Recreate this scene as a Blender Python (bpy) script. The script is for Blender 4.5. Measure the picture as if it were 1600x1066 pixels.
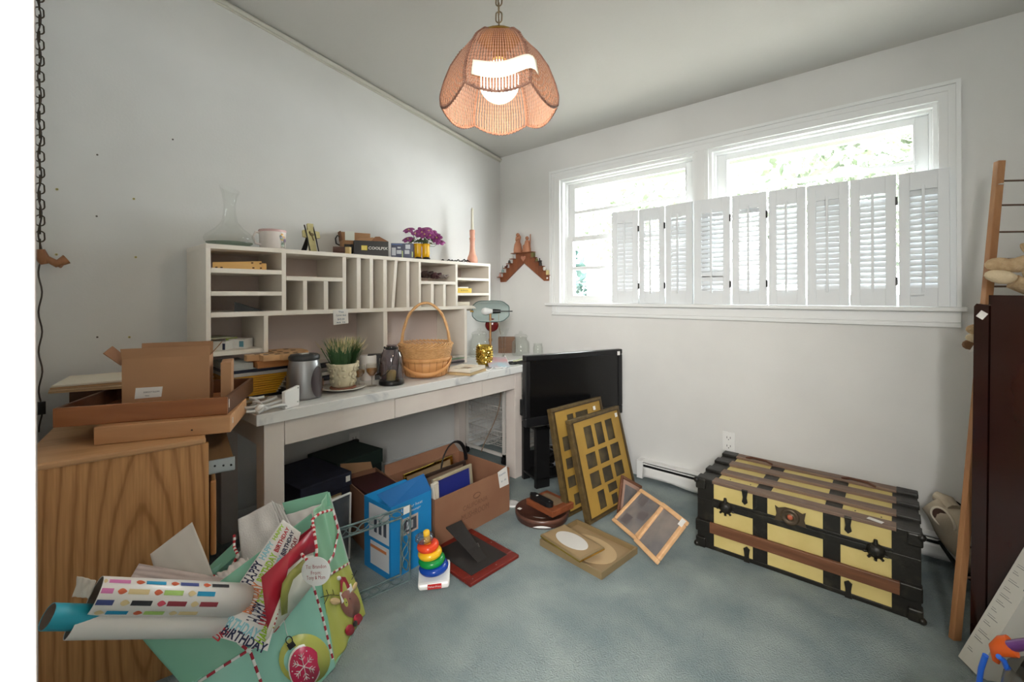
import bpy, math, random
from mathutils import Vector, Matrix, Euler
sc = bpy.context.scene
for o in list(bpy.data.objects):
    bpy.data.objects.remove(o)
# ------------------------------------------------------------ camera
FP = 697.0                                   # focal length in pixels of the 1600x1066 frame
CAM = Vector((2.655, -2.88, 1.24))
YAW = math.radians(41.19); ROLL = 0.0036; HOR = 461.5
FW = Vector((-math.sin(YAW), math.cos(YAW), 0)); RT0 = Vector((math.cos(YAW), math.sin(YAW), 0)); UP0 = Vector((0, 0, 1))
RT = RT0 * math.cos(ROLL) - UP0 * math.sin(ROLL); UP = UP0 * math.cos(ROLL) + RT0 * math.sin(ROLL)
cd = bpy.data.cameras.new('camera'); cam = bpy.data.objects.new('camera', cd); sc.collection.objects.link(cam)
cd.sensor_width = 36.0; cd.lens = 36.0 * FP / 1600.0; cd.shift_y = -(533 - HOR) / 1600.0
cd.clip_start = 0.02; cd.clip_end = 100
cd.dof.use_dof = True; cd.dof.focus_distance = 2.2; cd.dof.aperture_fstop = 9.0
cam.matrix_world = Matrix(((RT.x, UP.x, -FW.x, CAM.x), (RT.y, UP.y, -FW.y, CAM.y), (RT.z, UP.z, -FW.z, CAM.z), (0, 0, 0, 1)))
sc.camera = cam
# ------------------------------------------------------------ light
sc.view_settings.view_transform = 'Standard'; sc.view_settings.look = 'None'
sc.view_settings.gamma = 1; sc.view_settings.use_curve_mapping = False
sc.view_settings.exposure = 1.17
w = bpy.data.worlds.new('sky'); sc.world = w; w.use_nodes = True
bg = w.node_tree.nodes['Background']; bg.inputs[0].default_value = (0.93, 0.965, 1.0, 1); bg.inputs[1].default_value = 19
def area(name, loc, rot, sx, sy, power, col):
    l = bpy.data.lights.new(name, 'AREA'); l.shape = 'RECTANGLE'; l.size = sx; l.size_y = sy; l.energy = power; l.color = col
    o = bpy.data.objects.new(name, l); sc.collection.objects.link(o); o.location = loc; o.rotation_euler = rot; return o
# the sky comes in through the windows (portals only guide the sampling); an added area light in the unseen hall fills the room
for n_, l_, r_, a_, b_ in (('window_portal', (1.16, .14, 1.65), (math.radians(-90), 0, 0), 1.0, .95), ('window_portal', (2.27, .14, 1.65), (math.radians(-90), 0, 0), 1.0, .95)):
    area(n_, l_, r_, a_, b_, 1, (1, 1, 1)).data.cycles.is_portal = True
area('hall_fill_light', (3.5, -4.2, 1.95), (math.radians(80), 0, math.radians(36)), 1.0, .9, 78, (1.0, 0.97, 0.93))
try:
    sc.cycles.max_bounces = 8; sc.cycles.diffuse_bounces = 5; sc.cycles.transparent_max_bounces = 16
    sc.cycles.sample_clamp_indirect = 4.0; sc.cycles.caustics_reflective = False; sc.cycles.caustics_refractive = False
except Exception: pass
# ------------------------------------------------------------ photograph pixel -> point in the room
def ray(px, py): return FW + RT * ((px - 800) / FP) + UP * ((HOR - py) / FP)
def D(px, py, d): return CAM + ray(px, py) * d
def _pl(px, py, ax, v):
    r = ray(px, py); return CAM + r * ((v - CAM[ax]) / r[ax])
def PX(px, py, x=0.0): return _pl(px, py, 0, x)
def PY(px, py, y=0.0): return _pl(px, py, 1, y)
def PZ(px, py, z=0.0): return _pl(px, py, 2, z)
# ------------------------------------------------------------ mesh helpers
PI = math.pi
class MB:
    def __init__(s): s.v = []; s.f = []; s.m = []; s.s = []; s.M = Matrix.Identity(4)
    def add(s, vs, fs, m=0, smooth=False, M=None):
        T = s.M @ M if M is not None else s.M
        b = len(s.v); s.v += [T @ Vector(p) for p in vs]
        for f in fs: s.f.append([i + b for i in f]); s.m.append(m); s.s.append(smooth)
        return s
    def box(s, x0, x1, y0, y1, z0, z1, m=0, M=None):
        vs = [(x, y, z) for z in (z0, z1) for y in (y0, y1) for x in (x0, x1)]
        return s.add(vs, [(0, 2, 3, 1), (4, 5, 7, 6), (0, 1, 5, 4), (2, 6, 7, 3), (0, 4, 6, 2), (1, 3, 7, 5)], m, False, M)
    def hexa(s, q, m=0):            # 8 points: bottom ring of four, then top ring
        return s.add(q, [(3, 2, 1, 0), (4, 5, 6, 7), (0, 1, 5, 4), (1, 2, 6, 5), (2, 3, 7, 6), (3, 0, 4, 7)], m)
    def prism(s, poly, z0, z1, m=0, M=None, smooth=False):   # polygon in xy
        n = len(poly); vs = [(p[0], p[1], z0) for p in poly] + [(p[0], p[1], z1) for p in poly]
        fs = [list(range(n))[::-1], [n + i for i in range(n)]]
        s.add(vs, fs, m, False, M)
        return s.add(vs, [(i, (i + 1) % n, n + (i + 1) % n, n + i) for i in range(n)], m, smooth, M)
    def lathe(s, prof, n=24, m=0, M=None, smooth=True, cap=True, sq=None):
        vs = []; fs = []
        for r, z in prof:
            for k in range(n):
                a = 2 * PI * k / n; q = sq(a) if sq else 1.0
                vs.append((r * q * math.cos(a), r * q * math.sin(a), z))
        for i in range(len(prof) - 1):
            for k in range(n):
                k2 = (k + 1) % n; fs.append((i * n + k, i * n + k2, (i + 1) * n + k2, (i + 1) * n + k))
        s.add(vs, fs, m, smooth, M)
        if cap:
            s.add(vs[:n], [list(range(n))[::-1]], m, False, M); s.add(vs[-n:], [list(range(n))], m, False, M)
        return s
    def tube(s, pts, r, n=8, m=0, closed=False, M=None, flat=1.0, smooth=True, up=None):
        pts = [Vector(p) for p in pts]; N = len(pts); vs = []; fs = []
        rr = r if isinstance(r, (list, tuple)) else [r] * N
        prev = None
        for i, p in enumerate(pts):
            a = pts[(i - 1) % N] if (closed or i > 0) else p; b = pts[(i + 1) % N] if (closed or i < N - 1) else p
            t = (b - a).normalized() if (b - a).length > 1e-9 else Vector((0, 0, 1))
            if up is not None: u = Vector(up) - t * t.dot(Vector(up))
            elif prev is None: u = t.orthogonal()
            else: u = prev - t * t.dot(prev)
            if u.length < 1e-6: u = t.orthogonal()
            u.normalize(); prev = u; v = t.cross(u)
            for k in range(n):
                an = 2 * PI * k / n; vs.append(p + u * (math.cos(an) * rr[i] * flat) + v * (math.sin(an) * rr[i]))
        for i in range(N if closed else N - 1):
            j = (i + 1) % N
            for k in range(n):
                k2 = (k + 1) % n; fs.append((i * n + k, i * n + k2, j * n + k2, j * n + k))
        s.add(vs, fs, m, smooth, M)
        if not closed:
            s.add(vs[:n], [list(range(n))[::-1]], m, False, M); s.add(vs[-n:], [list(range(n))], m, False, M)
        return s
    def cyl(s, p0, p1, r, n=12, m=0, r1=None, M=None): return s.tube([p0, p1], [r, r if r1 is None else r1], n, m, False, M)
    def grid(s, fn, nu, nv, m=0, smooth=True, M=None, closeu=False):
        vs = [fn(i / nu, j / nv) for j in range(nv + 1) for i in range(nu + 1)]
        return s.add(vs, [(j * (nu + 1) + i, j * (nu + 1) + i + 1, (j + 1) * (nu + 1) + i + 1, (j + 1) * (nu + 1) + i) for j in range(nv) for i in range(nu)], m, smooth, M)
    def ball(s, c, rx, ry=None, rz=None, n=14, m=0, R=None):
        ry = rx if ry is None else ry; rz = rx if rz is None else rz
        T = Matrix.Translation(Vector(c)) @ (R.to_4x4() if R is not None else Matrix.Identity(4)) @ Matrix.Diagonal((rx, ry, rz, 1))
        k = max(4, n // 2)
        return s.lathe([(max(1e-4, math.sin(PI * i / k)), -math.cos(PI * i / k)) for i in range(k + 1)], n, m, T, True, False)
    def build(s, name, mats, parent=None, bev=0.0, solid=0.0, sub=0, weld=False):
        me = bpy.data.meshes.new(name); me.from_pydata([tuple(v) for v in s.v], [], s.f)
        mats = mats if isinstance(mats, (list, tuple)) else [mats]
        for m in mats: me.materials.append(m)
        for p, mi, sm in zip(me.polygons, s.m, s.s): p.material_index = mi; p.use_smooth = sm
        me.validate(); me.update()
        o = bpy.data.objects.new(name, me); sc.collection.objects.link(o)
        if parent is not None: o.parent = parent
        if weld: o.modifiers.new('weld', 'WELD').merge_threshold = 0.0002
        if sub:
            md = o.modifiers.new('sub', 'SUBSURF'); md.levels = md.render_levels = sub
        if solid:
            md = o.modifiers.new('solid', 'SOLIDIFY'); md.thickness = solid; md.offset = 0
        if bev:
            md = o.modifiers.new('bev', 'BEVEL'); md.width = bev; md.segments = 2; md.limit_method = 'ANGLE'; md.angle_limit = 0.7
        return o
def tag(o, label=None, cat=None, group=None, kind=None):
    if label: o['label'] = label
    if cat: o['category'] = cat
    if group: o['group'] = group
    if kind: o['kind'] = kind
    return o
def thing(name, label, cat, loc=(0, 0, 0), rz=0.0, group=None, M=None):
    o = bpy.data.objects.new(name, None); sc.collection.objects.link(o); o.empty_display_size = 0.05
    if M is not None: o.matrix_world = M
    else: o.location = loc; o.rotation_euler = (0, 0, rz)
    return tag(o, label, cat, group)
def frame(P, Q, z=None):            # local x from P towards Q (level), z up
    P = Vector(P); Q = Vector(Q); x = (Q - P); x.z = 0; x.normalize(); u = Vector((0, 0, 1)); y = u.cross(x)
    if z is not None: P = Vector((P.x, P.y, z))
    return Matrix(((x.x, y.x, 0, P.x), (x.y, y.y, 0, P.y), (0, 0, 1, P.z), (0, 0, 0, 1)))
def basis(P, x, y):                 # free frame: x, y axes, z = x cross y
    x = Vector(x).normalized(); y = Vector(y); y = (y - x * x.dot(y)).normalized(); z = x.cross(y)
    return Matrix(((x.x, y.x, z.x, P[0]), (x.y, y.y, z.y, P[1]), (x.z, y.z, z.z, P[2]), (0, 0, 0, 1)))
def T(x, y, z): return Matrix.Translation((x, y, z))
def RZ(a): return Matrix.Rotation(a, 4, 'Z')
def RX(a): return Matrix.Rotation(a, 4, 'X')
def RY(a): return Matrix.Rotation(a, 4, 'Y')
_tc = {}
def textgeo(body, size=1.0, bold=0.0, align='CENTER'):
    k = (body, bold, align)
    if k not in _tc:
        cu = bpy.data.curves.new('t', 'FONT'); cu.body = body; cu.size = 1.0; cu.align_x = align; cu.align_y = 'CENTER'; cu.offset = bold; cu.resolution_u = 2
        to = bpy.data.objects.new('t', cu); sc.collection.objects.link(to); bpy.context.view_layer.update()
        me = bpy.data.meshes.new_from_object(to.evaluated_get(bpy.context.evaluated_depsgraph_get()))
        _tc[k] = ([tuple(v.co) for v in me.vertices], [tuple(p.vertices) for p in me.polygons])
        bpy.data.objects.remove(to); bpy.data.meshes.remove(me); bpy.data.curves.remove(cu)
    v, f = _tc[k]; return [(p[0] * size, p[1] * size, 0) for p in v], f
def puttext(mb, body, size, m, M, bold=0.0, wx=None, align='CENTER'):
    v, f = textgeo(body, size, bold, align)
    if wx: 
        ww = max(p[0] for p in v) - min(p[0] for p in v); v = [(p[0] * wx / ww, p[1], 0) for p in v]
    mb.add(v, f, m, False, M)
# ------------------------------------------------------------ materials
def lin(c):
    if isinstance(c, str): c = [int(c[i:i + 2], 16) for i in (0, 2, 4)]
    return tuple((v / 255 / 12.92 if v / 255 <= 0.04045 else ((v / 255 + 0.055) / 1.055) ** 2.4) for v in c[:3]) + (1,)
def mat(name, col, rough=0.6, metal=0.0, col2=None, scale=8.0, stretch=(1, 1, 1), bump=0.0, bscale=60.0, detail=4, trans=0.0, ior=1.45, emit=None, estr=0.0, kind='noise', ramp=(0.35, 0.65), spec=0.5, dist=0.0):
    m = bpy.data.materials.new(name); m.use_nodes = True; nt = m.node_tree; N = nt.nodes; L = nt.links
    b = N['Principled BSDF']; b.inputs['Base Color'].default_value = lin(col); b.inputs['Roughness'].default_value = rough
    b.inputs['Metallic'].default_value = metal; b.inputs['Specular IOR Level'].default_value = spec
    if trans: b.inputs['Transmission Weight'].default_value = trans; b.inputs['IOR'].default_value = ior
    if emit: b.inputs['Emission Color'].default_value = lin(emit); b.inputs['Emission Strength'].default_value = estr
    if col2 or bump:
        tc = N.new('ShaderNodeTexCoord'); mp = N.new('ShaderNodeMapping'); mp.inputs['Scale'].default_value = stretch
        L.new(tc.outputs['Object'], mp.inputs['Vector'])
    if col2:
        if kind == 'noise':
            t = N.new('ShaderNodeTexNoise'); t.inputs['Scale'].default_value = scale; t.inputs['Detail'].default_value = detail; t.inputs['Distortion'].default_value = dist; out = t.outputs[0]
        else:
            t = N.new('ShaderNodeTexWave'); t.wave_type = 'RINGS' if kind == 'rings' else 'BANDS'
            if kind == 'rings': t.rings_direction = 'SPHERICAL'
            elif kind in ('x', 'y', 'z'): t.bands_direction = kind.upper()
            t.inputs['Scale'].default_value = scale; t.inputs['Distortion'].default_value = dist; t.inputs['Detail'].default_value = detail; t.inputs['Detail Scale'].default_value = 1.2; out = t.outputs[0]
        L.new(mp.outputs[0], t.inputs['Vector'])
        r = N.new('ShaderNodeValToRGB'); r.color_ramp.elements[0].position = ramp[0]; r.color_ramp.elements[1].position = ramp[1]
        r.color_ramp.elements[0].color = lin(col); r.color_ramp.elements[1].color = lin(col2)
        L.new(out, r.inputs[0]); L.new(r.outputs[0], b.inputs['Base Color'])
    if bump:
        t2 = N.new('ShaderNodeTexNoise'); t2.inputs['Scale'].default_value = bscale; t2.inputs['Detail'].default_value = 3
        L.new(mp.outputs[0], t2.inputs['Vector'])
        bp = N.new('ShaderNodeBump'); bp.inputs['Strength'].default_value = bump; bp.inputs['Distance'].default_value = 0.01
        L.new(t2.outputs[0], bp.inputs['Height']); L.new(bp.outputs[0], b.inputs['Normal'])
    return m
def wood(name, c1, c2, axis='x', scale=30.0, rough=0.45, k=0.08, dist=1.0, spec=0.4):
    st = {'x': (k, 1, 1), 'y': (1, k, 1), 'z': (1, 1, k)}[axis]
    return mat(name, c1, rough, col2=c2, scale=scale, stretch=st, detail=6, dist=dist, ramp=(0.3, 0.7), spec=spec)
def glass(name, col, alpha=0.12, rough=0.02):      # thin clear glass: mostly see-through with a glossy skin
    m = bpy.data.materials.new(name); m.use_nodes = True; nt = m.node_tree; N = nt.nodes; L = nt.links
    N.remove(N['Principled BSDF']); o = N['Material Output']
    tr = N.new('ShaderNodeBsdfTransparent'); tr.inputs[0].default_value = lin(col)
    gl = N.new('ShaderNodeBsdfGlossy'); gl.inputs['Roughness'].default_value = rough
    fr = N.new('ShaderNodeLayerWeight'); fr.inputs['Blend'].default_value = 0.35
    mt = N.new('ShaderNodeMath'); mt.operation = 'MULTIPLY_ADD'; mt.inputs[1].default_value = 0.28; mt.inputs[2].default_value = alpha
    mx = N.new('ShaderNodeMixShader'); L.new(fr.outputs['Facing'], mt.inputs[0]); L.new(mt.outputs[0], mx.inputs[0])
    L.new(tr.outputs[0], mx.inputs[1]); L.new(gl.outputs[0], mx.inputs[2]); L.new(mx.outputs[0], o.inputs[0]); return m
M_ = {}
M_['wall'] = mat('wall_paint', (225, 225, 223), 0.85, col2=(214, 214, 212), scale=1.3, bump=0.05, bscale=90)
M_['ceil'] = mat('ceiling_paint', (208, 207, 203), 0.9, col2=(202, 201, 197), scale=0.9, bump=0.05, bscale=50)
M_['trim'] = mat('white_trim_paint', (231, 233, 233), 0.45, bump=0.03, bscale=40)
M_['sash'] = mat('sash_paint', (205, 213, 208), 0.5)
M_['shutter'] = mat('shutter_paint', (226, 230, 233), 0.5, bump=0.03, bscale=40)
M_['desk'] = mat('cream_paint', (222, 214, 207), 0.5, col2=(214, 203, 196), scale=3, bump=0.04, bscale=30)
M_['hutch'] = mat('hutch_paint', (236, 230, 220), 0.5, col2=(228, 220, 208), scale=4, bump=0.04, bscale=30)
M_['black'] = mat('black_plastic', (22, 22, 24), 0.4)
M_['blackmetal'] = mat('black_metal', (26, 26, 27), 0.35, 0.3)
M_['steel'] = mat('zinc_steel', (170, 172, 172), 0.35, 0.9)
M_['glass'] = glass('clear_glass', (253, 254, 253), 0.015)
M_['pane'] = glass('window_pane_glass', (252, 253, 252), 0.02)
M_['white'] = mat('white_plastic', (232, 232, 230), 0.35)
M_['paper'] = mat('white_paper', (232, 230, 226), 0.7)
M_['ink'] = mat('dark_ink', (40, 42, 60), 0.7)
M_['gold'] = mat('brass', (190, 150, 70), 0.25, 1.0)
# ============================================================ the room
def struct(mb, name, m, label=None, parent=None, **k):
    o = mb.build(name, m, parent, **k)
    if parent is None: tag(o, kind='structure')
    return o
CS = 0.160                                             # slope of the vaulted ceiling
def cz(y): return 2.447 - CS * y
XR = 3.36; YF = -2.885
carpet = mat('carpet', (128, 142, 145), 0.95, col2=(156, 167, 165), scale=4.2, detail=10, dist=0.3, bump=0.9, bscale=170, ramp=(0.32, 0.7), spec=0.1)
struct(MB().box(-0.1, 4.2, -4.6, 0.1, -0.06, 0), 'floor', carpet)
mb = MB()                                              # left wall, sloping top
mb.add([(-0.1, 0.1, 0), (0, 0.1, 0), (0, YF - .1, 0), (-0.1, YF - .1, 0), (-0.1, 0.1, cz(.1)), (0, 0.1, cz(.1)), (0, YF - .1, cz(YF - .1)), (-0.1, YF - .1, cz(YF - .1))],
       [(0, 1, 2, 3), (7, 6, 5, 4), (0, 4, 5, 1), (1, 5, 6, 2), (2, 6, 7, 3), (3, 7, 4, 0)])
wl = struct(mb, 'wall_left', M_['wall'])
mb = MB()
mb.add([(XR, 0.1, 0), (XR + .1, 0.1, 0), (XR + .1, YF - .1, 0), (XR, YF - .1, 0), (XR, 0.1, cz(.1)), (XR + .1, 0.1, cz(.1)), (XR + .1, YF - .1, cz(YF - .1)), (XR, YF - .1, cz(YF - .1))],
       [(0, 1, 2, 3), (7, 6, 5, 4), (0, 4, 5, 1), (1, 5, 6, 2), (2, 6, 7, 3), (3, 7, 4, 0)])
struct(mb, 'wall_right', M_['wall'])
# back wall with the two window openings
X0, X1, X2, X3, ZB, ZT = 0.647, 1.674, 1.757, 2.783, 1.17, 2.136
mb = MB(); WT = 0.16
for a in [(0, X0, 0, 2.447), (X3, XR, 0, 2.447), (X0, X3, 0, ZB), (X0, X3, ZT, 2.447), (X1, X2, ZB, ZT)]:
    mb.box(a[0], a[1], 0, WT, a[2], a[3])
struct(mb, 'wall_back', M_['wall'])
mb = MB()                                              # front wall round the open doorway
JX = 2.25; JR = 3.15
mb.box(0, JX, YF - .12, YF, 0, 2.9); mb.box(JR, XR, YF - .12, YF, 0, 2.9); mb.box(JX, JR, YF - .12, YF, 2.06, 2.9)
struct(mb, 'wall_front', M_['wall'])
mb = MB()
for x0, x1 in ((JX - .085, JX), (JR, JR + .085)):
    mb.box(x0, x1, YF, -2.8665, 0, 2.13); mb.box(x0 + .012, x1 - .012, -2.8665, -2.8655, 0, 2.12)
mb.box(JX - .085, JR + .085, YF, -2.8665, 2.06, 2.14)
mb.box(JX - .005, JX, YF - .12, YF, 0, 2.06); mb.box(JR, JR + .005, YF - .12, YF, 0, 2.06)
struct(mb, 'door_1', mat('door_casing_paint', (196, 188, 184), .6), bev=0.003)
mb = MB()
mb.add([(-0.1, 0.2, cz(.2)), (XR + .1, 0.2, cz(.2)), (XR + .1, YF - .12, cz(YF - .12)), (-.1, YF - .12, cz(YF - .12))] + [(-0.1, 0.2, cz(.2) + .1), (XR + .1, 0.2, cz(.2) + .1), (XR + .1, YF - .12, cz(YF - .12) + .1), (-.1, YF - .12, cz(YF - .12) + .1)],
       [(3, 2, 1, 0), (4, 5, 6, 7), (0, 1, 5, 4), (1, 2, 6, 5), (2, 3, 7, 6), (3, 0, 4, 7)])
struct(mb, 'ceiling', M_['ceil'])
mb = MB(); mb.box(1.2, 4.2, -4.6, -4.5, 0, 2.9); mb.box(1.1, 1.2, -4.6, YF - .12, 0, 2.9); mb.box(4.1, 4.2, -4.6, YF - .12, 0, 2.9); mb.box(XR, 4.2, YF - .12, YF - .02, 0, 2.9)  # unseen hall walls, added to block sky light from the doorway
struct(mb, 'wall_hall_block', M_['wall'])
struct(MB().box(1.1, 4.2, -4.6, YF - .12, 2.9, 3.0), 'ceiling_hall_block', M_['ceil'])  # unseen lid over the hall, added to keep the sky out
mb = MB()                                              # painted bead along the sloping joint on the left wall
mb.tube([(0.012, 0.0, cz(0) - .022), (0.012, YF, cz(YF) - .022)], 0.012, 8); mb.box(0, .006, YF, 0, -.02, .02, M=Matrix(((1, 0, 0, 0), (0, 1, 0, 0), (0, -CS, 1, cz(0) - .022), (0, 0, 0, 1))))
struct(mb, 'trim_1', mat('ceiling_bead', (206, 204, 194), 0.5))
struct(MB().box(0, .014, YF, 0, 0, .105).box(0, .02, YF, 0, .0, .02), 'baseboard_left', M_['trim'], bev=.003)
struct(MB().box(2.9, XR, -.014, 0, 0, .09), 'baseboard_back', M_['trim'], bev=.003)
struct(MB().box(XR - .014, XR, YF, -.014, 0, .09), 'baseboard_right', M_['trim'], bev=.003)
# screw plugs and nail holes left in the wall
mb = MB(); mk = MB()
for p in [(89, 296), (209, 311), (88, 398), (212, 402), (202, 527)]:
    q = PX(*p, 0.0); mb.cyl((0, q.y, q.z), (.004, q.y, q.z), .005, 8); mb.cyl((.004, q.y, q.z), (.0045, q.y, q.z), .002, 8, m=1)
for p in [(152, 242), (151, 338), (152, 527), (270, 218)]:
    q = PX(*p, 0.0); mk.cyl((0, q.y, q.z), (.001, q.y, q.z), .004, 8)
mb.build('wall_plug', [mat('plug_ochre', (190, 178, 110), .6), M_['black']], wl)
mk.build('nail_hole', mat('hole_dark', (90, 85, 78), .9), wl)
# --- casing, stool and apron
mb = MB(); c = M_['trim']
OL, OR, OT = 0.552, 2.857, 2.215
def casing(mb, x0, x1, z0, z1, vert, inner):
    mb.box(x0, x1, -.018, 0, z0, z1)
def strip(mb, a, b, d, t):       # stepped moulding
    mb.box(a[0], b[0], -d - t, -d, a[1], b[1])
mb.box(OL, X0, -.016, 0, ZB, OT); mb.box(X3, OR, -.016, 0, ZB, OT); mb.box(X0, X3, -.016, 0, ZT, OT); mb.box(X1, X2, -.016, 0, ZB, ZT)
mb.box(OL, OL + .016, -.027, -.016, ZB, OT); mb.box(OR - .016, OR, -.027, -.016, ZB, OT); mb.box(OL + .016, OR - .016, -.027, -.016, OT - .016, OT)
mb.box(OL + .03, OL + .042, -.021, -.016, ZB, OT - .03); mb.box(OR - .042, OR - .03, -.021, -.016, ZB, OT - .03); mb.box(OL + .042, OR - .042, -.021, -.016, OT - .042, OT - .03)
mb.box(X0 - .012, X0, -.022, -.016, ZB, ZT + .012); mb.box(X3, X3 + .012, -.022, -.016, ZB, ZT + .012); mb.box(X0, X3, -.022, -.016, ZT, ZT + .012)
mb.box(X1 + .02, X2 - .02, -.021, -.016, ZB, ZT)
struct(mb, 'trim_2', c)
mb = MB(); mb.box(.516, 2.874, -.045, .0, 1.158, 1.179); mb.box(X0, X3, 0, .1, 1.158, 1.179)
struct(mb, 'trim_3', c, bev=.004)
mb = MB(); mb.box(.566, 2.857, -.014, 0, 1.085, 1.158); mb.box(.566, 2.857, -.02, -.014, 1.085, 1.1); mb.box(.566, 2.857, -.019, -.014, 1.106, 1.112)
mb.box(.60, .625, -.034, -.014, 1.098, 1.15)
struct(mb, 'trim_4', c, bev=.003)
# --- windows
def window(n, xa, xb):
    w = MB()
    for y0, y1, i in ((0.0, .035, .018), (.035, .1, .03)):           # stepped jamb liner
        w.box(xa, xa + i, y0, y1, ZB, ZT); w.box(xb - i, xb, y0, y1, ZB, ZT); w.box(xa + i, xb - i, y0, y1, ZT - i, ZT)
    w.box(xa + .03, xb - .03, .035, .1, ZB, ZB + .03)
    root = struct(w, 'window_%d' % n, c)
    a, b = xa + .03, xb - .03
    def sash(z0, z1, y, t, name):
        s = MB(); st = .05; rt = .036
        s.box(a, a + st, y, y + t, z0, z1); s.box(b - st, b, y, y + t, z0, z1)
        s.box(a + st, b - st, y, y + t, z1 - rt, z1); s.box(a + st, b - st, y, y + t, z0, z0 + rt)
        zm = (z0 + z1) / 2; s.box(a + st - .012, b - st + .012, y - .004, y + t, zm - .012, zm + .012)
        for q0, q1 in ((a + st, a + st + .008), (b - st - .008, b - st)): s.box(q0, q1, y - .006, y + t, z0 + rt, z1 - rt)
        o = s.build(name, M_['trim'], root, bev=.002)
        p = MB(); p.box(a + st, b - st, y + t * .45, y + t * .6, z0 + rt, z1 - rt)
        p.build('window_pane', M_['pane'], o)
    sash(1.66, 2.106, .07, .03, 'upper_sash'); sash(1.20, 1.69, .038, .03, 'lower_sash')
window(1, X0, X1); window(2, X2, X3)
# --- outside: eave and trees
soff = mat('eave_paint', (112, 118, 104), .8)
tag(MB().box(-.4, 3.8, .17, .75, 2.26, 2.34).box(-.4, 3.8, .73, .77, 2.22, 2.4).build('roof_eave', soff), 'pale painted roof eave seen through the top of both windows', 'eave', kind='structure')
tag(MB().box(-8, 10, .2, 14, -.9, -.8).build('bounce_ground', mat('bounce_ground_pale', (205, 200, 190), .9, col2=(190, 186, 176), scale=3)), kind='structure')  # unseen ground, made pale and neutral to bounce light onto the ceiling
leafm = mat('leaf_green', (44, 54, 38), .6, col2=(72, 84, 58), scale=3); leafb = mat('leaf_blue_green', (36, 58, 54), .6, col2=(60, 86, 80), scale=3)
bark = mat('bark', (120, 105, 90), .9)
def tree(x, y, zc, rx, rz, n, m, label, seed, lf=.07):
    random.seed(seed); root = thing('garden_tree', label, 'tree', (x, y, -.8), group='trees outside the windows')
    t = MB(); t.tube([(0, 0, 0), (.05, .03, zc * .5), (0, 0, zc + .8 + rz * .4)], [.1, .08, .03], 8)
    for k in range(9):
        a = random.random() * 6.28; h = zc + .8 - rz * .6 + random.random() * rz
        t.tube([(0, 0, h - .3), (math.cos(a) * rx * .7, math.sin(a) * rx * .7, h + .2)], [.03, .008], 6)
    t.build('trunk', bark, root)
    l = MB()
    for k in range(n):
        a = random.random() * 6.28; u = random.random() ** .4; ph = math.acos(2 * random.random() - 1)
        p = Vector((math.cos(a) * math.sin(ph) * rx * u, math.sin(a) * math.sin(ph) * rx * u, zc + .8 + math.cos(ph) * rz * u))
        s = lf * (.6 + .8 * random.random()); R = Euler((random.random() * 6, random.random() * 6, random.random() * 6)).to_matrix().to_4x4()
        l.add([(0, -s, 0), (s * .45, 0, s * .12), (0, s, 0), (-s * .45, 0, s * .12)], [(0, 1, 2), (0, 2, 3)], 0, True, Matrix.Translation(p) @ R)
    tag(l.build('foliage', m, root), kind='stuff')
tree(3.0, 3.6, 2.6, 2.0, 1.2, 5200, leafm, 'pale leafy tree filling the view through the right window', 1)
tree(-.6, 4.4, 2.5, 1.5, .8, 1500, leafm, 'thin sunlit tree behind the right half of the left window', 3)
tree(-.9, 1.9, 1.3, .55, .75, 900, leafb, 'blue-green shrub low behind the left sash of the left window', 4, .09)
# ============================================================ shutters
LV = .0305
def shutter(i, pa, ya, pb, yb, label, open_, gap=None, tilt=None, zt=1.828):
    A = PY(pa, 400, ya); B = PY(pb, 400, yb); W = (Vector((B.x, B.y)) - Vector((A.x, A.y))).length - .003
    H = zt - 1.182; root = thing('shutter_panel', label, 'shutter', group='plantation shutter panels standing across the windows', M=frame(A, B, 1.1805))
    st = .04 if W > .13 else .032; f = MB(); t = .018
    f.box(0, st, -t, 0, 0, H); f.box(W - st, W, -t, 0, 0, H); f.box(st, W - st, -t, 0, 0, .085); f.box(st, W - st, -t, 0, H - .085, H)
    f.build('shutter_frame', M_['shutter'], root, bev=.0015)
    n = 17; l = MB(); z0 = .085; dz = (H - .17) / n
    for k in range(n):
        a = open_; 
        if gap and k in gap: a = gap[k]
        l.box(st - .002, W - st + .002, -.0165, .0165, -.0022, .0022, M=T(0, -t / 2, z0 + dz * (k + .5)) @ RX(math.radians(a)))
    l.build('louvers', M_['shutter'], root)
    r = MB(); cx = W / 2 if tilt is None else tilt * W; r.box(cx - .0055, cx + .0055, -t - .02, -t - .011, .07, H - .07)
    if i >= 8: r.box(cx - .045, cx + .004, -t - .024, -t - .014, .052, .06)
    r.build('tilt_rod', M_['shutter'], root, bev=.001)
    if i in (0, 1, 3, 4, 7):
        for z in (.12, H - .13): MB().box(W - .004, W + .006, -t - .003, -t + .001, z - .02, z + .02).build('hinge', M_['black'], root)
G1 = {1: 20, 2: 15, 4: 12, 5: 30, 8: 18, 9: 25, 11: 40, 14: 20, 15: 10, 16: 10, 0: 15}
shutter(0, 957, -.012, 999, .028, 'closed white louvered shutter panel, narrow, leftmost of the row beside bare glass', 74)
shutter(1, 1000.5, .028, 1041, .012, 'narrow white shutter panel with half open slats, second from the left', 48, G1)
shutter(2, 1042, .012, 1084, -.008, 'white shutter panel just left of the post between the windows', 68, {11: 35, 16: 40})
shutter(3, 1087, -.02, 1143, -.02, 'white shutter panel with open lower slats just right of the window post', 42, {2: 90, 3: 90}, zt=1.826)
shutter(4, 1145, -.02, 1200, -.02, 'white shutter panel with sunlit gaps low down, fifth from the left', 50, {4: 20, 9: 20}, zt=1.824)
shutter(5, 1202, -.02, 1260.5, -.02, 'white shutter panel with dark gap above its bottom rail, fourth from the right', 60, {0: 20, 16: 35}, zt=1.822)
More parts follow.
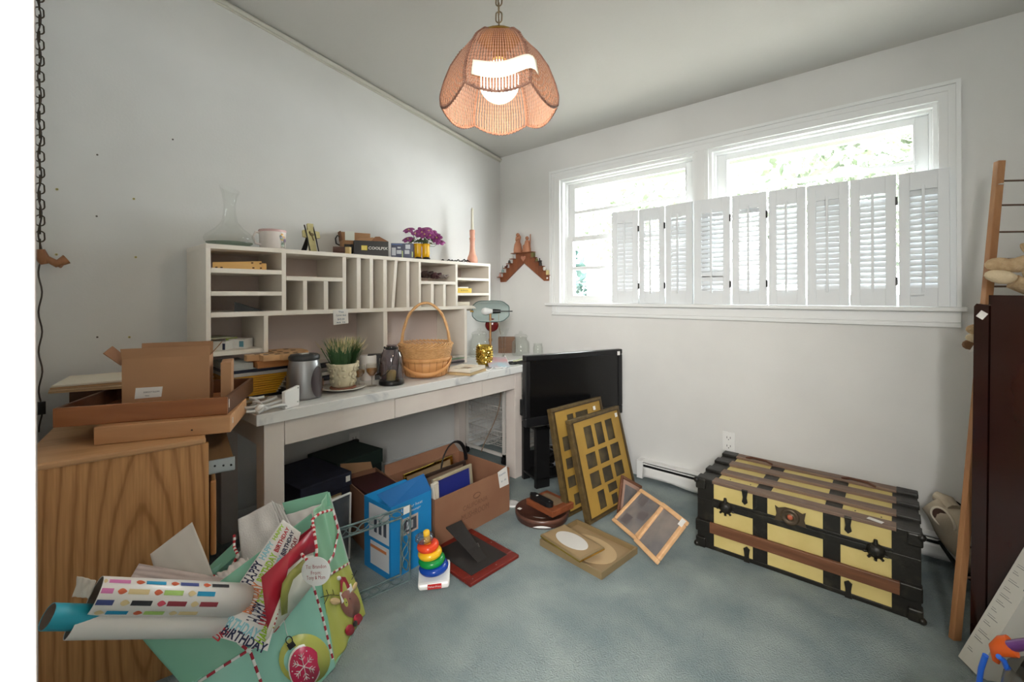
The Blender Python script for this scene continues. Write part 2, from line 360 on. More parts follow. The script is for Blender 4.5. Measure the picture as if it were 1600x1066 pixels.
shutter(6, 1262, -.02, 1328, -.02, 'white shutter panel with tightly shut slats and centred rod, third from the right', 72, zt=1.82)
shutter(7, 1329, -.02, 1402, -.02, 'white shutter panel second from the right, hinged to the last one', 66, {16: 30}, zt=1.82)
shutter(8, 1405, -.022, 1486, -.034, 'widest white shutter panel at the right end, lapping over the casing with a rod hook', 62, zt=1.816)
# ============================================================ heater, outlets
root = thing('baseboard_heater', 'white metal baseboard heater with dented front running along the back wall', 'heater', (1.31, 0, 0))
Lh = 2.2
h = MB(); h.box(0.03, Lh, -.012, -.001, .01, .125); h.box(.03, Lh, -.052, -.012, .118, .125); h.box(.03, Lh, -.056, -.05, .104, .111); h.build('back_plate', M_['white'], root, bev=.001)
def hf(u, v):
    z = .022 + v * .068; x = .03 + u * (Lh - .03)
    return (x, -.058 - .004 * math.sin(u * 40) * (1 - v) - .003 * math.sin(u * 17 + 1) * (1 - v), z + (.010 * math.sin(u * 31) * (1 - v)))
h = MB().grid(hf, 60, 4); h.build('front_cover', M_['white'], root, solid=.002)
h = MB().box(.03, Lh, -.048, -.014, .03, .1); h.build('fins', M_['black'], root)
h = MB().box(-.01, .032, -.062, -.001, .008, .127); h.build('end_cap', M_['white'], root, bev=.003)
def outlet(root, w=.07, hh=.115):
    o = MB().box(-w / 2, w / 2, -.006, 0, -hh / 2, hh / 2); o.build('cover_plate', M_['white'], root, bev=.002)
    for z in (-.025, .025):
        s = MB(); s.box(-.011, -.008, -.0075, -.006, z - .006, z + .006); s.box(.008, .011, -.0075, -.006, z - .006, z + .006); s.cyl((0, -.0075, z - .012), (0, -.006, z - .012), .003, 8)
        s.box(-.016, .016, -.0068, -.0055, z - .016, z + .014, 1); s.build('socket', [M_['black'], M_['white']], root)
p = PY(1139, 690, 0); outlet(thing('wall_outlet', 'white electrical outlet on the back wall just behind the trunk', 'outlet', (p.x, 0, p.z)))
p = PX(553, 690, 0); outlet(thing('wall_outlet', 'outlet with a dark plug on the left wall under the desk', 'outlet', (0, p.y, p.z), PI / 2))
# ============================================================ desk
marble = mat('marble_laminate', (226, 226, 224), .25, col2=(176, 180, 186), scale=5, detail=8, dist=2.2, ramp=(.55, .78))
dsk = thing('desk', 'long cream painted desk with marble laminate top along the left wall', 'desk', (0, 0, 0))
mb = MB(); mb.box(.012, .697, -2.207, -.515, .713, .76); mb.build('desk_top', marble, dsk, bev=.003)
mb = MB(); mb.box(.06, .668, -2.165, -2.14, .605, .713); mb.box(.04, .06, -2.15, -.56, .605, .713); mb.box(.06, .668, -.56, -.535, .605, .713)
mb.box(.655, .675, -2.095, -.60, .605, .713)
mb.build('apron', M_['desk'], dsk, bev=.002)
for y0, y1 in ((-1.545, -.915), (-.912, -.60)):
    MB().box(.675, .683, y0, y1, .608, .706).build('drawer_front', M_['desk'], dsk, bev=.0015)
MB().box(.675, .683, -2.092, -1.549, .608, .71).build('drawer_front', M_['desk'], dsk, bev=.0015)
for x0, x1, y0, y1 in ((.60, .684, -2.175, -2.095), (.60, .684, -.60, -.53), (.022, .075, -.56, -.49 + .0), (.022, .1, -2.165, -2.09)):
    MB().box(x0, x1, y0, y1, 0, .713).build('leg', M_['desk'], dsk, bev=.002)
# ============================================================ pigeonhole hutch
H0 = .318
def hy(px, py=430): return PX(px, py, H0).y
def hz(px, py): return PX(px, py, H0).z
hu = thing('desk_hutch', 'white painted pigeonhole hutch with shelves and slots standing on the desk', 'hutch', (0, 0, .76))
mb = MB(); mb.M = T(0, 0, -.76)
YL, YR = -2.282, -.456
mb.box(.008, H0, YL, YL + .019, .762, 1.456); mb.box(.006, H0 + .002, YL, YR, 1.456, 1.477)
mb.box(.008, H0, YR - .019, YR, 1.12, 1.456)
mid = (1.144, 1.167)
mb.box(.008, H0, YL + .019, YR - .019, *mid)
def vd(pa, pb, z0, z1, d=H0): mb.box(.012, d, hy(pa), hy(pb), z0, z1)
vd(440.2, 447.2, mid[1], 1.456); vd(535.2, 541, mid[1], 1.456)
vd(557.5, 563.8, mid[1], 1.456); vd(577.7, 583.2, mid[1], 1.456); vd(598.8, 604.6, mid[1], 1.456)
ya, yb, yc, yd = hy(611.5), hy(616), hy(617), hy(621.6)       # the slanting divider
mb.hexa([(.012, ya, mid[1]), (H0, ya, mid[1]), (H0, yb, mid[1]), (.012, yb, mid[1]), (.012, yc, 1.456), (H0, yc, 1.456), (H0, yd, 1.456), (.012, yd, 1.456)])
vd(635.2, 639.8, mid[1], 1.456); vd(654.4, 657.8, mid[1], 1.456); vd(711.8, 715.2, mid[1], 1.456)
mb.box(.012, H0, YL + .019, hy(440.2), 1.347, 1.369); mb.box(.012, H0, YL + .019, hy(440.2), 1.242, 1.263)
mb.box(.012, H0, hy(447.2), hy(535.2), 1.319, 1.341); vd(473.5, 480, mid[1], 1.319); vd(505.8, 512.8, mid[1], 1.319)
zs = hz(690, 444.5); mb.box(.012, H0, hy(657.8), hy(711.8), zs, zs + .02); vd(673.4, 678, mid[1], zs); vd(692.6, 696.6, mid[1], zs)
for a in (438.6, 462): z = hz(735, a); mb.box(.012, H0, hy(715.2), YR - .019, z, z + .019)
vd(412, 419, .965, mid[0]); vd(598.8, 605, .762, mid[0]); vd(725.5, 729.4, .762, mid[0])
mb.box(.012, H0 - .02, YL + .019, hy(412), .965, .986)
mb.build('carcass', M_['hutch'], hu, bev=.0015)
mb = MB(); mb.M = T(0, 0, -.76); mb.box(.002, .008, YL + .004, YR - .004, 1.13, 1.456); mb.box(.002, .008, YL + .004, hy(729), .762, 1.13)
mb.build('back_panel', mat('hutch_back', (214, 198, 191), .6), hu)
# ============================================================ oak cabinet
CZ = .76
CM = frame(PZ(52, 727, CZ), PZ(325, 684, CZ), 0); cb = thing('oak_cabinet', 'oak veneer cabinet with cathedral grain side turned to the doorway, trays piled on top', 'cabinet', M=CM)
CL = (PZ(325, 684, CZ) - PZ(52, 727, CZ)).length; CDp = .62
def oakmat():
    m = bpy.data.materials.new('oak_veneer'); m.use_nodes = True; nt = m.node_tree; N = nt.nodes; L = nt.links; b = N['Principled BSDF']
    b.inputs['Roughness'].default_value = .42; b.inputs['Specular IOR Level'].default_value = .35
    tc = N.new('ShaderNodeTexCoord'); mp = N.new('ShaderNodeMapping'); mp.inputs['Location'].default_value = (-CL * .58 * 1.0, 0, -.11 * .3); mp.inputs['Scale'].default_value = (1.0, .3, .16)
    L.new(tc.outputs['Object'], mp.inputs['Vector'])
    wv = N.new('ShaderNodeTexWave'); wv.wave_type = 'RINGS'; wv.rings_direction = 'Y'; wv.inputs['Scale'].default_value = 11; wv.inputs['Distortion'].default_value = 3.2; wv.inputs['Detail'].default_value = 3; wv.inputs['Detail Scale'].default_value = 1.6
    L.new(mp.outputs[0], wv.inputs['Vector'])
    mp2 = N.new('ShaderNodeMapping'); mp2.inputs['Scale'].default_value = (1, 1, .03); L.new(tc.outputs['Object'], mp2.inputs['Vector'])
    no = N.new('ShaderNodeTexNoise'); no.inputs['Scale'].default_value = 160; no.inputs['Detail'].default_value = 4; L.new(mp2.outputs[0], no.inputs['Vector'])
    r = N.new('ShaderNodeValToRGB'); e = r.color_ramp.elements; e[0].position = .0; e[0].color = lin((168, 118, 72)); e[1].position = .16; e[1].color = lin((192, 140, 90)); x = e.new(.8); x.color = lin((204, 152, 100))
    L.new(wv.outputs[0], r.inputs[0])
    mx = N.new('ShaderNodeMix'); mx.data_type = 'RGBA'; mx.blend_type = 'MULTIPLY'; mx.inputs[0].default_value = .55
    r2 = N.new('ShaderNodeValToRGB'); r2.color_ramp.elements[0].position = .35; r2.color_ramp.elements[0].color = (.68, .62, .56, 1); r2.color_ramp.elements[1].position = .6; L.new(no.outputs[0], r2.inputs[0])
    L.new(r.outputs[0], mx.inputs[6]); L.new(r2.outputs[0], mx.inputs[7]); L.new(mx.outputs[2], b.inputs['Base Color']); return m
oak = oakmat(); oakt = wood('oak_top', (186, 140, 96), (206, 162, 118), 'x', 26, .4); oakd = wood('oak_edge', (172, 120, 72), (196, 146, 96), 'z', 40)
x0 = -.045
MB().box(x0, CL + .002, 0.006, .024, 0, CZ - .02).build('side_panel', oak, cb)
mb = MB(); mb.box(x0, CL - .006, 0, CDp, CZ - .02, CZ); mb.build('cabinet_top', oakt, cb, bev=.006)
mb = MB(); mb.box(x0, CL, CDp - .02, CDp, 0, CZ - .02); mb.box(x0, x0 + .02, .024, CDp - .02, 0, CZ - .02); mb.box(x0, CL - .02, .024, CDp - .02, .05, .07)
mb.box(CL - .02, CL - .005, .024, CDp - .02, 0, .06); mb.build('carcass', oakd, cb)
# pull-out shelf on its steel slide, towards the desk
mb = MB(); mb.box(CL - .25, CL + .075, .03, .52, .655, .668); mb.build('pull_out_shelf', wood('walnut_shelf', (112, 84, 56), (140, 106, 72), 'y', 24, .4), cb)
mb = MB(); mb.box(CL - .25, CL + .08, .024, .03, .625, .672); mb.box(CL - .25, CL + .08, .024, .045, .625, .628)
for q in (.02, .045, .068): mb.cyl((CL + q, .021, .655 - q * .15), (CL + q, .0245, .655 - q * .15), .0035, 8, m=1)
mb.build('drawer_slide', [M_['steel'], M_['black']], cb)
mb = MB(); mb.box(CL + .006, CL + .024, .03, CDp - .03, .34, .60); mb.build('drawer_front', oakd, cb, bev=.006)
mb = MB(); mb.box(CL - .01, CL + .004, .035, CDp - .04, .07, .6); mb.build('drawer_box', M_['black'], cb)
# ============================================================ pendant lamp
LP = Vector((1.671, -1.815, 0)); RS = .192
lamp = thing('pendant_lamp', 'scalloped woven cane pendant lamp hanging on a brass chain from the ceiling', 'lamp', (LP.x, LP.y, 1.855), math.atan2(FW.y, FW.x))
def canemat():
    m = bpy.data.materials.new('cane_weave'); m.use_nodes = True; nt = m.node_tree; N = nt.nodes; L = nt.links; b = N['Principled BSDF']
    b.inputs['Roughness'].default_value = .7
    uvm = N.new('ShaderNodeUVMap'); w1 = N.new('ShaderNodeTexWave'); w1.bands_direction = 'X'; w1.inputs['Scale'].default_value = 6.5; w1.inputs['Distortion'].default_value = .6
    w2 = N.new('ShaderNodeTexWave'); w2.bands_direction = 'Y'; w2.inputs['Scale'].default_value = 8; w2.inputs['Distortion'].default_value = .8
    for q in (w1, w2): L.new(uvm.outputs[0], q.inputs['Vector'])
    mu = N.new('ShaderNodeMath'); mu.operation = 'MAXIMUM'; L.new(w1.outputs[0], mu.inputs[0]); L.new(w2.outputs[0], mu.inputs[1])
    r = N.new('ShaderNodeValToRGB'); r.color_ramp.elements[0].color = lin((78, 52, 40)); r.color_ramp.elements[0].position = .2; r.color_ramp.elements[1].color = lin((136, 102, 86)); r.color_ramp.elements[1].position = .7
    mm = N.new('ShaderNodeMath'); mm.operation = 'MULTIPLY_ADD'; mm.inputs[1].default_value = .5; L.new(w1.outputs[0], mm.inputs[0]); m3 = N.new('ShaderNodeMath'); m3.operation = 'MULTIPLY'; m3.inputs[1].default_value = .5; L.new(w2.outputs[0], m3.inputs[0]); L.new(m3.outputs[0], mm.inputs[2]); L.new(mm.outputs[0], r.inputs[0]); L.new(r.outputs[0], b.inputs['Base Color'])
    tl = N.new('ShaderNodeBsdfTranslucent'); tl.inputs[0].default_value = lin((190, 130, 84)); a = N.new('ShaderNodeMixShader'); a.inputs[0].default_value = .07
    L.new(b.outputs[0], a.inputs[1]); L.new(tl.outputs[0], a.inputs[2])
    h = N.new('ShaderNodeMath'); h.operation = 'LESS_THAN'; h.inputs[1].default_value = .2; L.new(w1.outputs[0], h.inputs[0])
    tp = N.new('ShaderNodeBsdfTransparent'); c2 = N.new('ShaderNodeMixShader'); L.new(h.outputs[0], c2.inputs[0]); L.new(a.outputs[0], c2.inputs[1]); L.new(tp.outputs[0], c2.inputs[2])
    L.new(c2.outputs[0], N['Material Output'].inputs[0]); return m
cane = canemat()
prof = [(.355, .215), (.47, .207), (.66, .175), (.82, .13), (.94, .075), (1.0, .03), (.985, 0.0)]     # radius share, height
def shp(a, v):                     # hexagonal shade with soft bulge; scalloped rim
    k = v * (len(prof) - 1); i = min(int(k), len(prof) - 2); t = k - i
    r = prof[i][0] * (1 - t) + prof[i + 1][0] * t; z = prof[i][1] * (1 - t) + prof[i + 1][1] * t
    s = ((a / (PI / 3)) % 1.0) - .5; hexr = math.cos(PI / 6) / math.cos(s * PI / 3); bul = 1 + .05 * (1 - 4 * s * s) * v
    z -= .030 * (1 - 4 * s * s) * max(0, v - .6) / .4
    return Vector((r * RS * hexr * bul * math.cos(a + PI / 6), r * RS * hexr * bul * math.sin(a + PI / 6), z))
for q in range(6):
    mb = MB(); n = 10
    mb.grid(lambda u, v: shp((q + u * .9999) * PI / 3, v), n, 14)
    o = mb.build('shade_panel', cane, lamp)
    uv = o.data.uv_layers.new(name='uv')
    for p in o.data.polygons:
        for li in p.loop_indices:
            vi = o.data.loops[li].vertex_index; uv.data[li].uv = ((vi % (n + 1)) / n, (vi // (n + 1)) / 14 * 1.1)
cord = mat('cane_lacing', (128, 92, 76), .7, col2=(92, 62, 50), scale=90)
mb = MB(); rim = []
for k in range(96): rim.append(shp(k / 96 * 2 * PI, 1.0))
mb.tube(rim, .0035, 6, closed=True)
for k in range(0, 96): p = rim[k]; q = rim[(k + 1) % 96]; mb.tube([p + Vector((0, 0, .008)) * 1, (p + q) / 2 - Vector((0, 0, .005))], .0022, 5)
mb.build('rim_lacing', cord, lamp)
mb = MB()
for q in range(6):
    pts = [shp(q * PI / 3, v / 16) * 1.0 for v in range(17)]; mb.tube([p + Vector((p.x, p.y, 0)).normalized() * .001 for p in pts], .0028, 6)
    for v in range(1, 32):
        p = shp(q * PI / 3, v / 32); t = Vector((-p.y, p.x, 0)).normalized() * .005; mb.tube([p - t, p + t + Vector((0, 0, .003))], .0018, 4)
mb.build('seam_lacing', cord, lamp)
mb = MB(); mb.lathe([(.01, .236), (.05, .232), (.068, .222), (.07, .214)], 24); mb.build('cap', M_['gold'], lamp)
mb = MB(); mb.cyl((0, 0, .15), (0, 0, .235), .022, 16); mb.cyl((0, 0, .232), (0, 0, .25), .006, 8); mb.build('socket', M_['gold'], lamp)
bulbm = mat('lit_bulb_glass', (255, 250, 240), .3, emit=(255, 246, 230), estr=1.6)
mb = MB().ball((0, 0, .078), .066, n=28); mb.build('globe_bulb', bulbm, lamp)
brz = mat('antique_brass', (120, 104, 80), .4, .8)
def chain(mb, zs, ze, pitch, L, W, r, x=0, y=0, m=0):
    k = 0; z = zs
    while z < ze:
        pts = []
        for i in range(14):
            a = 2 * PI * i / 14; u = W / 2 * math.cos(a); v = (L / 2 - W / 2) * (1 if math.sin(a) > 0 else -1) + W / 2 * math.sin(a)
            pts.append((x + u, y, z + v) if k % 2 == 0 else (x + u * .15, y + u, z + v))
        mb.tube(pts, r, 6, m, closed=True); z += pitch; k += 1
zt_ = cz(LP.y) - 1.855
mb = MB(); chain(mb, .262, zt_ - .02, .027, .036, .02, .0024); mb.tube([(.004, 0, .24), (-.004, .003, .4), (.004, 0, zt_)], .0022, 6, m=0); mb.build('chain', brz, lamp)
mb = MB().lathe([(.05, zt_ - .012), (.05, zt_), (.02, zt_ + .01)], 20); mb.M = Matrix.Identity(4); mb.build('canopy', brz, lamp)
# torn paper strip caught round the front of the shade
mb = MB(); A0 = math.radians(180)
def tp(u, v):
    a = A0 - .40 + u * 1.0; p = shp((a - PI / 6) % (2 * PI), .70 + v * .16 + .03 * math.sin(u * 5)); d = Vector((p.x, p.y, 0)).normalized()
    e = max(0, u - .8) * 5
    return p * 1.0 + d * (.008 + .006 * math.sin(u * 7) + .01 * e) + Vector((0, 0, -.02 * e * e + .01 * u))
mb.grid(tp, 18, 4); mb.build('paper_strip', mat('cream_paper', (240, 232, 214), .7), lamp, solid=.0012)
l = bpy.data.lights.new('bulb_light', 'POINT'); l.energy = 4.0; l.color = (1, .80, .58); l.shadow_soft_size = .07
lo = bpy.data.objects.new('bulb_light', l); sc.collection.objects.link(lo); lo.location = (LP.x, LP.y, 1.855 + .078 - .09)
# ============================================================ swag chain by the doorway
sw = thing('hanging_chain', 'dark chain with twisted lamp cord hanging down the left wall beside the doorway', 'chain', (.06, -2.78, 0))
mb = MB(); chain(mb, 1.45, 2.86, .032, .043, .026, .0027); mb.build('chain', mat('dark_bronze', (66, 56, 44), .45, .6), sw)
mb = MB(); mb.tube([(.005 * math.sin(z * 40), .005 * math.cos(z * 40), z) for z in [.70 + i * .02 for i in range(108)]], .0028, 6); mb.build('cord', mat('brown_cord', (60, 50, 42), .5), sw)
mb = MB(); mb.tube([(0, 0, 1.43), (.0, .004, 1.40), (.0, .012, 1.372)], [.014, .022, .012], 10); mb.tube([(0, .01, 1.40), (.01, .045, 1.375), (.01, .075, 1.395)], [.012, .016, .02], 10); mb.tube([(0, .03, 1.385), (.012, .062, 1.37)], [.008, .014], 8)
mb.build('wooden_hook', wood('hook_wood', (140, 92, 58), (166, 116, 78), 'z', 40), sw)
mb = MB().box(-.008, .008, -.012, .014, .77, .82); mb.box(-.0095, -.008, -.004, .006, .785, .805); mb.M = Matrix.Identity(4); mb.build('cord_switch', M_['black'], sw, bev=.003)
# ============================================================ trunk
TM = frame((1.888, -.612, 0), (2.706, -.606, 0)); TLn, TDp, TH = .818, .485, .335
tk = thing('steamer_trunk', 'antique yellow steamer trunk with wooden slats and black metal bands on the carpet', 'trunk', M=TM)
yel = mat('yellow_paint', (200, 180, 112), .5, col2=(212, 192, 126), scale=6, bump=.05, bscale=30)
blk = mat('black_worn_metal', (38, 36, 32), .42, .35, col2=(74, 68, 56), scale=16, ramp=(.55, .85), bump=.15, bscale=60)
slat = wood('trunk_slat', (92, 58, 38), (124, 82, 56), 'x', 40, .45); slat2 = wood('trunk_slat_grey', (104, 84, 70), (130, 106, 90), 'x', 40, .5)
mb = MB().box(.006, TLn - .006, .006, TDp - .006, .006, .232); mb.build('body', yel, tk)
mb = MB().box(.006, TLn - .006, .006, TDp - .006, .235, TH - .012); mb.build('lid', yel, tk)
b1, b2, bw = .245, .512, .06
mb = MB()                                      # bands
mb.box(0, .075, .0, TDp, .0, .236); mb.box(TLn - .085, TLn, .0, TDp, 0, .236)
for b in (b1, b2): mb.box(b, b + bw, .003, TDp - .003, .003, .236)
mb.box(0, TLn, .001, TDp - .001, 0, .018); mb.box(.07, TLn - .08, -.001, .006, .208, .236)
mb.build('body_bands', blk, tk, bev=.002)
mb = MB(); mb.box(0, .075, 0, TDp, .236, TH - .008); mb.box(TLn - .085, TLn, 0, TDp, .236, TH - .008)
for b in (b1, b2): mb.box(b, b + bw, .003, TDp - .003, .237, TH - .009)
mb.box(.07, TLn - .08, -.002, .004, .238, .25); mb.build('lid_bands', blk, tk, bev=.002)
for i, y in enumerate((-.004, .135, .285, .425)):
    w_ = .058; mb = MB(); mb.box(.03, TLn - .03, y, y + w_, TH - .014, TH + .002, 0); mb.build('top_slat', slat2, tk, bev=.003)
    for xx in (-.004, TLn - .072): MB().box(xx, xx + .076, y - .002, y + w_ + .002, TH - .016, TH + .004).build('slat_clamp', blk, tk, bev=.004)
mb = MB().box(.03, TLn - .03, -.016, 0, .085, .135); mb.build('front_slat', slat, tk, bev=.003)
for xx in (-.004, TLn - .062): MB().box(xx, xx + .066, -.019, 0.02, .082, .138).build('slat_clamp', blk, tk, bev=.004)
for xx in (-.006, TLn - .04):
    for z in (0, TH - .05):
        mb = MB(); mb.box(xx, xx + .046, -.012, .035, z, z + .05); mb.ball((xx + (.004 if xx < 0 else .042), -.006, z + (.012 if z == 0 else .04)), .014, n=10); mb.build('corner_cap', blk, tk, bev=.006)
for xx in (.108, TLn - .155):                   # round draw bolts
    mb = MB(); P0 = Matrix.Translation((xx + .022, -.004, .225)) @ RX(PI / 2)
    mb.lathe([(.001, .016), (.012, .015), (.02, .011), (.024, .004), (.03, .0), (.03, -.004)], 20, M=P0)
    for k in range(5): a = PI + PI * (k + .5) / 5; mb.cyl((xx + .022 + .028 * math.cos(a), -.006, .225 + .028 * math.sin(a)), (xx + .022 + .04 * math.cos(a), -.005, .225 + .038 * math.sin(a)), .005, 8)
    mb.cyl((xx + .022, -.006, .25), (xx + .022, -.006, .27), .009, 8, r1=.006); mb.build('draw_bolt', blk, tk)
for xx in (.215, .598):
    mb = MB(); mb.prism([(-.012, 0), (.012, 0), (.008, -.03), (.012, -.05), (0, -.062), (-.012, -.05), (-.008, -.03)], 0, .006, M=Matrix.Translation((xx, -.004, TH - .008)) @ RX(PI / 2)); mb.cyl((xx - .012, -.008, TH - .006), (xx + .012, -.008, TH - .006), .006, 8); mb.build('hasp', blk, tk)
for xx in (.222, .598): MB().prism([(-.012, 0), (.012, 0), (.009, .03), (.013, .06), (0, .07), (-.013, .06), (-.009, .03)], 0, .007, M=Matrix.Translation((xx, -.002, .002)) @ RX(PI / 2)).build('bottom_clasp', blk, tk)
mb = MB(); PL = Matrix.Translation((.395, -.001, .266)) @ RX(PI / 2)
mb.prism([(-.058, .034), (-.045, .026), (-.02, .036), (.02, .036), (.045, .026), (.058, .034), (.052, .0), (.06, -.03), (.03, -.026), (-.03, -.026), (-.06, -.03), (-.052, 0)], 0, .004, M=PL)
mb.lathe([(.036, .003), (.035, .009), (.028, .012), (.022, .008), (.0125, .007), (.0115, .010)], 24, M=PL, cap=False)
lk = mb.build('lock_plate', mat('aged_lock', (92, 78, 62), .4, .6), tk)
MB().ball((0, 0, .007), .011, .013, .003, n=14).add([], []).build('lock_button', mat('copper_red', (176, 92, 62), .5), lk).matrix_local = PL
# worn leather handle ends on the lid, rivets and label
for x in (.12, .545):
    mb = MB(); mb.tube([(x, .435, TH + .002), (x + .03, .43, TH + .012), (x + .1, .42, TH + .012), (x + .13, .415, TH + .002)], .009, 8, flat=.5); mb.build('leather_loop', mat('worn_leather', (88, 52, 38), .6), tk)
for x, y in ((.105, .075), (.125, .1), (.19, .075), (.215, .1), (.59, .075), (.615, .1), (.665, .075), (.70, .1)): MB().cyl((x, y, TH - .013), (x + .001, y, TH - .0105), .0028, 8).build('rivet', blk, tk)
tag(MB().box(0, .05, -.011, .011, 0, .001).build('price_sticker', M_['paper']), 'small white price sticker on the right front top edge of the trunk', 'sticker').matrix_world = TM @ T(.66, .022, TH + .0035) @ RZ(-.35)
# ============================================================ things on the hutch
HT = 1.4772
def VR(px, d=0.0): return YAW - math.atan((px - 800) / FP) + math.radians(d)     # turned to face the doorway
def onh(px, x): p = PX(px, 395, x); return (x, p.y, HT)
def one(mb, name, m, label, cat, loc=None, rz=0, group=None, M=None, **k):      # a thing that is a single mesh
    o = mb.build(name, m, None, **k); tag(o, label, cat, group)
    if M is not None: o.matrix_world = M
    elif loc is not None: o.location = loc; o.rotation_euler = (0, 0, rz)
    return o
G = M_['glass']
root = thing('glass_decanter', 'clear glass wine decanter with slanted lip on the left end of the hutch', 'decanter', onh(359, .19))
pr = [(.02, .004), (.075, .006), (.105, .03), (.108, .045), (.098, .062), (.06, .092), (.034, .125), (.026, .17), (.025, .21), (.032, .255), (.044, .285)]
mb = MB().lathe(pr, 32, cap=False)
mb.v = [Vector((p.x, p.y, p.z - (p.y * .35 if p.z > .2 else 0) * (p.z - .2) * 12)) for p in mb.v]
mb.build('bowl_and_neck', G, root)
MB().lathe([(.0, .003), (.075, .003), (.098, .02), (.098, .024), (.0, .018)], 24, cap=False).build('thick_base', glass('base_glass', (205, 218, 210), .12), root)
porc = mat('pink_white_porcelain', (232, 224, 220), .2)
root = thing('porcelain_pitcher', 'white porcelain pitcher with flower painting beside the decanter', 'pitcher', onh(426, .17), VR(426, -63))
mb = MB().lathe([(.0, 0), (.056, 0), (.06, .006), (.062, .05), (.064, .095), (.061, .108), (.057, .106), (.058, .09), (.056, .01), (0, .008)], 28, cap=False); mb.build('body', porc, root)
mb = MB().lathe([(.0645, .096), (.066, .102), (.064, .108)], 28, cap=False); mb.build('pink_rim', mat('pink_glaze', (214, 178, 176), .25), root)
mb = MB().tube([(0, -.06, .09), (0, -.085, .09), (0, -.098, .06), (0, -.085, .032), (0, -.06, .028)], [.006] * 5, 8); mb.build('handle', porc, root)
mb = MB(); random.seed(3)
for k in range(9):
    a = .15 + .55 * random.random(); z = .03 + .05 * random.random()
    mb.lathe([(.001, .0655), (.007 + .004 * random.random(), .0645)], 8, m=k % 3, M=T(0, 0, z) @ RZ(a) @ RY(PI / 2), cap=False)
for a in (.25, .4, .55): mb.box(.0635, .0648, -.001, .001, .012, .06, 2, M=RZ(a))
mb.build('painted_flowers', [mat('ochre_glaze', (196, 150, 70), .3), mat('violet_glaze', (116, 96, 128), .3), mat('leaf_glaze', (88, 110, 80), .3)], root)
root = thing('cross_figure', 'pale yellow stone cross leaning on a small black easel on the hutch', 'cross', onh(489, .17), VR(489, 28))
cm = mat('pale_yellow_stone', (208, 198, 146), .6, col2=(186, 174, 120), scale=20)
mb = MB(); mb.prism([(-.02, 0), (.02, 0), (.019, .085), (.05, .09), (.048, .125), (.018, .13), (.017, .17), (-.016, .17), (-.018, .13), (-.046, .128), (-.048, .09), (-.02, .085)], -.007, .007)
mb.build('cross', cm, root, bev=.003).matrix_local = T(0, 0, .004) @ RX(math.radians(78))
mb = MB(); mb.ball((0, .105, .01), .013, .01, .006, n=8); mb.tube([(0, .1, .01), (.008, .07, .009)], .003, 5); mb.ball((-.01, .115, .01), .006, .01, .005, n=6)
mb.build('relief_rose', mat('relief_dark', (112, 96, 60), .6), root).matrix_local = T(0, 0, .004) @ RX(math.radians(78))
mb = MB(); bl = [(-.03, .0), (-.02, .0)]
for x in (-.03, .02): mb.tube([(x, -.03, .0), (x, .012, .11), (x - .004, .03, .16)], .0035, 6)
mb.hexa([(-.045, .06, 0), (-.015, .06, 0), (-.01, .064, 0), (-.04, .064, 0), (-.03, .015, .09), (-.006, .015, .09), (-.006, .02, .09), (-.03, .02, .09)])
mb.tube([(-.03, -.03, .004), (.02, -.03, .004)], .003, 6); mb.tube([(-.03, -.028, .004), (-.03, .06, .004)], .003, 6); mb.build('easel', M_['black'], root)
brl = mat('brown_leather', (84, 54, 44), .55)
one(MB().tube([(-.03, 0, .022), (.032, 0, .022)], .022, 14), 'leather_pouch', brl, 'small round brown leather pouch on the hutch right of the cross', 'pouch', onh(529, .24), VR(529))
one(MB().box(-.014, .014, -.012, .012, 0, .042), 'wooden_block', wood('tan_block', (196, 168, 112), (210, 184, 130), 'z'), 'small tan wooden block between the leather pouch and the black camera box', 'block', onh(544, .27), .6, bev=.002)
kraft = mat('kraft_board', (178, 136, 98), .8, col2=(168, 126, 90), scale=5); kraftd = mat('kraft_dark', (140, 98, 68), .8)
def carton(root, w, d, h, m, t=.004, name='box_body'):
    mb = MB(); mb.box(0, w, 0, t, 0, h); mb.box(0, w, d - t, d, 0, h); mb.box(0, t, t, d - t, 0, h); mb.box(w - t, w, t, d - t, 0, h); mb.box(t, w - t, t, d - t, 0, t); return mb.build(name, m, root)
M = frame(PX(553, 397, .205), PX(607, 398, .295), HT); wB = (PX(607, 398, .295) - PX(553, 397, .205)).length
root = thing('camera_box', 'black camera carton with small yellow logo and white lettering, flaps open, on the hutch', 'box', M=M)
bcard = mat('black_card', (24, 26, 30), .45)
carton(root, wB, .07, .093, bcard)
mb = MB().hexa([(.005, .0, .093), (wB - .002, 0, .093), (wB - .002, .003, .093), (.005, .003, .093), (.03, .03, .108), (wB * .55, .03, .118), (wB * .55, .033, .118), (.03, .033, .108)]); mb.build('flap', kraft, root)
mb = MB().hexa([(wB * .5, .0, .093), (wB, 0, .093), (wB, .004, .093), (wB * .5, .004, .093), (wB * .62, .02, .122), (wB * .75, .03, .125), (wB * .75, .033, .125), (wB * .62, .023, .122)]); mb.build('flap', kraftd, root)
L1 = MB(); L1.box(wB * .21, wB * .38, -.0012, .0, .036, .064)
L1.build('yellow_logo', mat('logo_yellow', (228, 206, 70), .5), root)
L1 = MB(); puttext(L1, 'COOLPIX', .024, 0, T(wB * .69, -.0012, .049) @ RX(PI / 2), .012, wx=wB * .56); 
for k in range(3): L1.box(wB * (.23 + .05 * k), wB * (.235 + .05 * k), -.0016, -.001, .038, .062)
L1.build('lettering', M_['white'], root)
root = thing('kraft_box', 'open brown kraft box with white label behind the black camera carton', 'box', M=frame(PX(535, 396, .115), PX(584, 396, .17), HT))
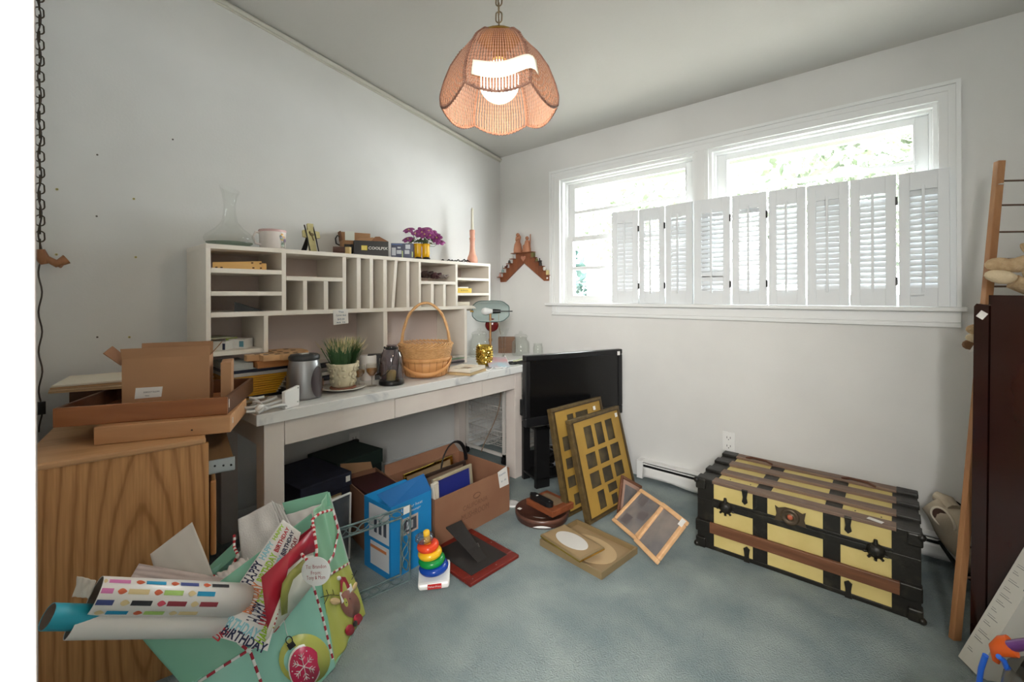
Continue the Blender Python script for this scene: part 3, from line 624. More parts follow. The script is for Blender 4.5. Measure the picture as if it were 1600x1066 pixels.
carton(root, .185, .08, .10, kraft); MB().hexa([(0, 0, .1), (.003, 0, .1), (.003, .1, .1), (0, .1, .1), (-.012, .0, .155), (-.009, 0, .155), (-.009, .08, .155), (-.012, .08, .155)]).build('flap', kraftd, root)
MB().box(.0, .185, .077, .08, .1, .16).build('flap', kraft, root); MB().box(.015, .07, -.004, -.001, .10, .155).build('white_label', mat('label_paper', (222, 226, 216), .7), root)
mb = MB().tube([(-.01, .03, .07), (-.03, .03, .08), (-.034, .03, .11), (-.022, .03, .13), (-.012, .03, .12)], .004, 6); mb.build('wrist_strap', M_['black'], root)
mb = MB().box(.01, .06, -.012, 0, .0, .075); mb.build('black_sleeve', bcard, root)
M = frame(PX(611, 401, .20), PX(644, 404, .285), HT); wB2 = .14
root = thing('blue_product_box', 'navy and white printed product box between camera carton and yellow boots', 'box', M=M)
nv = mat('navy_print', (28, 40, 78), .4); wh_ = M_['white']
MB().box(0, wB2, 0, .10, 0, .098).build('box_body', nv, root, bev=.001)
L1 = MB()
for a, b, z0, z1, m in ((.005, .03, .02, .07, 0), (.04, .06, .065, .075, 0), (.035, .065, .03, .055, 0), (.068, .074, .0, .05, 1), (.09, .12, .062, .09, 0), (.085, .115, .03, .055, 0), (.13, .136, .01, .045, 1), (.005, .07, .088, .094, 2)): L1.box(a, b, -.001, 0, z0, z1, m)
L1.build('printed_panel', [mat('print_pale', (206, 212, 220), .5), mat('print_green', (196, 214, 140), .5), mat('print_blue', (70, 96, 150), .5)], root)
root = thing('boot_vase', 'bright yellow rubber boots vase with black soles on the hutch', 'vase', onh(659, .20), VR(659))
yb = mat('yellow_glaze', (240, 184, 28), .18)
for i, s in enumerate((-.027, .027)):
    MB().lathe([(.0, .012), (.024, .012), (.026, .05), (.025, .09), (.029, .112), (.027, .114), (.023, .09), (0, .02)], 18, M=T(s, 0, 0), cap=False).build('boot', yb, root)
    mb = MB(); mb.ball((s + .004, -.018, .012), .026, .036, .013, n=12); mb.build('sole', M_['black'], root)
root = thing('silk_flowers', 'bunch of purple artificial flowers standing in the yellow boots', 'flowers', onh(659, .20), VR(659))
pur = mat('purple_petal', (128, 46, 108), .55, col2=(158, 70, 140), scale=30); lg = mat('silk_leaf', (76, 94, 62), .6, col2=(104, 120, 84), scale=20)
random.seed(11); lf = MB(); stm = MB()
for k in range(26):
    a = random.random() * 6.28; r = .03 + .07 * random.random(); z = .115 + .035 * random.random(); s = .03
    lf.add([(0, -s * .5, 0), (s * .8, 0, .004), (0, s * .5, 0), (-s * .8, 0, .006), (0, 0, -.004)], [(0, 1, 4), (1, 2, 4), (2, 3, 4), (3, 0, 4)], 0, True, T(r * math.cos(a), r * .7 * math.sin(a), z) @ RZ(a) @ RY(.5))
tag(lf.build('leaves', lg, root, solid=.0008), kind=None)
fl = [(-.085, .0, .205), (.0, -.02, .19), (.045, -.02, .2), (.03, .02, .215), (.075, 0, .18), (-.045, -.03, .175), (-.09, -.02, .14), (.10, -.01, .155), (.02, -.05, .17), (-.01, .03, .2), (.12, 0, .128), (.055, -.04, .165)]
for x, y, z in fl:
    mb = MB(); R = T(x, y, z) @ RX(random.uniform(.4, 1.2)) @ RY(random.uniform(-.5, .5))
    for q in range(6):
        mb.add([(0, 0, 0), (.018, -.016, .006), (.036, -.013, .0), (.042, 0, -.002), (.036, .013, 0), (.018, .016, .006)], [(0, 1, 2, 3, 4, 5)], 0, True, R @ RZ(q * 1.047))
    mb.ball((0, 0, .004), .006, n=6, m=1); mb.M = Matrix.Identity(4)
    mb.v[-len(mb.v) + 36:] = [R @ v for v in mb.v[36:]]
    mb.build('blossom', [pur, mat('stamen', (200, 170, 120), .6) if 'stamen' not in bpy.data.materials else bpy.data.materials['stamen']], root, solid=.001)
    stm.tube([(x * .25, 0, .10), (x * .7, y * .7, z - .03), (x, y, z)], .0018, 5)
stm.build('stems', lg, root)
mb = MB(); random.seed(5)
for k in range(9):
    x = -.09 + k * .022; mb.tube([(x, -.02 + .03 * random.random(), .004), (x + .03, .01 * random.random(), .012 + .012 * random.random()), (x + .055, .02 * random.random(), .004)], [.003, .007, .002], 6, flat=.5)
one(mb, 'lace_fan', M_['black'], 'flat crumpled black lace scrap lying on the hutch left of the candlestick', 'ornament', onh(705, .20), VR(705))
pk = mat('pink_stone', (226, 168, 146), .45, col2=(214, 152, 130), scale=18)
root = thing('candlestick', 'salmon pink turned candlestick on the right end of the hutch', 'candlestick', onh(738, .18))
MB().lathe([(0, 0), (.04, 0), (.041, .03), (.036, .055), (.026, .075), (.02, .11), (.018, .16), (.02, .19), (.024, .198), (.018, .206), (.02, .23), (.021, .262), (.012, .264), (0, .25)], 24, cap=False).build('stick', pk, root)
one(MB().lathe([(0, 0), (.0115, 0), (.0095, .17), (.003, .182), (0, .183)], 16, cap=False), 'taper_candle', mat('ivory_wax', (228, 222, 204), .4), 'ivory taper candle standing in the pink candlestick', 'candle', (onh(738, .18)[0], onh(738, .18)[1], HT + .252))
# ============================================================ things inside the hutch
def inh(px, x, z): return (x, PX(px, 430, x).y, z + .0005)
root = thing('wooden_dovetail_box', 'yellow pine box with dovetail corner lying in the upper left compartment', 'box', M=frame((.24, -2.235, 1.3695), (.30, -2.0, 1.3695)))
pine = wood('yellow_pine', (224, 176, 104), (238, 196, 128), 'x', 20); MB().hexa([(0, 0, 0), (.2, 0, 0), (.2, .1, 0), (0, .1, 0), (0, 0, .03), (.2, 0, .042), (.2, .1, .042), (0, .1, .03)]).build('box_body', pine, root, bev=.002)
L1 = MB()
for x, z in ((.01, .006), (.03, .006), (.155, .032), (.16, .008), (.19, .03), (.192, .008)): L1.box(x, x + .009, -.001, .001, z - .003, z + .003)
L1.build('dovetail_slots', mat('slot_brown', (92, 62, 34), .7), root); MB().box(.2, .222, .01, .08, 0, .033).build('end_block', pine, root, bev=.002)
one(MB().prism([(0, 0), (.12, 0), (0, .045)], 0, .05, M=RX(PI / 2)), 'door_wedge', M_['black'], 'black rubber wedge on the lowest shelf of the left column', 'wedge', M=frame(inh(367, .24, 1.1675), inh(400, .27, 1.1675)))
random.seed(2)
def soft(mb, c, r, n=5, m=0):
    for k in range(n): mb.tube([Vector(c) + Vector((r * math.cos(a + k) * (.6 + .4 * math.sin(a * 2 + k)), r * .7 * math.sin(a + k * .7), r * .45 + r * .35 * math.sin(a * 1.5 + k))) for a in [i * .52 for i in range(12)]], r * .14, 6, m, closed=True)
    return mb
one(soft(MB(), (0, 0, 0), .05, 6), 'hair_bundle', mat('dark_brown_fibre', (58, 38, 34), .6), 'dark brown coil of ribbon in the small open compartment, left one', 'ribbon', inh(667, .24, zs + .045))
one(soft(MB(), (0, 0, 0), .045, 6), 'ribbon_coil', mat('maroon_fibre', (84, 52, 54), .6), 'maroon coil of ribbon in the small open compartment, middle one', 'ribbon', inh(681, .25, zs + .04))
one(soft(MB(), (0, 0, 0), .035, 5), 'ribbon_coil', mat('silver_fibre', (150, 138, 132), .4), 'silvery tangled ribbon in the small open compartment, right one', 'ribbon', inh(694, .26, zs + .037))
z2 = hz(735, 462) + .0195
root = thing('yellow_book', 'thick yellow book lying on the middle shelf of the right column', 'book', M=frame((.30, hy(716.5), z2), (.30, hy(752), z2)))
MB().box(0, .135, .003, .16, .002, .03).build('pages', M_['paper'], root); mb = MB(); mb.box(-.002, .14, 0, .165, 0, .003); mb.box(-.002, .14, 0, .165, .03, .033); mb.box(-.002, .14, -.002, .001, 0, .033); mb.build('cover', mat('book_yellow', (226, 190, 40), .5), root)
L1 = MB(); puttext(L1, 'I   BUSINESS', .016, 0, T(.06, -.0025, .0165) @ RX(PI / 2), .005, wx=.09); L1.build('spine_print', mat('spine_brown', (120, 92, 20), .6), root)
one(MB().box(0, .105, 0, .11, 0, .009), 'notepad', M_['paper'], 'thin white notepad lying on top of the yellow book', 'notepad', M=frame((.29, hy(719), z2 + .0335), (.29, hy(744), z2 + .0335)), bev=.001)
one(MB().box(0, .13, 0, .15, 0, .026), 'paper_stack', mat('cream_cards', (222, 214, 198), .7, col2=(196, 186, 168), scale=80, stretch=(.1, .1, 3)), 'stack of cream cards on the bottom shelf of the right column', 'cards', M=frame((.29, hy(717), mid[1] + .0005), (.29, hy(735), mid[1] + .0005)))
root = thing('note_card', 'white handwritten note card taped under the pigeonhole slots', 'note', M=frame(PX(521, 500, H0 + .004), PX(548, 500, H0 + .004)))
q0 = PX(521, 484, H0 + .004); root.matrix_world = frame(q0, PX(548, 500, H0 + .004), PX(521, 508, H0).z)
MB().hexa([(0, 0, 0), (.085, -.004, .006), (.085, -.003, .006), (0, .001, 0), (-.002, 0, .08), (.084, 0, .087), (.084, .001, .087), (-.002, .001, .08)]).build('card', M_['paper'], root)
L1 = MB(); blu = mat('blue_ink', (60, 96, 130), .7)
for s_, z, w_ in (('This', .07, .03), ('Corner desk', .052, .06), ('$45.00', .030, .04), ('as is', .014, .05)): puttext(L1, s_, .014, 0, T(.042, -.0035, z) @ RX(PI / 2), 0, wx=w_)
L1.build('handwriting', blu, root)
root = thing('lightbulb_box', 'green and white packaged light bulb box on the low left shelf', 'box', M=frame(PX(357, 545, .20), PX(376, 545, .24), .9865))
MB().box(0, .075, 0, .08, 0, .045).build('box_body', M_['white'], root, bev=.001); MB().box(-.012, .0, -.001, .08, 0, .05).build('green_side', mat('lime_green', (168, 190, 88), .5), root); MB().box(.05, .07, -.001, 0, .008, .036).build('blue_panel', mat('panel_teal', (88, 142, 160), .5), root)
root = thing('lightbulb_box', 'white printed box at the far left end of the low left shelf', 'box', M=frame(PX(331, 545, .20), PX(349, 545, .24), .9865))
MB().box(0, .065, 0, .08, 0, .04).build('box_body', M_['white'], root, bev=.001); MB().box(.05, .062, -.001, 0, .0, .03).build('dark_panel', nv, root)
one(MB().box(0, .11, 0, .15, 0, .005), 'leaflet', mat('sage_leaflet', (170, 174, 152), .7), 'sage green leaflet lying on the two small boxes of the low left shelf', 'leaflet', M=frame((.21, -2.24, 1.0372), (.19, -2.1, 1.0372)))
# ============================================================ things on the desk
ZD = .7605
ZC = .7605
def ond(px, py): p = PZ(px, py, ZD); return (p.x, p.y, ZD)
SM = frame((.36, -2.185, ZD), (.37, -1.935, ZD))
SL = .25
one(MB().box(-.02, SL, -.001, .24, 0, .012), 'black_folder', M_['black'], 'black folder at the bottom of the paper stack on the left end of the desk', 'folder', M=SM)
ye = mat('ochre_envelope', (214, 158, 24), .55, col2=(198, 140, 16), scale=14)
random.seed(9); z = .0125
for k in range(9):
    dz = .0105; mb = MB(); w_ = SL - .015 - .012 * (8 - k) * .55
    mb.box(-.03 + random.uniform(-.006, .006), w_, random.uniform(0, .008), .23, 0, dz - .002)
    mb.box(-.02, w_ + .01 + random.uniform(0, .012), .01, .22, .0015, dz - .0035, 1)
    one(mb, 'padded_envelope', [ye, mat('envelope_paper', (206, 190, 168), .7) if k == 0 else bpy.data.materials['envelope_paper']], ('ochre yellow envelope in the stack on the left end of the desk'), 'envelope', M=SM @ T(0, 0, z), group='ochre envelopes stacked on the left end of the desk', bev=.001); z += dz
def slab(name, label, cat, m, dz, x0=-.03, x1=SL, y0=0, y1=.23, rz=0, bev=.0015):
    global z
    o = one(MB().box(x0, x1, y0, y1, 0, dz - .0008), name, m, label, cat, M=SM @ T(0, 0, z) @ RZ(rz), bev=bev); z += dz; return o
slab('magazine', 'thick pale grey magazine lying on the ochre envelopes', 'magazine', mat('pale_grey_paper', (200, 198, 194), .5), .016)
slab('ring_binder', 'navy blue binder in the paper stack above the ochre envelopes', 'binder', mat('navy_binder', (30, 38, 62), .35), .015, -.03, SL + .01, .004)
slab('clipboard', 'white plastic folder on top of the navy binder', 'folder', mat('white_folder', (214, 220, 224), .3), .005, -.03, SL + .004, 0)
slab('paper_stack', 'pile of grey white paper on the left of the desk stack', 'paper', mat('grey_paper', (186, 192, 190), .7), .028, -.03, .08, 0)
z -= .028
bw_ = wood('orange_board', (168, 106, 58), (190, 128, 76), 'x', 26); bl_ = wood('light_board', (196, 150, 104), (212, 170, 124), 'x', 24)
slab('cutting_block', 'orange brown wooden block under the pale carved board on the desk', 'board', bw_, .034, .085, .26, -.045, .045)
root = thing('carved_board', 'light wooden board with dark square inlays lying on the desk stack', 'board', M=SM @ T(0, 0, z) @ RZ(.0))
MB().prism([(.05, .035), (.05, -.01), (.1, -.02), (.10, -.07), (.17, -.075), (.18, -.095), (.25, -.09), (.26, -.05), (.33, -.01), (.34, .10), (.28, .18), (.19, .18), (.19, .045), (.06, .045)], 0, .026).build('board', bl_, root, bev=.004)
L1 = MB(); dk = mat('dark_inlay', (58, 40, 30), .6)
for x, y in ((.09, .01), (.115, -.035), (.15, .0), (.16, -.055), (.2, .11), (.205, -.04), (.24, -.06), (.2, .03), (.27, .05), (.26, .12)): MB().box(x, x + .022, y, y + .02, .0258, .0268).build('inlay', dk, root)
random.seed(4); ml = ['pinkish grey magazine at the very bottom of the fanned pile behind the carved board', 'black magazine second from the bottom of the fanned pile behind the carved board', 'cream magazine third from the bottom of the fanned pile behind the carved board', 'taupe magazine in the fanned pile behind the carved board, third from the top', 'dark navy magazine second from the top of the fanned pile behind the carved board', 'pale magazine on top of the fanned pile behind the carved board']
for k in range(6): one(MB().box(-.12, .13, -.13, .13, 0, .018), 'magazine', mat('mag_grey%d' % k, [(176, 166, 158), (36, 36, 46), (190, 182, 172), (150, 140, 132), (44, 40, 50), (184, 176, 166)][k], .4), ml[k], 'magazine', (.165, -1.755, ZD + k * .0235), random.uniform(-.12, .12) + .1, bev=.001)
p = ond(470, 624); root = thing('steel_canister', 'brushed steel canister with dark plastic lid and smoky oval window', 'canister', (p[0] - .03, p[1] + .03, ZD), VR(470, 38))
MB().lathe([(0, 0), (.073, 0), (.078, .01), (.078, .05), (.075, .12), (.066, .175), (.064, .18), (0, .18)], 36, cap=False).build('body', mat('brushed_steel', (160, 160, 162), .32, .85), root)
MB().lathe([(.066, .178), (.069, .182), (.068, .196), (.06, .204), (0, .206)], 36, cap=False).build('lid', mat('dark_lid', (52, 54, 56), .35), root); MB().box(-.02, .02, -.008, .008, .2055, .208).build('lid_label', M_['paper'], root)
mb = MB()
def ov(u, v):
    r = v; an = u * 2 * PI; a = -.35 + .55 * r * math.cos(an) ; zz = .075 + .075 * r * math.sin(an); zz = max(.004, zz)
    R_ = .0795 if zz < .05 else (.0795 - (zz - .05) * .043 if zz < .12 else .0765 - (zz - .12) * .16); return (R_ * math.cos(a + .35 - PI / 2 + .25), R_ * math.sin(a + .35 - PI / 2 + .25), zz)
mb.grid(ov, 32, 6); mb.build('smoky_window', mat('smoky_plastic', (74, 66, 70), .2), root)
root = thing('power_adapter', 'white plastic adapter panel with screws and cable loops on the front left of the desk', 'adapter', M=frame(PZ(446, 640, ZD), PZ(475, 631, ZD)))
MB().hexa([(0, 0, 0), (.078, 0, 0), (.078, .02, 0), (0, .02, 0), (-.004, 0, .075), (.08, 0, .088), (.08, .016, .088), (-.004, .016, .075)]).build('panel', M_['white'], root, bev=.003)
for x, z_ in ((.006, .012), (.068, .018), (.07, .078)): MB().cyl((x, -.0015, z_), (x, 0, z_), .003, 8).build('screw', M_['steel'], root)
mb = MB()
for k in range(4): mb.tube([(-.01 - .1 * t + .02 * math.sin(k + t * 9), .02 + .03 * k - .03 * math.sin(t * 7 + k), .012 + .012 * k * (1 - t) + .014 * math.sin(t * 5 + k) ** 2) for t in [i / 14 for i in range(15)]], .006, 6)
mb.build('cable_loops', mat('clear_white_cable', (214, 216, 216), .3), root)
mb = MB().ball((-.085, .045, .02), .022, .018, .018, n=10); mb.build('plug', M_['white'], root)
one(MB().grid(lambda u, v: (u * .16, v * .14, .006 + .02 * abs(math.sin(u * 5 + v * 3)) * (1 - v * .5)), 14, 10), 'plastic_bag', glass('plastic_film', (225, 226, 228), .3, .15), 'crumpled clear plastic bag at the left end of the desk', 'bag', M=frame(PZ(398, 640, ZD), PZ(430, 622, ZD)))
# plate, plant
p = ond(536, 609); root = thing('dinner_plate', 'white china plate with grey rim pattern under the potted grass', 'plate', p)
MB().lathe([(0, .004), (.06, .004), (.075, .008), (.112, .016), (.115, .0185), (.11, .019), (.074, .0115), (.06, .008), (0, .008)], 40, cap=False).build('plate_body', mat('china', (228, 224, 216), .2), root)
MB().lathe([(.088, .0152), (.105, .0182), (.1052, .0187), (.088, .0158)], 40, cap=False).build('rim_band', mat('grey_band', (176, 176, 172), .3), root)
one(MB().lathe([(0, 0), (.062, 0), (.065, .004), (.062, .008), (0, .008)], 30, cap=False), 'cork_coaster', mat('terracotta_felt', (140, 92, 74), .9), 'round red-brown coaster lying on the plate below the pot', 'coaster', (p[0], p[1], ZD + .0095))
root = thing('potted_grass', 'artificial wheat grass with cream tips in a cream pot with sculpted blossoms', 'potted plant', (p[0], p[1], ZD + .018))
crm = mat('cream_ceramic', (222, 214, 188), .5, col2=(200, 190, 160), scale=30)
MB().lathe([(0, 0), (.05, 0), (.056, .01), (.062, .06), (.072, .115), (.068, .12), (.06, .112), (.05, .1), (0, .1)], 30, cap=False).build('pot', crm, root)
mb = MB(); random.seed(21)
for k in range(75):
    a = random.random() * 6.28; zz = .008 + .112 * random.random(); r = .052 + .02 * zz / .12
    R = Euler((random.random() * 6, random.random() * 6, 0)).to_matrix(); mb.ball((r * math.cos(a), r * math.sin(a), zz), .014, .011, .006, n=8, R=R)
mb.build('sculpted_blossoms', crm, root)
gr = MB(); random.seed(8)
for k in range(520):
    a = random.random() * 6.28; r = .052 * math.sqrt(random.random()); h = .10 + .055 * random.random(); out = (r / .052) * .035 + .012 * random.random(); w_ = .0016
    if k > 440: out += .04; 
    x, y = r * math.cos(a), r * math.sin(a); x2, y2 = x + out * math.cos(a), y + out * math.sin(a); xm, ym = (x * .6 + x2 * .4), (y * .6 + y2 * .4); t = Vector((-math.sin(a + .7), math.cos(a + .7), 0)) * w_
    zb = .098; tip = 1 if k % 3 else 0
    z1, z3 = zb + h * .55, zb + h
    A_, B_, C_ = Vector((x, y, zb)), Vector((xm, ym, z1)), Vector((x2, y2, z3)); Dm = B_.lerp(C_, .45)
    gr.add([A_ - t, A_ + t, Dm + t, Dm - t], [(0, 1, 2, 3)], 0); gr.add([Dm - t, Dm + t, C_ + t * .4, C_ - t * .4], [(0, 1, 2, 3)], tip)
tag(gr.build('grass', [mat('grass_green', (58, 96, 58), .6, col2=(84, 120, 76), scale=30), mat('grass_tip', (222, 206, 158), .6)], root), kind='stuff')
q = ond(569, 600); one(MB().lathe([(0, 0), (.044, 0), (.046, .003), (.046, .135), (.042, .14), (.01, .133), (0, .133)], 28, cap=False), 'pillar_candle', mat('white_wax', (230, 226, 222), .4), 'wide white pillar candle behind the two small wine glasses', 'candle', (q[0] - .10, q[1] + .085, ZD))
def wine(px, py, label):
    root = thing('wine_glass', label, 'glass', ond(px, py), group='small amber wine glasses')
    MB().lathe([(0, 0), (.026, 0), (.026, .002), (.003, .005), (.0028, .045), (.012, .055), (.028, .075), (.031, .095), (.028, .118)], 24, cap=False).build('glass_body', glass('glass_b', (240, 240, 236), .06) if 'glass_b' not in bpy.data.materials else bpy.data.materials['glass_b'], root)
    MB().lathe([(.0, .054), (.011, .056), (.026, .075), (.028, .092), (0, .092)], 20, cap=False).build('amber_filling', glass('amber', (232, 196, 140), .08) if 'amber' not in bpy.data.materials else bpy.data.materials['amber'], root)
wine(561, 606, 'small amber tinted wine glass nearer to the potted grass'); wine(581, 603, 'small amber tinted wine glass nearer to the dark lantern')
mb = MB(); mb.box(-.04, .03, -.03, .05, 0, .03); mb.box(-.04, .02, .0, .05, .03, .12); mb.box(-.045, .03, -.01, .055, .12, .14); mb.tube([(-.04, .02, .07), (.03, .02, .09)], .012, 8)
one(mb, 'desk_organizer', M_['black'], 'black plastic desk organizer behind the dark lantern', 'organizer', (ond(596, 598)[0] - .12, ond(596, 598)[1] + .04, ZD), VR(596), bev=.003)
p = ond(612, 600); root = thing('candle_lantern', 'dark tinted glass lantern with black wire bail on the desk', 'lantern', (p[0], p[1], ZD))
MB().lathe([(0, 0), (.066, 0), (.068, .004), (.068, .018), (.064, .022), (0, .022)], 28, cap=False).build('base', M_['blackmetal'], root)
MB().lathe([(.062, .021), (.064, .1), (.062, .14), (.052, .17), (.032, .19), (.026, .2), (.028, .212)], 28, cap=False).build('smoked_globe', glass('smoked_glass', (196, 192, 200), .06), root)
MB().lathe([(.03, .188), (.036, .192), (.034, .2), (.03, .2)], 20, cap=False).build('collar', M_['blackmetal'], root)
mb = MB(); mb.tube([(.064, 0, .19), (.066, .0, .12), (.066, -.02, .03)], .0018, 6); mb.tube([(-.036, -.02, .196), (-.05, -.042, .12), (-.03, -.062, .06), (.0, -.068, .05), (.03, -.064, .06), (.05, -.04, .09), (.05, -.02, .15), (.036, 0, .196)], .002, 6); mb.ball((-.036, -.02, .197), .006, n=6); mb.ball((.036, 0, .197), .006, n=6); mb.build('wire_bail', M_['blackmetal'], root)
one(MB().lathe([(0, 0), (.026, 0), (.026, .045), (.022, .052), (0, .046)], 20, cap=False), 'pillar_candle', mat('yellow_wax', (222, 196, 112), .5), 'short yellow candle inside the dark glass lantern', 'candle', (p[0] + .002, p[1] - .004, ZD + .0225))
# wicker basket
p = ond(667, 592); root = thing('wicker_basket', 'honey coloured wicker basket with tall hoop handle on the desk', 'basket', (p[0] - .105, p[1] + .075, ZD), VR(667))
hw = wood('honey_splint', (196, 138, 84), (214, 160, 104), 'z', 18, .5); hw2 = mat('honey_cane', (206, 156, 102), .5, col2=(224, 178, 124), scale=50); sqf = lambda a: 1.0
mb = MB(); mb.lathe([(0, .002), (.118, .002), (.128, .012), (.138, .06), (.145, .1), (.141, .1), (.12, .01), (0, .008)], 40, cap=False); mb.build('splint_body', hw, root)
mb = MB()
for k in range(22): a = 2 * PI * k / 22; mb.box(-.001, .001, -.0006, .0006, .01, .1, M=RZ(a) @ T(.1345, 0, 0) @ RY(.18))
mb.build('splint_joints', mat('joint_brown', (140, 92, 52), .7), root)
MB().lathe([(.1435, .088), (.1475, .09), (.149, .112), (.1455, .114)], 40, cap=False).build('belt', hw, root)
for r_ in range(8):
    mb = MB(); z_ = .118 + r_ * .0075; pts = []
    for k in range(96): a = 2 * PI * k / 96; pts.append(((.143 + r_ * .0018 + .0028 * math.sin(k * PI / 2 + (r_ % 2) * PI)) * math.cos(a), (.143 + r_ * .0018 + .0028 * math.sin(k * PI / 2 + (r_ % 2) * PI)) * math.sin(a), z_))
    mb.tube(pts, .0034, 6, closed=True); mb.build('weave_row', hw2, root)
mb = MB()
for k in range(48):
    a = 2 * PI * k / 48; R_ = .146; mb.tube([((.142) * math.cos(a), (.142) * math.sin(a), .11), (.15 * math.cos(a), .15 * math.sin(a), .175)], .0028, 5)
for k in range(40):
    a = 2 * PI * k / 40; b = a + .42; mb.tube([(.152 * math.cos(a), .152 * math.sin(a), .172), (.163 * math.cos((a + b) / 2), .163 * math.sin((a + b) / 2), .188), (.15 * math.cos(b), .15 * math.sin(b), .2)], .0042, 6)
mb.build('braided_rim', hw2, root)
mb = MB(); pts = []
for k in range(25): a = PI * k / 24; pts.append((.125 * math.cos(a) * (1 + .12 * math.cos(a) ** 2), 0, .15 + .285 * math.sin(a) ** .75 if 0 < k < 24 else .12))
mb.tube(pts, .008, 8); 
for s in (-1, 1):
    mb.tube([(x + .004 * math.sin(i * 1.3), s * (.009 + .004 * math.sin(i * .9)), z_) for i, (x, y, z_) in enumerate(pts)], .007, 8)
mb.build('hoop_handle', hw2, root)
mb = MB(); pts = [(.1525 * math.cos(a), .1525 * math.sin(a), .10 - .085 * (.5 - .5 * math.cos(t * 2 * PI)) ** .9) for t, a in [(i / 24, -PI * 0.0 - PI * i / 24) for i in range(25)]]
mb.tube(pts, .011, 8, flat=.18, up=(0, 0, 1)) if False else None
def band(u, v):
    a = -PI * u; zc = .103 - .078 * math.sin(PI * u) ** 1.2; R_ = .1515 if zc > .06 else .1515 - (.06 - zc) * .12; return ((R_ + .001) * math.cos(a), (R_ + .001) * math.sin(a), zc + (v - .5) * .022)
mb.grid(band, 40, 2); mb.build('swing_handle', mat('honey_handle', (214, 154, 96), .45), root, solid=.004)
for a in (0, PI): MB().ball((.155 * math.cos(a), .155 * math.sin(a), .103), .006, n=8).build('rivet', mat('brass_rivet', (120, 92, 60), .4, .7) if 'brass_rivet' not in bpy.data.materials else bpy.data.materials['brass_rivet'], root)
# right end of the desk
def picframe(root, w, h, t, bw, fm, im=None, tname='frame', inset=.3, thick=None, border2=None):
    mb = MB(); mb.box(0, w, 0, bw, 0, t); mb.box(0, w, h - bw, h, 0, t); mb.box(0, bw, bw, h - bw, 0, t); mb.box(w - bw, w, bw, h - bw, 0, t); o = mb.build(tname, fm, root, bev=min(.002, bw * .15))
    if im: MB().box(bw * .8, w - bw * .8, bw * .8, h - bw * .8, t * inset * .5, t * inset).build('picture', im, root)
    return o
fm_ = frame(PZ(703, 585, ZD), PZ(728, 590, ZD)); cw = mat('cream_frame', (220, 212, 196), .5)
B0 = PZ(728, 590, ZD); B1 = PZ(757, 580, ZD)
root = thing('picture_frame', 'cream picture frame lying flat on the desk right of the basket', 'picture frame', M=frame(B0, B1) @ T(.05, 0, .0165)); picframe(root, .20, .17, .02, .035, cw, mat('sepia_print', (150, 132, 110), .5))
one(MB().box(-.004, .204, -.004, .175, 0, .015), 'flat_box', wood('tan_case', (196, 172, 130), (176, 150, 108), 'x'), 'thin tan case under the cream picture frame on the desk', 'case', M=frame(B0, B1) @ T(.05, 0, 0), bev=.001)
random.seed(15)
cols = [(170, 160, 156), (70, 66, 72), (196, 178, 176), (150, 186, 150), (206, 200, 190)]
for k in range(5):
    one(MB().box(-.11, .11, -.15, .15, 0, .011), 'magazine', mat('mag_cover%d' % k, cols[k], .35, col2=tuple(int(c * .8) for c in cols[k]), scale=9), ['grey magazine at the bottom of the pile behind the cream frame', 'dark magazine second from the bottom of the pile behind the cream frame', 'pinkish magazine in the middle of the pile behind the cream frame', 'green edged magazine second from the top of the pile behind the cream frame', 'off-white magazine on top of the pile behind the cream frame'][k], 'magazine', (.21, -.875, ZD + k * .0115), [.1, -.08, .06, .02, -.1][k], bev=.001)
p = ond(757, 573); root = thing('sequin_cup', 'shiny gold sequin votive cup near the right end of the desk', 'cup', (p[0] - .03, p[1] + .03, ZD))
gold = mat('gold_mirror', (214, 178, 84), .12, 1.0)
MB().lathe([(0, 0), (.04, 0), (.047, .015), (.055, .05), (.058, .1), (.053, .14), (.049, .138), (.05, .05), (.035, .008), (0, .008)], 32, cap=False).build('cup_body', gold, root)
mb = MB()
for i in range(7):
    for k in range(22):
        a = 2 * PI * (k + .5 * (i % 2)) / 22; r_ = .0555 + .003 * math.sin(i / 6 * PI); mb.lathe([(0, .003), (.0065, .0)], 6, M=RZ(a) @ T(r_ * (.95 if i == 0 else 1), 0, .028 + i * .0165) @ RY(PI / 2 + random.uniform(-.25, .25)), smooth=False, cap=False)
mb.build('sequins', gold, root)
def jar(name, label, loc, r, h, neck, lid=None, cat='jar', gl=None):
    root = thing(name, label, cat, loc); g_ = gl or G
    MB().lathe([(0, .003), (r * .9, .003), (r, .015), (r, h * .72), (r * .8, h * .85), (neck, h * .9), (neck, h), (neck * 1.08, h + .003), (neck * .95, h + .003), (neck * .93, h * .9), (r * .9, h * .7), (r * .92, .02), (0, .01)], 28, cap=False).build('jar_body', g_, root)
    if lid: MB().lathe([(0, 0), (lid, 0), (lid * 1.05, .008), (lid * .8, .022), (.012, .03), (.014, .045), (.0, .05)], 24, M=T(0, 0, h + .004), cap=False).build('lid', g_, root)
    return root
jar('glass_jar', 'large clear glass jar with domed lid beside the hutch end', (.165, -.425, ZC), .08, .17, .058, .06)
jar('glass_jar', 'wide clear glass jar with knobbed lid behind the right end of the desk', (.36, -.155, ZC), .072, .14, .05, .055)
jar('glass_jar', 'small square shouldered glass jar nearest the back wall behind the desk', (.455, -.052, ZC), .04, .09, .035)
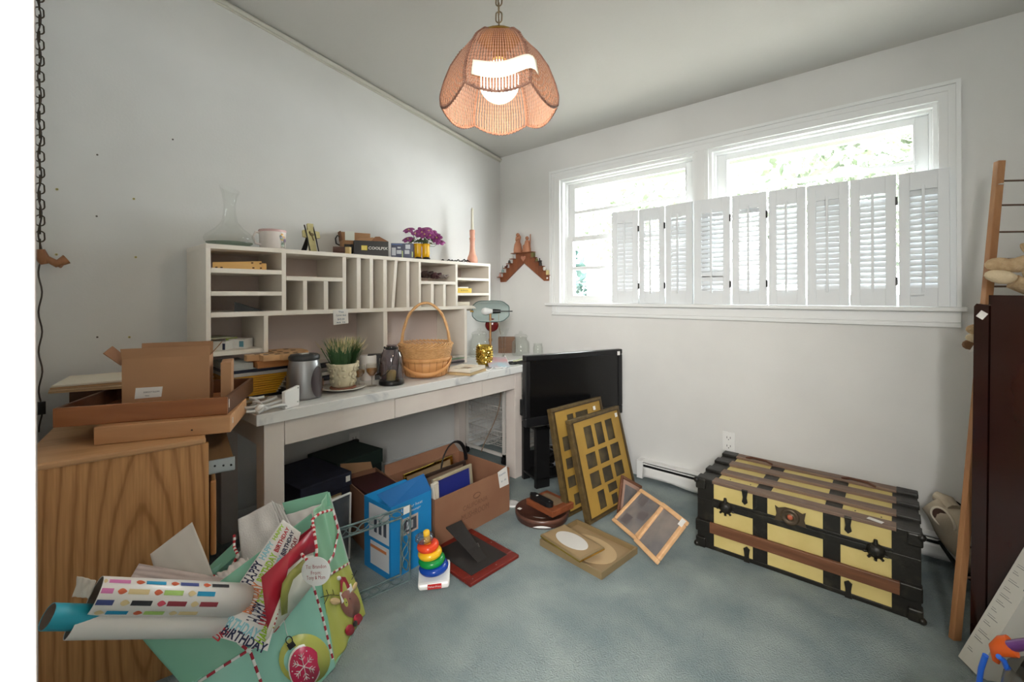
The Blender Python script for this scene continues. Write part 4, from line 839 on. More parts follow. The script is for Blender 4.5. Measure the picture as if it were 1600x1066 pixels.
# banker lamp
root = thing('banker_lamp', 'desk lamp with blue-grey glass shade and brass stem at the end of the hutch', 'lamp', (.43, -.575, ZC), VR(767, -4))
mb = MB().lathe([(0, .0015), (.07, .0015), (.072, .012), (.05, .02), (.012, .026), (0, .026)], 28, cap=False); mb.build('foot', M_['gold'], root)
MB().cyl((0, 0, .02), (0, 0, .36), .0085, 12).cyl((0, 0, .15), (0, 0, .17), .013, 12).build('stem', mat('worn_brass', (176, 136, 96), .35, .8), root)
MB().lathe([(0, .0), (.045, .003), (.048, .008), (.04, .014), (0, .016)], 24, M=T(.01, .02, .265) @ RX(PI / 2), cap=False).build('red_disc', mat('deep_red_glass', (96, 16, 18), .15), root)
SW, SH = .135, .075
def shade(u, v):                   # rounded half-trough of glass opening towards the room
    x = (u - .5) * 2; a = (v - .5) * 2; k = 1 - abs(x) ** 5 * .35; kk = 1 - abs(a) ** 6 * .12
    return (x * SW * kk, .055 - .075 * abs(a) ** 2 * k * .9, .365 + a * SH * k)
tealg = bpy.data.materials.new('teal_glass'); tealg.use_nodes = True; _n = tealg.node_tree.nodes; _b = _n['Principled BSDF']; _b.inputs['Base Color'].default_value = lin((198, 210, 208)); _b.inputs['Roughness'].default_value = .12
_t = _n.new('ShaderNodeBsdfTransparent'); _t.inputs[0].default_value = lin((226, 236, 234)); _m = _n.new('ShaderNodeMixShader'); _m.inputs[0].default_value = .42; tealg.node_tree.links.new(_b.outputs[0], _m.inputs[1]); tealg.node_tree.links.new(_t.outputs[0], _m.inputs[2]); tealg.node_tree.links.new(_m.outputs[0], _n['Material Output'].inputs[0])
mb = MB(); mb.grid(shade, 28, 16); mb.build('shade', tealg, root, solid=.004)
rimp = [shade(i / 14, 0) for i in range(15)] + [shade(1, j / 8) for j in range(1, 9)] + [shade(1 - i / 14, 1) for i in range(1, 15)] + [shade(0, 1 - j / 8) for j in range(1, 8)]
mb = MB().tube(rimp, .0028, 6, closed=True); mb.build('shade_rim', mat('teal_edge', (70, 92, 92), .25), root)
mb = MB(); mb.ball((-.035, .0, .365), .03, .027, .027, n=16); mb.tube([(-.02, 0, .365), (.02, 0, .365)], [.024, .013], 14); mb.build('bulb', mat('opal_bulb', (232, 234, 234), .3), root)
mb = MB(); mb.cyl((.018, 0, .365), (.075, 0, .365), .017, 14, r1=.013); mb.cyl((.075, 0, .365), (.16, 0, .365), .004, 8); mb.build('socket', M_['black'], root)
mb = MB(); mb.tube([(.06, -.01, .35), (.06, -.012, .27), (.075, -.012, .2)], .0012, 5); mb.cyl((-.145, 0, .365), (-.12, 0, .365), .006, 8); mb.build('pull_chain', M_['gold'], root)
p = ond(789, 566); root = thing('glass_flute', 'tall stemmed glass flute with knotted base at the right end of the desk', 'glass', (p[0] - .03, p[1] + .02, ZD))
MB().lathe([(.03, 0), (.03, .004), (.014, .03), (.008, .06), (.011, .1), (.012, .14), (.018, .18), (.035, .225), (.038, .24)], 20, cap=False).build('flute_body', G, root)
mb = MB()
for k in range(3): a = k * 2.1 + .5; mb.tube([(0, 0, .05), (.02 * math.cos(a), .02 * math.sin(a), .03), (.045 * math.cos(a), .045 * math.sin(a), .006)], [.008, .006, .004], 8)
mb.build('twisted_feet', G, root)
root = thing('wooden_box', 'dark brown wooden box behind the tall flute', 'box', (.13, -.17, ZC), math.radians(38)); carton(root, .14, .08, .13, wood('walnut', (96, 64, 42), (120, 84, 56), 'x'), .006, 'box_body')
one(MB().box(-.07, .07, -.09, .09, 0, .004), 'greeting_card', mat('pink_card', (206, 150, 150), .5, col2=(170, 196, 206), scale=7), 'pink and blue greeting card on the desk left of the tall flute', 'card', M=T(.585, -.665, ZD + .024) @ RZ(.9) @ RX(.22))
root = thing('folding_fan', 'small striped paper fan beside the tall flute', 'fan', (.60, -.545, ZD + .001), 0)
for k in range(5): MB().box(.02, .115, -.004, .004, .012 + k * .001, .013 + k * .001, M=RZ(.1 + k * .22) @ RY(-.22)).build('fan_blade', mat('fan_%d' % k, [(206, 214, 150), (230, 226, 206), (170, 196, 130), (236, 232, 214), (150, 180, 120)][k], .5), root)
one(MB().lathe([(0, 0), (.03, 0), (.035, .006), (.028, .016), (0, .02)], 16, cap=False), 'bottle_cap', M_['black'], 'black round cap near the front right edge of the desk', 'cap', ond(801, 569))
mb = MB().tube([ond(757 + t * 36, 578 - t * 6 + 3 * math.sin(t * 9)) for t in [i / 16 for i in range(17)]], .0035, 6); mb.tube([ond(778 + 8 * math.cos(a), 573 + 3.0 * math.sin(a)) for a in [i * .45 for i in range(14)]], .003, 6)
for i, v in enumerate(mb.v): v.z += .004
one(mb, 'coiled_string', M_['white'], 'thin white cord lying on the front edge of the desk below the gold cup', 'cord')
root = thing('wooden_paddle', 'round brown wooden paddle standing behind the pot of grass', 'board', M=frame((.40, -1.87, ZD), (.34, -1.79, ZD)))
MB().lathe([(0, 0), (.05, 0), (.052, .006), (.05, .012), (0, .012)], 28, M=T(.04, .0, .085) @ RX(PI / 2 + .1), cap=False).build('disc', wood('paddle', (150, 96, 58), (172, 116, 74), 'z'), root)
MB().box(-.01, .09, -.04, .0, 0, .05).build('foot_block', wood('foot_brown', (120, 76, 48), (140, 94, 62), 'x'), root, bev=.002)
for z_ in (.062, .085): MB().box(-.03, -.008, -.045, -.025, z_, z_ + .012).build('white_tag', M_['paper'], root)
# ============================================================ wall rack in the corner
def wall(px, py): q_ = PY(px, py, 0); return (q_.x, q_.z)
root = thing('figure_rack', 'brown wooden V shaped stepped rack hanging on the back wall in the corner', 'rack', (.279, 0, 1.36))
wr = wood('rack_brown', (116, 62, 34), (138, 80, 46), 'z', 30)
half = [(0, .23), (-.09, .23), (-.09, .185), (-.125, .185), (-.125, .148), (-.165, .148), (-.165, .11), (-.205, .11), (-.205, .07), (-.245, .07), (-.245, .035), (-.282, .035), (-.275, -.005), (-.22, -.005), (-.0, .13 + .02)]
half = [(x * .96, z_) for x, z_ in half]
for s in (1, -1):
    pl = [(s * x, z_) for x, z_ in half]; mb = MB(); mb.prism(pl if s > 0 else pl[::-1], 0, .016, M=RX(PI / 2)); mb.build('stepped_side', wr, root, bev=.001)
    for i in range(1, 6):
        x = half[2 * i][0] if 2 * i < len(half) else -.27; zz = [0, .185, .148, .11, .07, .035][i]; xx = [0, -.115, -.155, -.195, -.235, -.268][i] * .96
        MB().box(s * xx - .024, s * xx + .024, -.045, 0, zz - .001, zz + .005).build('small_shelf', wr, root)
MB().box(-.115, .115, -.05, 0, .23, .236).build('top_shelf', wr, root); MB().prism([(0, -.03), (.026, 0), (.024, .014), (.012, .018), (0, .01), (-.012, .018), (-.024, .014), (-.026, 0)], .017, .022, M=T(0, 0, .19) @ RX(PI / 2)).build('carved_heart', mat('pale_heart', (176, 118, 92), .5), root)
fw_ = mat('carved_pine', (178, 122, 92), .6)
mb = MB().lathe([(.036, 0), (.038, .02), (.03, .07), (.016, .1), (.02, .115), (.019, .13), (.007, .136)], 14, cap=True); mb.ball((0, 0, .15), .0165, n=10); mb.tube([(-.018, 0, .12), (-.005, -.02, .105), (.02, -.01, .12)], .006, 6); mb.tube([(.018, 0, .12), (.03, -.012, .11), (.028, -.01, .09)], .006, 6); mb.ball((.03, -.01, .125), .012, .008, .02, n=8)
one(mb, 'carved_woman', fw_, 'carved wooden figure of a standing woman on the left of the rack top', 'figurine', (.279 - .055, -.025, 1.5965))
mb = MB().lathe([(.034, 0), (.032, .03), (.024, .06), (.018, .09), (.008, .1)], 14); mb.ball((0, 0, .115), .016, n=10); mb.ball((-.035, 0, .05), .012, n=8); mb.tube([(-.035, 0, .0), (-.034, 0, .04)], [.016, .01], 8); mb.tube([(.03, 0, .02), (.036, 0, .145)], .004, 6); mb.tube([(.012, 0, .08), (.034, -.006, .09)], .006, 6); mb.tube([(-.01, 0, .08), (-.028, -.005, .055)], .006, 6)
one(mb, 'carved_shepherd', fw_, 'carved wooden figure of a man with staff on the right of the rack top', 'figurine', (.279 + .045, -.025, 1.5965))
def mini(i, s, name, m, label, mb):
    zz = [0, .185, .148, .11, .07, .035][i]; xx = [0, -.115, -.155, -.195, -.235, -.268][i] * .96
    one(mb, name, m, label, 'miniature', (.279 + s * xx, -.028, 1.36 + zz + .0055))
cer = mat('mini_ceramic', (206, 204, 198), .3); dkm = mat('mini_dark', (58, 52, 50), .5); pkm = mat('mini_pink', (196, 150, 140), .5); grm = mat('mini_green', (108, 104, 56), .5)
thim = [(.012, 0), (.012, .004), (.009, .022), (.004, .026)]
mini(5, 1, 'thimble', pkm, 'pale pink thimble on the lowest left step of the rack', MB().lathe(thim, 12))
mini(4, 1, 'miniature_tower', mat('mini_bluegreen', (140, 160, 158), .3), 'tiny blue-grey tower on the second lowest left step of the rack', MB().lathe([(.012, 0), (.012, .02), (.005, .03), (.004, .05), (.001, .065)], 12))
mini(3, 1, 'miniature_shoe', mat('mini_red', (92, 40, 36), .5), 'tiny dark red shoe on the middle left step of the rack', MB().ball((0, 0, .008), .012, .018, .008, n=8).ball((0, .012, .018), .008, .008, .012, n=8))
mini(2, 1, 'thimble', dkm, 'dark brown thimble on the second highest left step of the rack', MB().lathe(thim, 12))
mini(1, 1, 'thimble', cer, 'white thimble on the highest left step of the rack', MB().lathe(thim, 12))
mini(1, -1, 'miniature_house', grm, 'tiny olive house on the highest right step of the rack', MB().box(-.014, .014, -.012, .012, 0, .03).prism([(-.017, .03), (.017, .03), (0, .044)], -.013, .013, M=RX(PI / 2)))
mini(2, -1, 'thimble', grm, 'olive thimble on the second highest right step of the rack', MB().lathe(thim, 12))
mini(3, -1, 'miniature_windmill', dkm, 'tiny dark windmill on the middle right step of the rack', MB().lathe([(.012, 0), (.007, .04), (.004, .046)], 10).box(-.024, .024, -.014, -.012, .032, .042).box(-.005, .005, -.014, -.012, .012, .062))
mini(4, -1, 'miniature_cup', cer, 'tiny grey and white cup on the second lowest right step of the rack', MB().lathe([(.008, 0), (.013, .012), (.012, .026), (.010, .03)], 12).tube([(.012, 0, .02), (.02, 0, .016), (.012, 0, .008)], .002, 5))
mini(5, -1, 'miniature_book', mat('mini_cream', (206, 192, 140), .5), 'tiny cream block on the lowest right step of the rack', MB().box(-.008, .012, -.012, .012, 0, .038))
one(MB().box(-.008, .008, -.001, 0, -.006, .008), 'price_sticker', M_['paper'], 'tiny white sticker on the lower right end of the rack', 'sticker', (.279 + .245, -.0172, 1.375))
# ============================================================ wire cart beside the desk
root = thing('wire_cart', 'white metal wire basket cart on black casters between desk and corner', 'cart', (0, 0, 0))
wm = mat('white_wire', (214, 210, 204), .4)
cx0, cx1, cy0, cy1 = .05, .47, -.475, -.035
mb = MB()
for x, y in ((cx0, cy0), (cx0, cy1), (cx1 - .02, cy0), (cx1 - .02, cy1)): mb.box(x, x + .02, y, y + .018, .055, .74)
for y in (cy0, cy1): mb.box(cx0, cx1, y, y + .018, .055, .075); mb.box(cx0, cx1, y, y + .018, .725, .743)
for x in (cx0, cx1 - .02): mb.box(x, x + .02, cy0, cy1, .055, .075)
for z_ in (.25, .43, .6):
    for x in (cx0 + .004, cx1 - .012): mb.box(x, x + .008, cy0 + .01, cy1 + .01, z_, z_ + .012)
mb.build('cart_frame', wm, root); MB().box(cx0 - .01, cx1 + .01, cy0 - .005, cy1 + .022, .744, .76).build('cart_top', M_['white'], root, bev=.002)
for j, z_ in enumerate((.12, .30, .48)):
    mb = MB(); a, b, c_, d = cx0 + .025, cx1 - .025, cy0 + .02, cy1
    for k in range(13): x = a + (b - a) * k / 12; mb.tube([(x, c_, z_ + .11), (x, c_, z_), (x, d, z_), (x, d, z_ + .11)], .0016, 5)
    for k in range(13): y = c_ + (d - c_) * k / 12; mb.tube([(a, y, z_ + .11), (a, y, z_), (b, y, z_), (b, y, z_ + .11)], .0016, 5)
    for q in (0, .04, .08, .11): mb.tube([(a, c_, z_ + q), (b, c_, z_ + q), (b, d, z_ + q), (a, d, z_ + q)], .003 if q == .11 else .0016, 5, closed=True)
    mb.build('wire_basket', wm, root)
for x, y in ((cx0 + .01, cy0 + .01), (cx0 + .01, cy1 + .008), (cx1 - .01, cy0 + .01), (cx1 - .01, cy1 + .008)):
    mb = MB(); mb.cyl((x - .012, y, .022), (x + .012, y, .022), .0218, 16); mb.box(x - .018, x + .018, y - .012, y + .012, .026, .056); mb.build('caster', M_['black'], root)
bk = M_['black']
def cable(name, label, pts, r, m, cat='cord'):
    mb = MB(); P_ = [Vector(p) for p in pts]; Q = []
    for i in range(len(P_) - 1):
        p0 = P_[max(0, i - 1)]; p1 = P_[i]; p2 = P_[i + 1]; p3 = P_[min(len(P_) - 1, i + 2)]
        for t in [k / 8 for k in range(8)]: Q.append(.5 * ((2 * p1) + (-p0 + p2) * t + (2 * p0 - 5 * p1 + 4 * p2 - p3) * t * t + (-p0 + 3 * p1 - 3 * p2 + p3) * t ** 3))
    Q.append(P_[-1]); mb.tube(Q, r, 6); return one(mb, name, m, label, cat)
cable('looped_cable', 'thick black power cord looping on the carpet behind the desk leg', [PZ(845, 722, .01), PZ(820, 728, .008), PZ(800, 736, .008), PZ(801, 741, .008), PZ(820, 738, .01), PZ(835, 730, .012), PZ(845, 720, .03)], .006, bk)
cable('thin_cord', 'thin white cord trailing on the carpet by the rear desk leg', [PZ(735, 700, .004), PZ(750, 690, .006), PZ(762, 694, .006), PZ(775, 690, .006), PZ(785, 680, .006)], .004, M_['white'])
cable('lamp_cord', 'brown lamp cord hanging in front of the wire cart', [PX(783, 612, .52), PX(779, 640, .52), PX(770, 665, .50), PX(758, 690, .48), PX(752, 706, .46)], .0035, mat('tan_cord', (126, 104, 84), .6))
p = PX(553, 690, 0); cable('plugged_cord', 'black cord with plug in the left wall outlet', [(.02, p.y, p.z + .0), (.05, p.y + .02, p.z - .03), (.05, p.y + .06, p.z - .16), (.04, p.y + .09, .1), (.06, p.y + .12, .006)], .004, bk)
one(MB().box(.0, .03, -.016, .016, -.016, .018), 'wall_plug_adapter', bk, 'black plug pushed into the outlet under the desk', 'plug', (.0075, p.y, p.z + .0), bev=.003)
# ============================================================ television and its stand
A, B = D(821, 669, 2.7), D(973, 646, 2.7 * 1.124); A.z = B.z = .436
TM2 = frame(A, B); tw = (B - A).length; thh = .436
tv = thing('television', 'black flat screen television standing between desk and golden frames', 'television', M=TM2)
tvb = mat('tv_bezel', (24, 24, 26), .3); scr = mat('tv_screen', (14, 14, 15), .22)
mb = MB(); bz = .035; mb.box(0, tw, 0, .04, 0, bz * 1.6); mb.box(0, tw, 0, .04, thh - bz, thh); mb.box(0, bz, 0, .04, bz * 1.6, thh - bz); mb.box(tw - bz, tw, 0, .04, bz * 1.6, thh - bz); mb.build('bezel', tvb, tv, bev=.006)
MB().box(bz - .002, tw - bz + .002, .006, .03, bz * 1.6 - .002, thh - bz + .002).build('screen', scr, tv); MB().box(.04, tw - .04, .04, .085, .03, thh - .05).build('rear_shell', tvb, tv, bev=.015)
MB().box(.0, .05, .05, .075, .06, .16).build('side_ports', bk, tv, bev=.004)
mb = MB(); mb.box(tw * .42, tw * .58, .02, .05, -.03, .01); mb.box(tw * .28, tw * .72, -.06, .14, -.045, -.03); mb.build('tv_foot', tvb, tv, bev=.005)
one(MB().box(0, .022, -.001, 0, 0, .026), 'price_sticker', M_['paper'], 'white price sticker on the upper right corner of the television', 'sticker', M=TM2 @ T(tw - .045, -.0003, thh - .04))
SF = frame(PZ(838, 765, 0) , PZ(838, 765, 0) + (B - A)); st_ = thing('tv_stand', 'black open metal stand stuffed with cables under the television', 'stand', M=SF)
mb = MB(); hS = .388; w0, d0 = .62, .2
for x in (0, w0 - .05):
    for y in (0, d0 - .03): mb.box(x, x + (.1 if y == 0 and x == 0 else .05), y, y + .03, 0, hS)
mb.box(0, w0, 0, d0, hS - .018, hS); mb.box(0, w0, 0, d0, .05, .065); mb.box(0, w0, d0 - .01, d0, .065, .18); mb.build('stand_frame', M_['blackmetal'], st_, bev=.003)
random.seed(7)
for k in range(5):
    one_pts = [(.14 + .07 * k + .05 * math.sin(a * 1.7 + k), .09 + .05 * math.cos(a + k), .075 + .05 * k * .6 + .06 * (1 + math.sin(a * .9 + k * 2))) for a in [i * .4 for i in range(26)]]
    MB().tube(one_pts, .006, 6).build('cable_coil', [bk, mat('grey_cable', (120, 122, 126), .4)][k % 3 == 1] if k < 2 else (bk if k != 3 else bpy.data.materials['grey_cable']), st_)
# ============================================================ golden collage frames
def w_of(P1, P2, th, side=1):
    e = (Vector(P2) - Vector(P1)); e.z = 0; e.normalize(); n = Vector((-e.y, e.x, 0)) * side
    return e, (n * math.sin(th) + Vector((0, 0, math.cos(th))))
gm = mat('gold_mat_board', (170, 136, 62), .6, col2=(156, 122, 54), scale=4); gf = mat('bronze_frame', (104, 86, 52), .45, .3, col2=(84, 68, 42), scale=30); gf2 = mat('dark_bronze_edge', (72, 58, 38), .4, .3)
def collage(label, P1, P2, th, W, H, holes):
    e, up_ = w_of(P1, P2, th); M = basis(P1, e, up_)          # local x along the floor, y up the frame, z towards the room
    M = M @ T(0, 0, 0); root = thing('collage_frame', label, 'picture frame', M=M)
    t = .035; b = .022; mb = MB()
    for x0_, x1_, y0_, y1_ in ((0, W, 0, b), (0, W, H - b, H), (0, b, b, H - b), (W - b, W, b, H - b)): mb.box(x0_, x1_, y0_, y1_, -t, 0)
    mb.build('frame', gf, root, bev=.003)
    mb = MB(); c_ = b - .006
    for x0_, x1_, y0_, y1_ in ((c_, W - c_, c_, c_ + .006), (c_, W - c_, H - c_ - .006, H - c_), (c_, c_ + .006, c_, H - c_), (W - c_ - .006, W - c_, c_, H - c_)): mb.box(x0_, x1_, y0_, y1_, -.002, .003)
    mb.build('inner_lip', gf2, root)
    # mat board with window openings, cut as strips
    xs = sorted({b, W - b} | {round(v, 4) for h in holes for v in h[:2]}); ys = sorted({b, H - b} | {round(v, 4) for h in holes for v in h[2:]})
    mb = MB()
    for i in range(len(xs) - 1):
        for j in range(len(ys) - 1):
            cxm, cym = (xs[i] + xs[i + 1]) / 2, (ys[j] + ys[j + 1]) / 2
            if not any(h[0] < cxm < h[1] and h[2] < cym < h[3] for h in holes): mb.box(xs[i], xs[i + 1], ys[j], ys[j + 1], -.008, -.005)
    mb.build('mat_board', gm, root); MB().box(b, W - b, b, H - b, -.028, -.022).build('backing', mat('backing_grey', (92, 80, 54), .7, col2=(60, 54, 44), scale=12) if 'backing_grey' not in bpy.data.materials else bpy.data.materials['backing_grey'], root)
    return root, M
P1 = PZ(922, 824); P2 = PZ(1003, 775)
W_, H_ = .49, .55; hs_ = []
for x in (.11, .215, .32): hs_.append((x, x + .075, .37, .49))
for y in (.265, .16):
    for x in (.085, .205, .325): hs_.append((x, x + .09, y, y + .08))
hs_ += [(.12, .185, .04, .135), (.225, .315, .10, .145), (.24, .30, .03, .085), (.35, .41, .045, .135)]
P1.z = P2.z = .009
r1, M1 = collage('gold matted collage frame with ten openings, the front one of the leaning pair', P1, P2, math.radians(14.4), W_, H_, hs_)
one(MB().box(-.012, .012, -.012, .012, 0, .001), 'price_sticker', M_['paper'], 'white price sticker on the front gold collage frame', 'sticker', M=M1 @ T(.44, .50, .0005))
Q1 = PZ(888, 812); Q1.z = .009
hb = [(.13, .19, .50, .535), (.21, .33, .46, .535), (.06, .12, .34, .42), (.06, .12, .24, .30), (.05, .12, .14, .20), (.08, .2, .04, .1), (.2, .3, .3, .4)]
r2, M2 = collage('gold matted collage frame leaning behind the front one, against the television stand', Q1, Q1 + Vector((.04, .4, 0)), math.radians(12.2), .48, .59, hb)
one(MB().box(-.012, .012, -.012, .012, 0, .001), 'price_sticker', M_['paper'], 'white price sticker on the rear gold collage frame', 'sticker', M=M2 @ T(.39, .53, .0005))
# small brown frame leaning, and the light hinged double frame
def leaf(root, M, W, H, bw, t, fm, inner, name='frame_leaf'):
    mb = MB(); mb.M = M
    for a in ((0, W, 0, bw), (0, W, H - bw, H), (0, bw, bw, H - bw), (W - bw, W, bw, H - bw)): mb.box(a[0], a[1], a[2], a[3], 0, t)
    o = mb.build(name, fm, root, bev=.004); mb = MB(); mb.M = M; mb.box(bw * .8, W - bw * .8, bw * .8, H - bw * .8, t * .35, t * .5); mb.build('picture_panel', inner, o); return o
brf = wood('brown_frame', (98, 62, 44), (120, 80, 58), 'x'); pal = wood('light_frame', (206, 160, 116), (224, 182, 138), 'x', 30); pinkm = mat('dusty_mat', (188, 152, 134), .7)
glz = mat('glazed_grey', (142, 134, 130), .12, col2=(112, 110, 112), scale=8)
nn = (M1.to_3x3() @ Vector((0, 0, 1))).normalized(); pp = P1 + nn * .012
def onpl(px, py): r_ = ray(px, py); return CAM + r_ * ((pp - CAM).dot(nn) / r_.dot(nn))
C1, C2, C3 = onpl(960, 739), onpl(1005, 764), onpl(963, 802); MC = basis(C3, (C2 - C1), (C1 - C3)); hC = (C1 - C3).length
root = thing('brown_picture_frame', 'small dark brown frame with dusty pink mat leaning on the front gold frame', 'picture frame', M=MC @ T(0, 0, .0))
leaf(root, Matrix.Identity(4), .21, hC, .018, .014, brf, pinkm); MB().box(.045, .165, .04, hC - .04, .0075, .0085).build('glass_panel', glz, root)
a0 = PZ(957, 815, .004); a1 = PZ(993, 846, .004)
root = thing('double_frame', 'light wood hinged double picture frame lying open on the carpet', 'picture frame', (a1.x, a1.y, 0))
iv = Matrix.Translation((-a1.x, -a1.y, 0)); LW = .24
e, u_ = w_of(a0, a1, math.radians(53.2)); MA = iv @ basis(a0, e, u_); leaf(root, MA, (a1 - a0).length, LW, .02, .014, pal, glz)
b0 = PZ(993, 848, .004); b1 = PZ(1028, 884, .004); e, u_ = w_of(b0, b1, math.radians(44.7)); MBm = iv @ basis(b0, e, u_); leaf(root, MBm, (b1 - b0).length, LW, .022, .02, pal, glz)
for x, y, w_, h_ in ((.04, .03, .06, .055), (.11, .1, .06, .05), (.05, .16, .05, .05)):
    mb = MB(); mb.M = MA; mb.box(x, x + w_, y, y + h_, .0075, .0082); mb.build('photo_print', mat('print_dark', (104, 98, 100), .3) if 'print_dark' not in bpy.data.materials else bpy.data.materials['print_dark'], root)
one(MB().box(0, .03, 0, .035, 0, .001), 'price_sticker', M_['paper'], 'white sticker on the outer corner of the light double frame', 'sticker', M=T(a1.x, a1.y, 0) @ MBm @ T((b1 - b0).length - .032, LW - .04, .0205))
# oval mats
om = mat('tan_metal_frame', (142, 122, 88), .4, .3); omi = mat('tan_mat', (150, 126, 92), .7); bge = mat('beige_oval', (184, 158, 120), .7)
O0, O1, O3 = PZ(940, 907, 0), PZ(993, 868, 0), PZ(869, 866, 0)
MO = basis((O0.x, O0.y, .0), (O1 - O0), (O3 - O0)); ow, oh = .29, .37
root = thing('oval_mat_frame', 'shallow tan frame with beige oval opening lying on the carpet', 'picture frame', M=MO)
mb = MB()
for a in ((0, ow, 0, .008), (0, ow, oh - .008, oh), (0, .008, .008, oh - .008), (ow - .008, ow, .008, oh - .008)): mb.box(a[0], a[1], a[2], a[3], 0, .032)
mb.build('frame', om, root, bev=.001); MB().box(.006, ow - .006, .006, oh - .006, .002, .008).build('mat_board', omi, root)
mb = MB().prism([(ow / 2 + .105 * math.cos(a), oh / 2 + .15 * math.sin(a)) for a in [i * PI / 24 for i in range(48)]], .008, .0095); mb.build('oval_opening', bge, root)
S0, S1, S3 = PZ(906, 877, .045), PZ(943, 858, .045), PZ(857, 834, .045)
MS = basis((S0.x, S0.y, .036), (S1 - S0), (S3 - S0)); sw_, sh_ = .165, .27
root = thing('oval_mat_frame', 'smaller brassy frame with pale grey oval lying on the larger oval frame', 'picture frame', M=MS)
mb = MB().box(0, sw_, 0, sh_, 0, .014); mb.build('frame', om, root, bev=.002); MB().box(.01, sw_ - .01, .01, sh_ - .01, .014, .0152).build('mat_board', omi, root)
MB().prism([(sw_ / 2 + .055 * math.cos(a), sh_ / 2 + .095 * math.sin(a)) for a in [i * PI / 24 for i in range(48)]], .0152, .0165).build('oval_opening', mat('pale_grey_oval', (206, 204, 200), .5), root)
MB().box(-.001, .0, .0, sh_, .002, .008).build('gilt_edge', gold, root); MB().box(0, sw_, -.001, 0, .003, .009).build('gilt_edge', gold, root)
# round brown tray, wooden box and remote
cT = PZ(847, 807, 0); brn = mat('brown_lacquer', (78, 50, 42), .35, col2=(92, 60, 48), scale=10)
root = thing('round_tray', 'round dark brown tray with curved white inlays on the carpet', 'tray', (cT.x, cT.y, 0))
MB().lathe([(0, 0), (.14, 0), (.145, .006), (.145, .022), (.150, .024), (.150, .045), (.143, .047), (.138, .034), (0, .030)], 44, cap=False).build('tray_body', brn, root)
va = VR(850)
for a0_, R_, l_, zz in ((va - PI / 2, .1455, .7, .008), (va - PI / 2 - .2, .085, .8, .031), (va - PI / 2 + .9, .075, .7, .031)):
    mb = MB()
    def arc(u, v, a0_=a0_, R_=R_, l_=l_, zz=zz):
        a = a0_ + (u - .5) * l_; w_ = .005 * math.sin(PI * min(max(u, .05), .95))
        return ((R_ + (.0006 if zz < .01 else 0) + (0 if zz < .01 else (v - .5) * 2 * w_)) * math.cos(a), (R_ + (.0006 if zz < .01 else 0) + (0 if zz < .01 else (v - .5) * 2 * w_)) * math.sin(a), zz + ((v) * .012 * math.sin(PI * u) if zz < .01 else .001))
    mb.grid(arc, 16, 2); mb.build('white_inlay', M_['white'], root, solid=.001)
bx0 = PZ(822, 788, .05); bx1 = PZ(868, 812, .05); ML = frame(bx0, bx1, .0485); wd = wood('cherry', (112, 60, 36), (140, 80, 50), 'x')
root = thing('wooden_box', 'cherry wood box with cable sleeve lying on the round tray', 'box', M=ML); MB().box(0, .21, 0, .17, 0, .034).build('box_body', wd, root, bev=.004)
MB().box(.03, .17, .06, .14, .034, .0355).build('lid_panel', mat('sage_cloth', (128, 108, 84), .8), root)
root = thing('remote_control', 'black remote control lying on the cherry wood box', 'remote', M=ML @ T(.0, .035, .0345) @ RZ(-.02)); mb = MB().prism([(0, .0), (.02, -.022), (.06, -.024), (.15, -.024), (.17, -.016), (.176, 0), (.17, .016), (.15, .022), (.06, .02), (.02, .02)], .001, .026); mb.build('remote_body', bk, root, bev=.006)
MB().box(.052, .062, -.006, .006, .0262, .027).build('white_button', M_['white'], root); MB().cyl((.155, 0, .026), (.155, 0, .0268), .005, 10).build('grey_button', M_['steel'], root)
p = PZ(799, 789, .002); one(MB().lathe([(0, 0), (.04, 0), (.043, .004), (.04, .01), (.03, .008), (0, .008)], 28, cap=False), 'white_disc', M_['white'], 'small round white lid lying between the carton and the round tray', 'lid', (p.x - .0, p.y + .01, .0))
one(MB().box(0, .02, 0, .02, 0, .001), 'price_sticker', M_['paper'], 'tiny white sticker on the left rim of the round tray', 'sticker', (PZ(808, 795, .048).x, PZ(808, 795, .048).y, .0475))
# red frame face down with its black easel back
R0, R1, R3 = PZ(735, 919), PZ(808, 874), PZ(662, 870); MR = basis((R0.x, R0.y, 0), R1 - R0, R3 - R0); rw_, rh_ = .30, .345
root = thing('red_frame', 'dark red picture frame lying face down with black velvet back', 'picture frame', M=MR)
redw = wood('red_lacquer', (96, 24, 18), (122, 36, 26), 'x', 20, .3); mb = MB()
for a in ((0, rw_, 0, .045), (0, rw_, rh_ - .045, rh_), (0, .045, .045, rh_ - .045), (rw_ - .045, rw_, .045, rh_ - .045)): mb.box(a[0], a[1], a[2], a[3], 0, .016)
mb.build('frame', redw, root, bev=.004); velv = mat('black_velvet', (36, 32, 30), .85); MB().box(.04, rw_ - .04, .04, rh_ - .04, .002, .0175).build('velvet_back', velv, root)
mb = MB().hexa([(.115, .10, .0185), (.165, .10, .0185), (.165, .106, .0185), (.115, .106, .0185), (.10, .30, .12), (.20, .30, .12), (.20, .306, .12), (.10, .306, .12)]) if False else MB()
mb.hexa([(.12, .09, .018), (.175, .09, .018), (.175, .097, .018), (.12, .097, .018), (.10, .30, .105), (.195, .30, .105), (.195, .30, .112), (.10, .30, .112)]); mb.build('easel_leg', velv, root)
mb = MB().tube([(.21, .18, .019), (.218, .2, .026), (.205, .21, .02)], .0018, 6); mb.build('hanger', M_['steel'], root)
for x, y in ((.28, .17), (.03, .02), (.17, .02)): MB().cyl((x, y, .016), (x, y, .0172), .0028, 8).build('pin', M_['steel'], root)
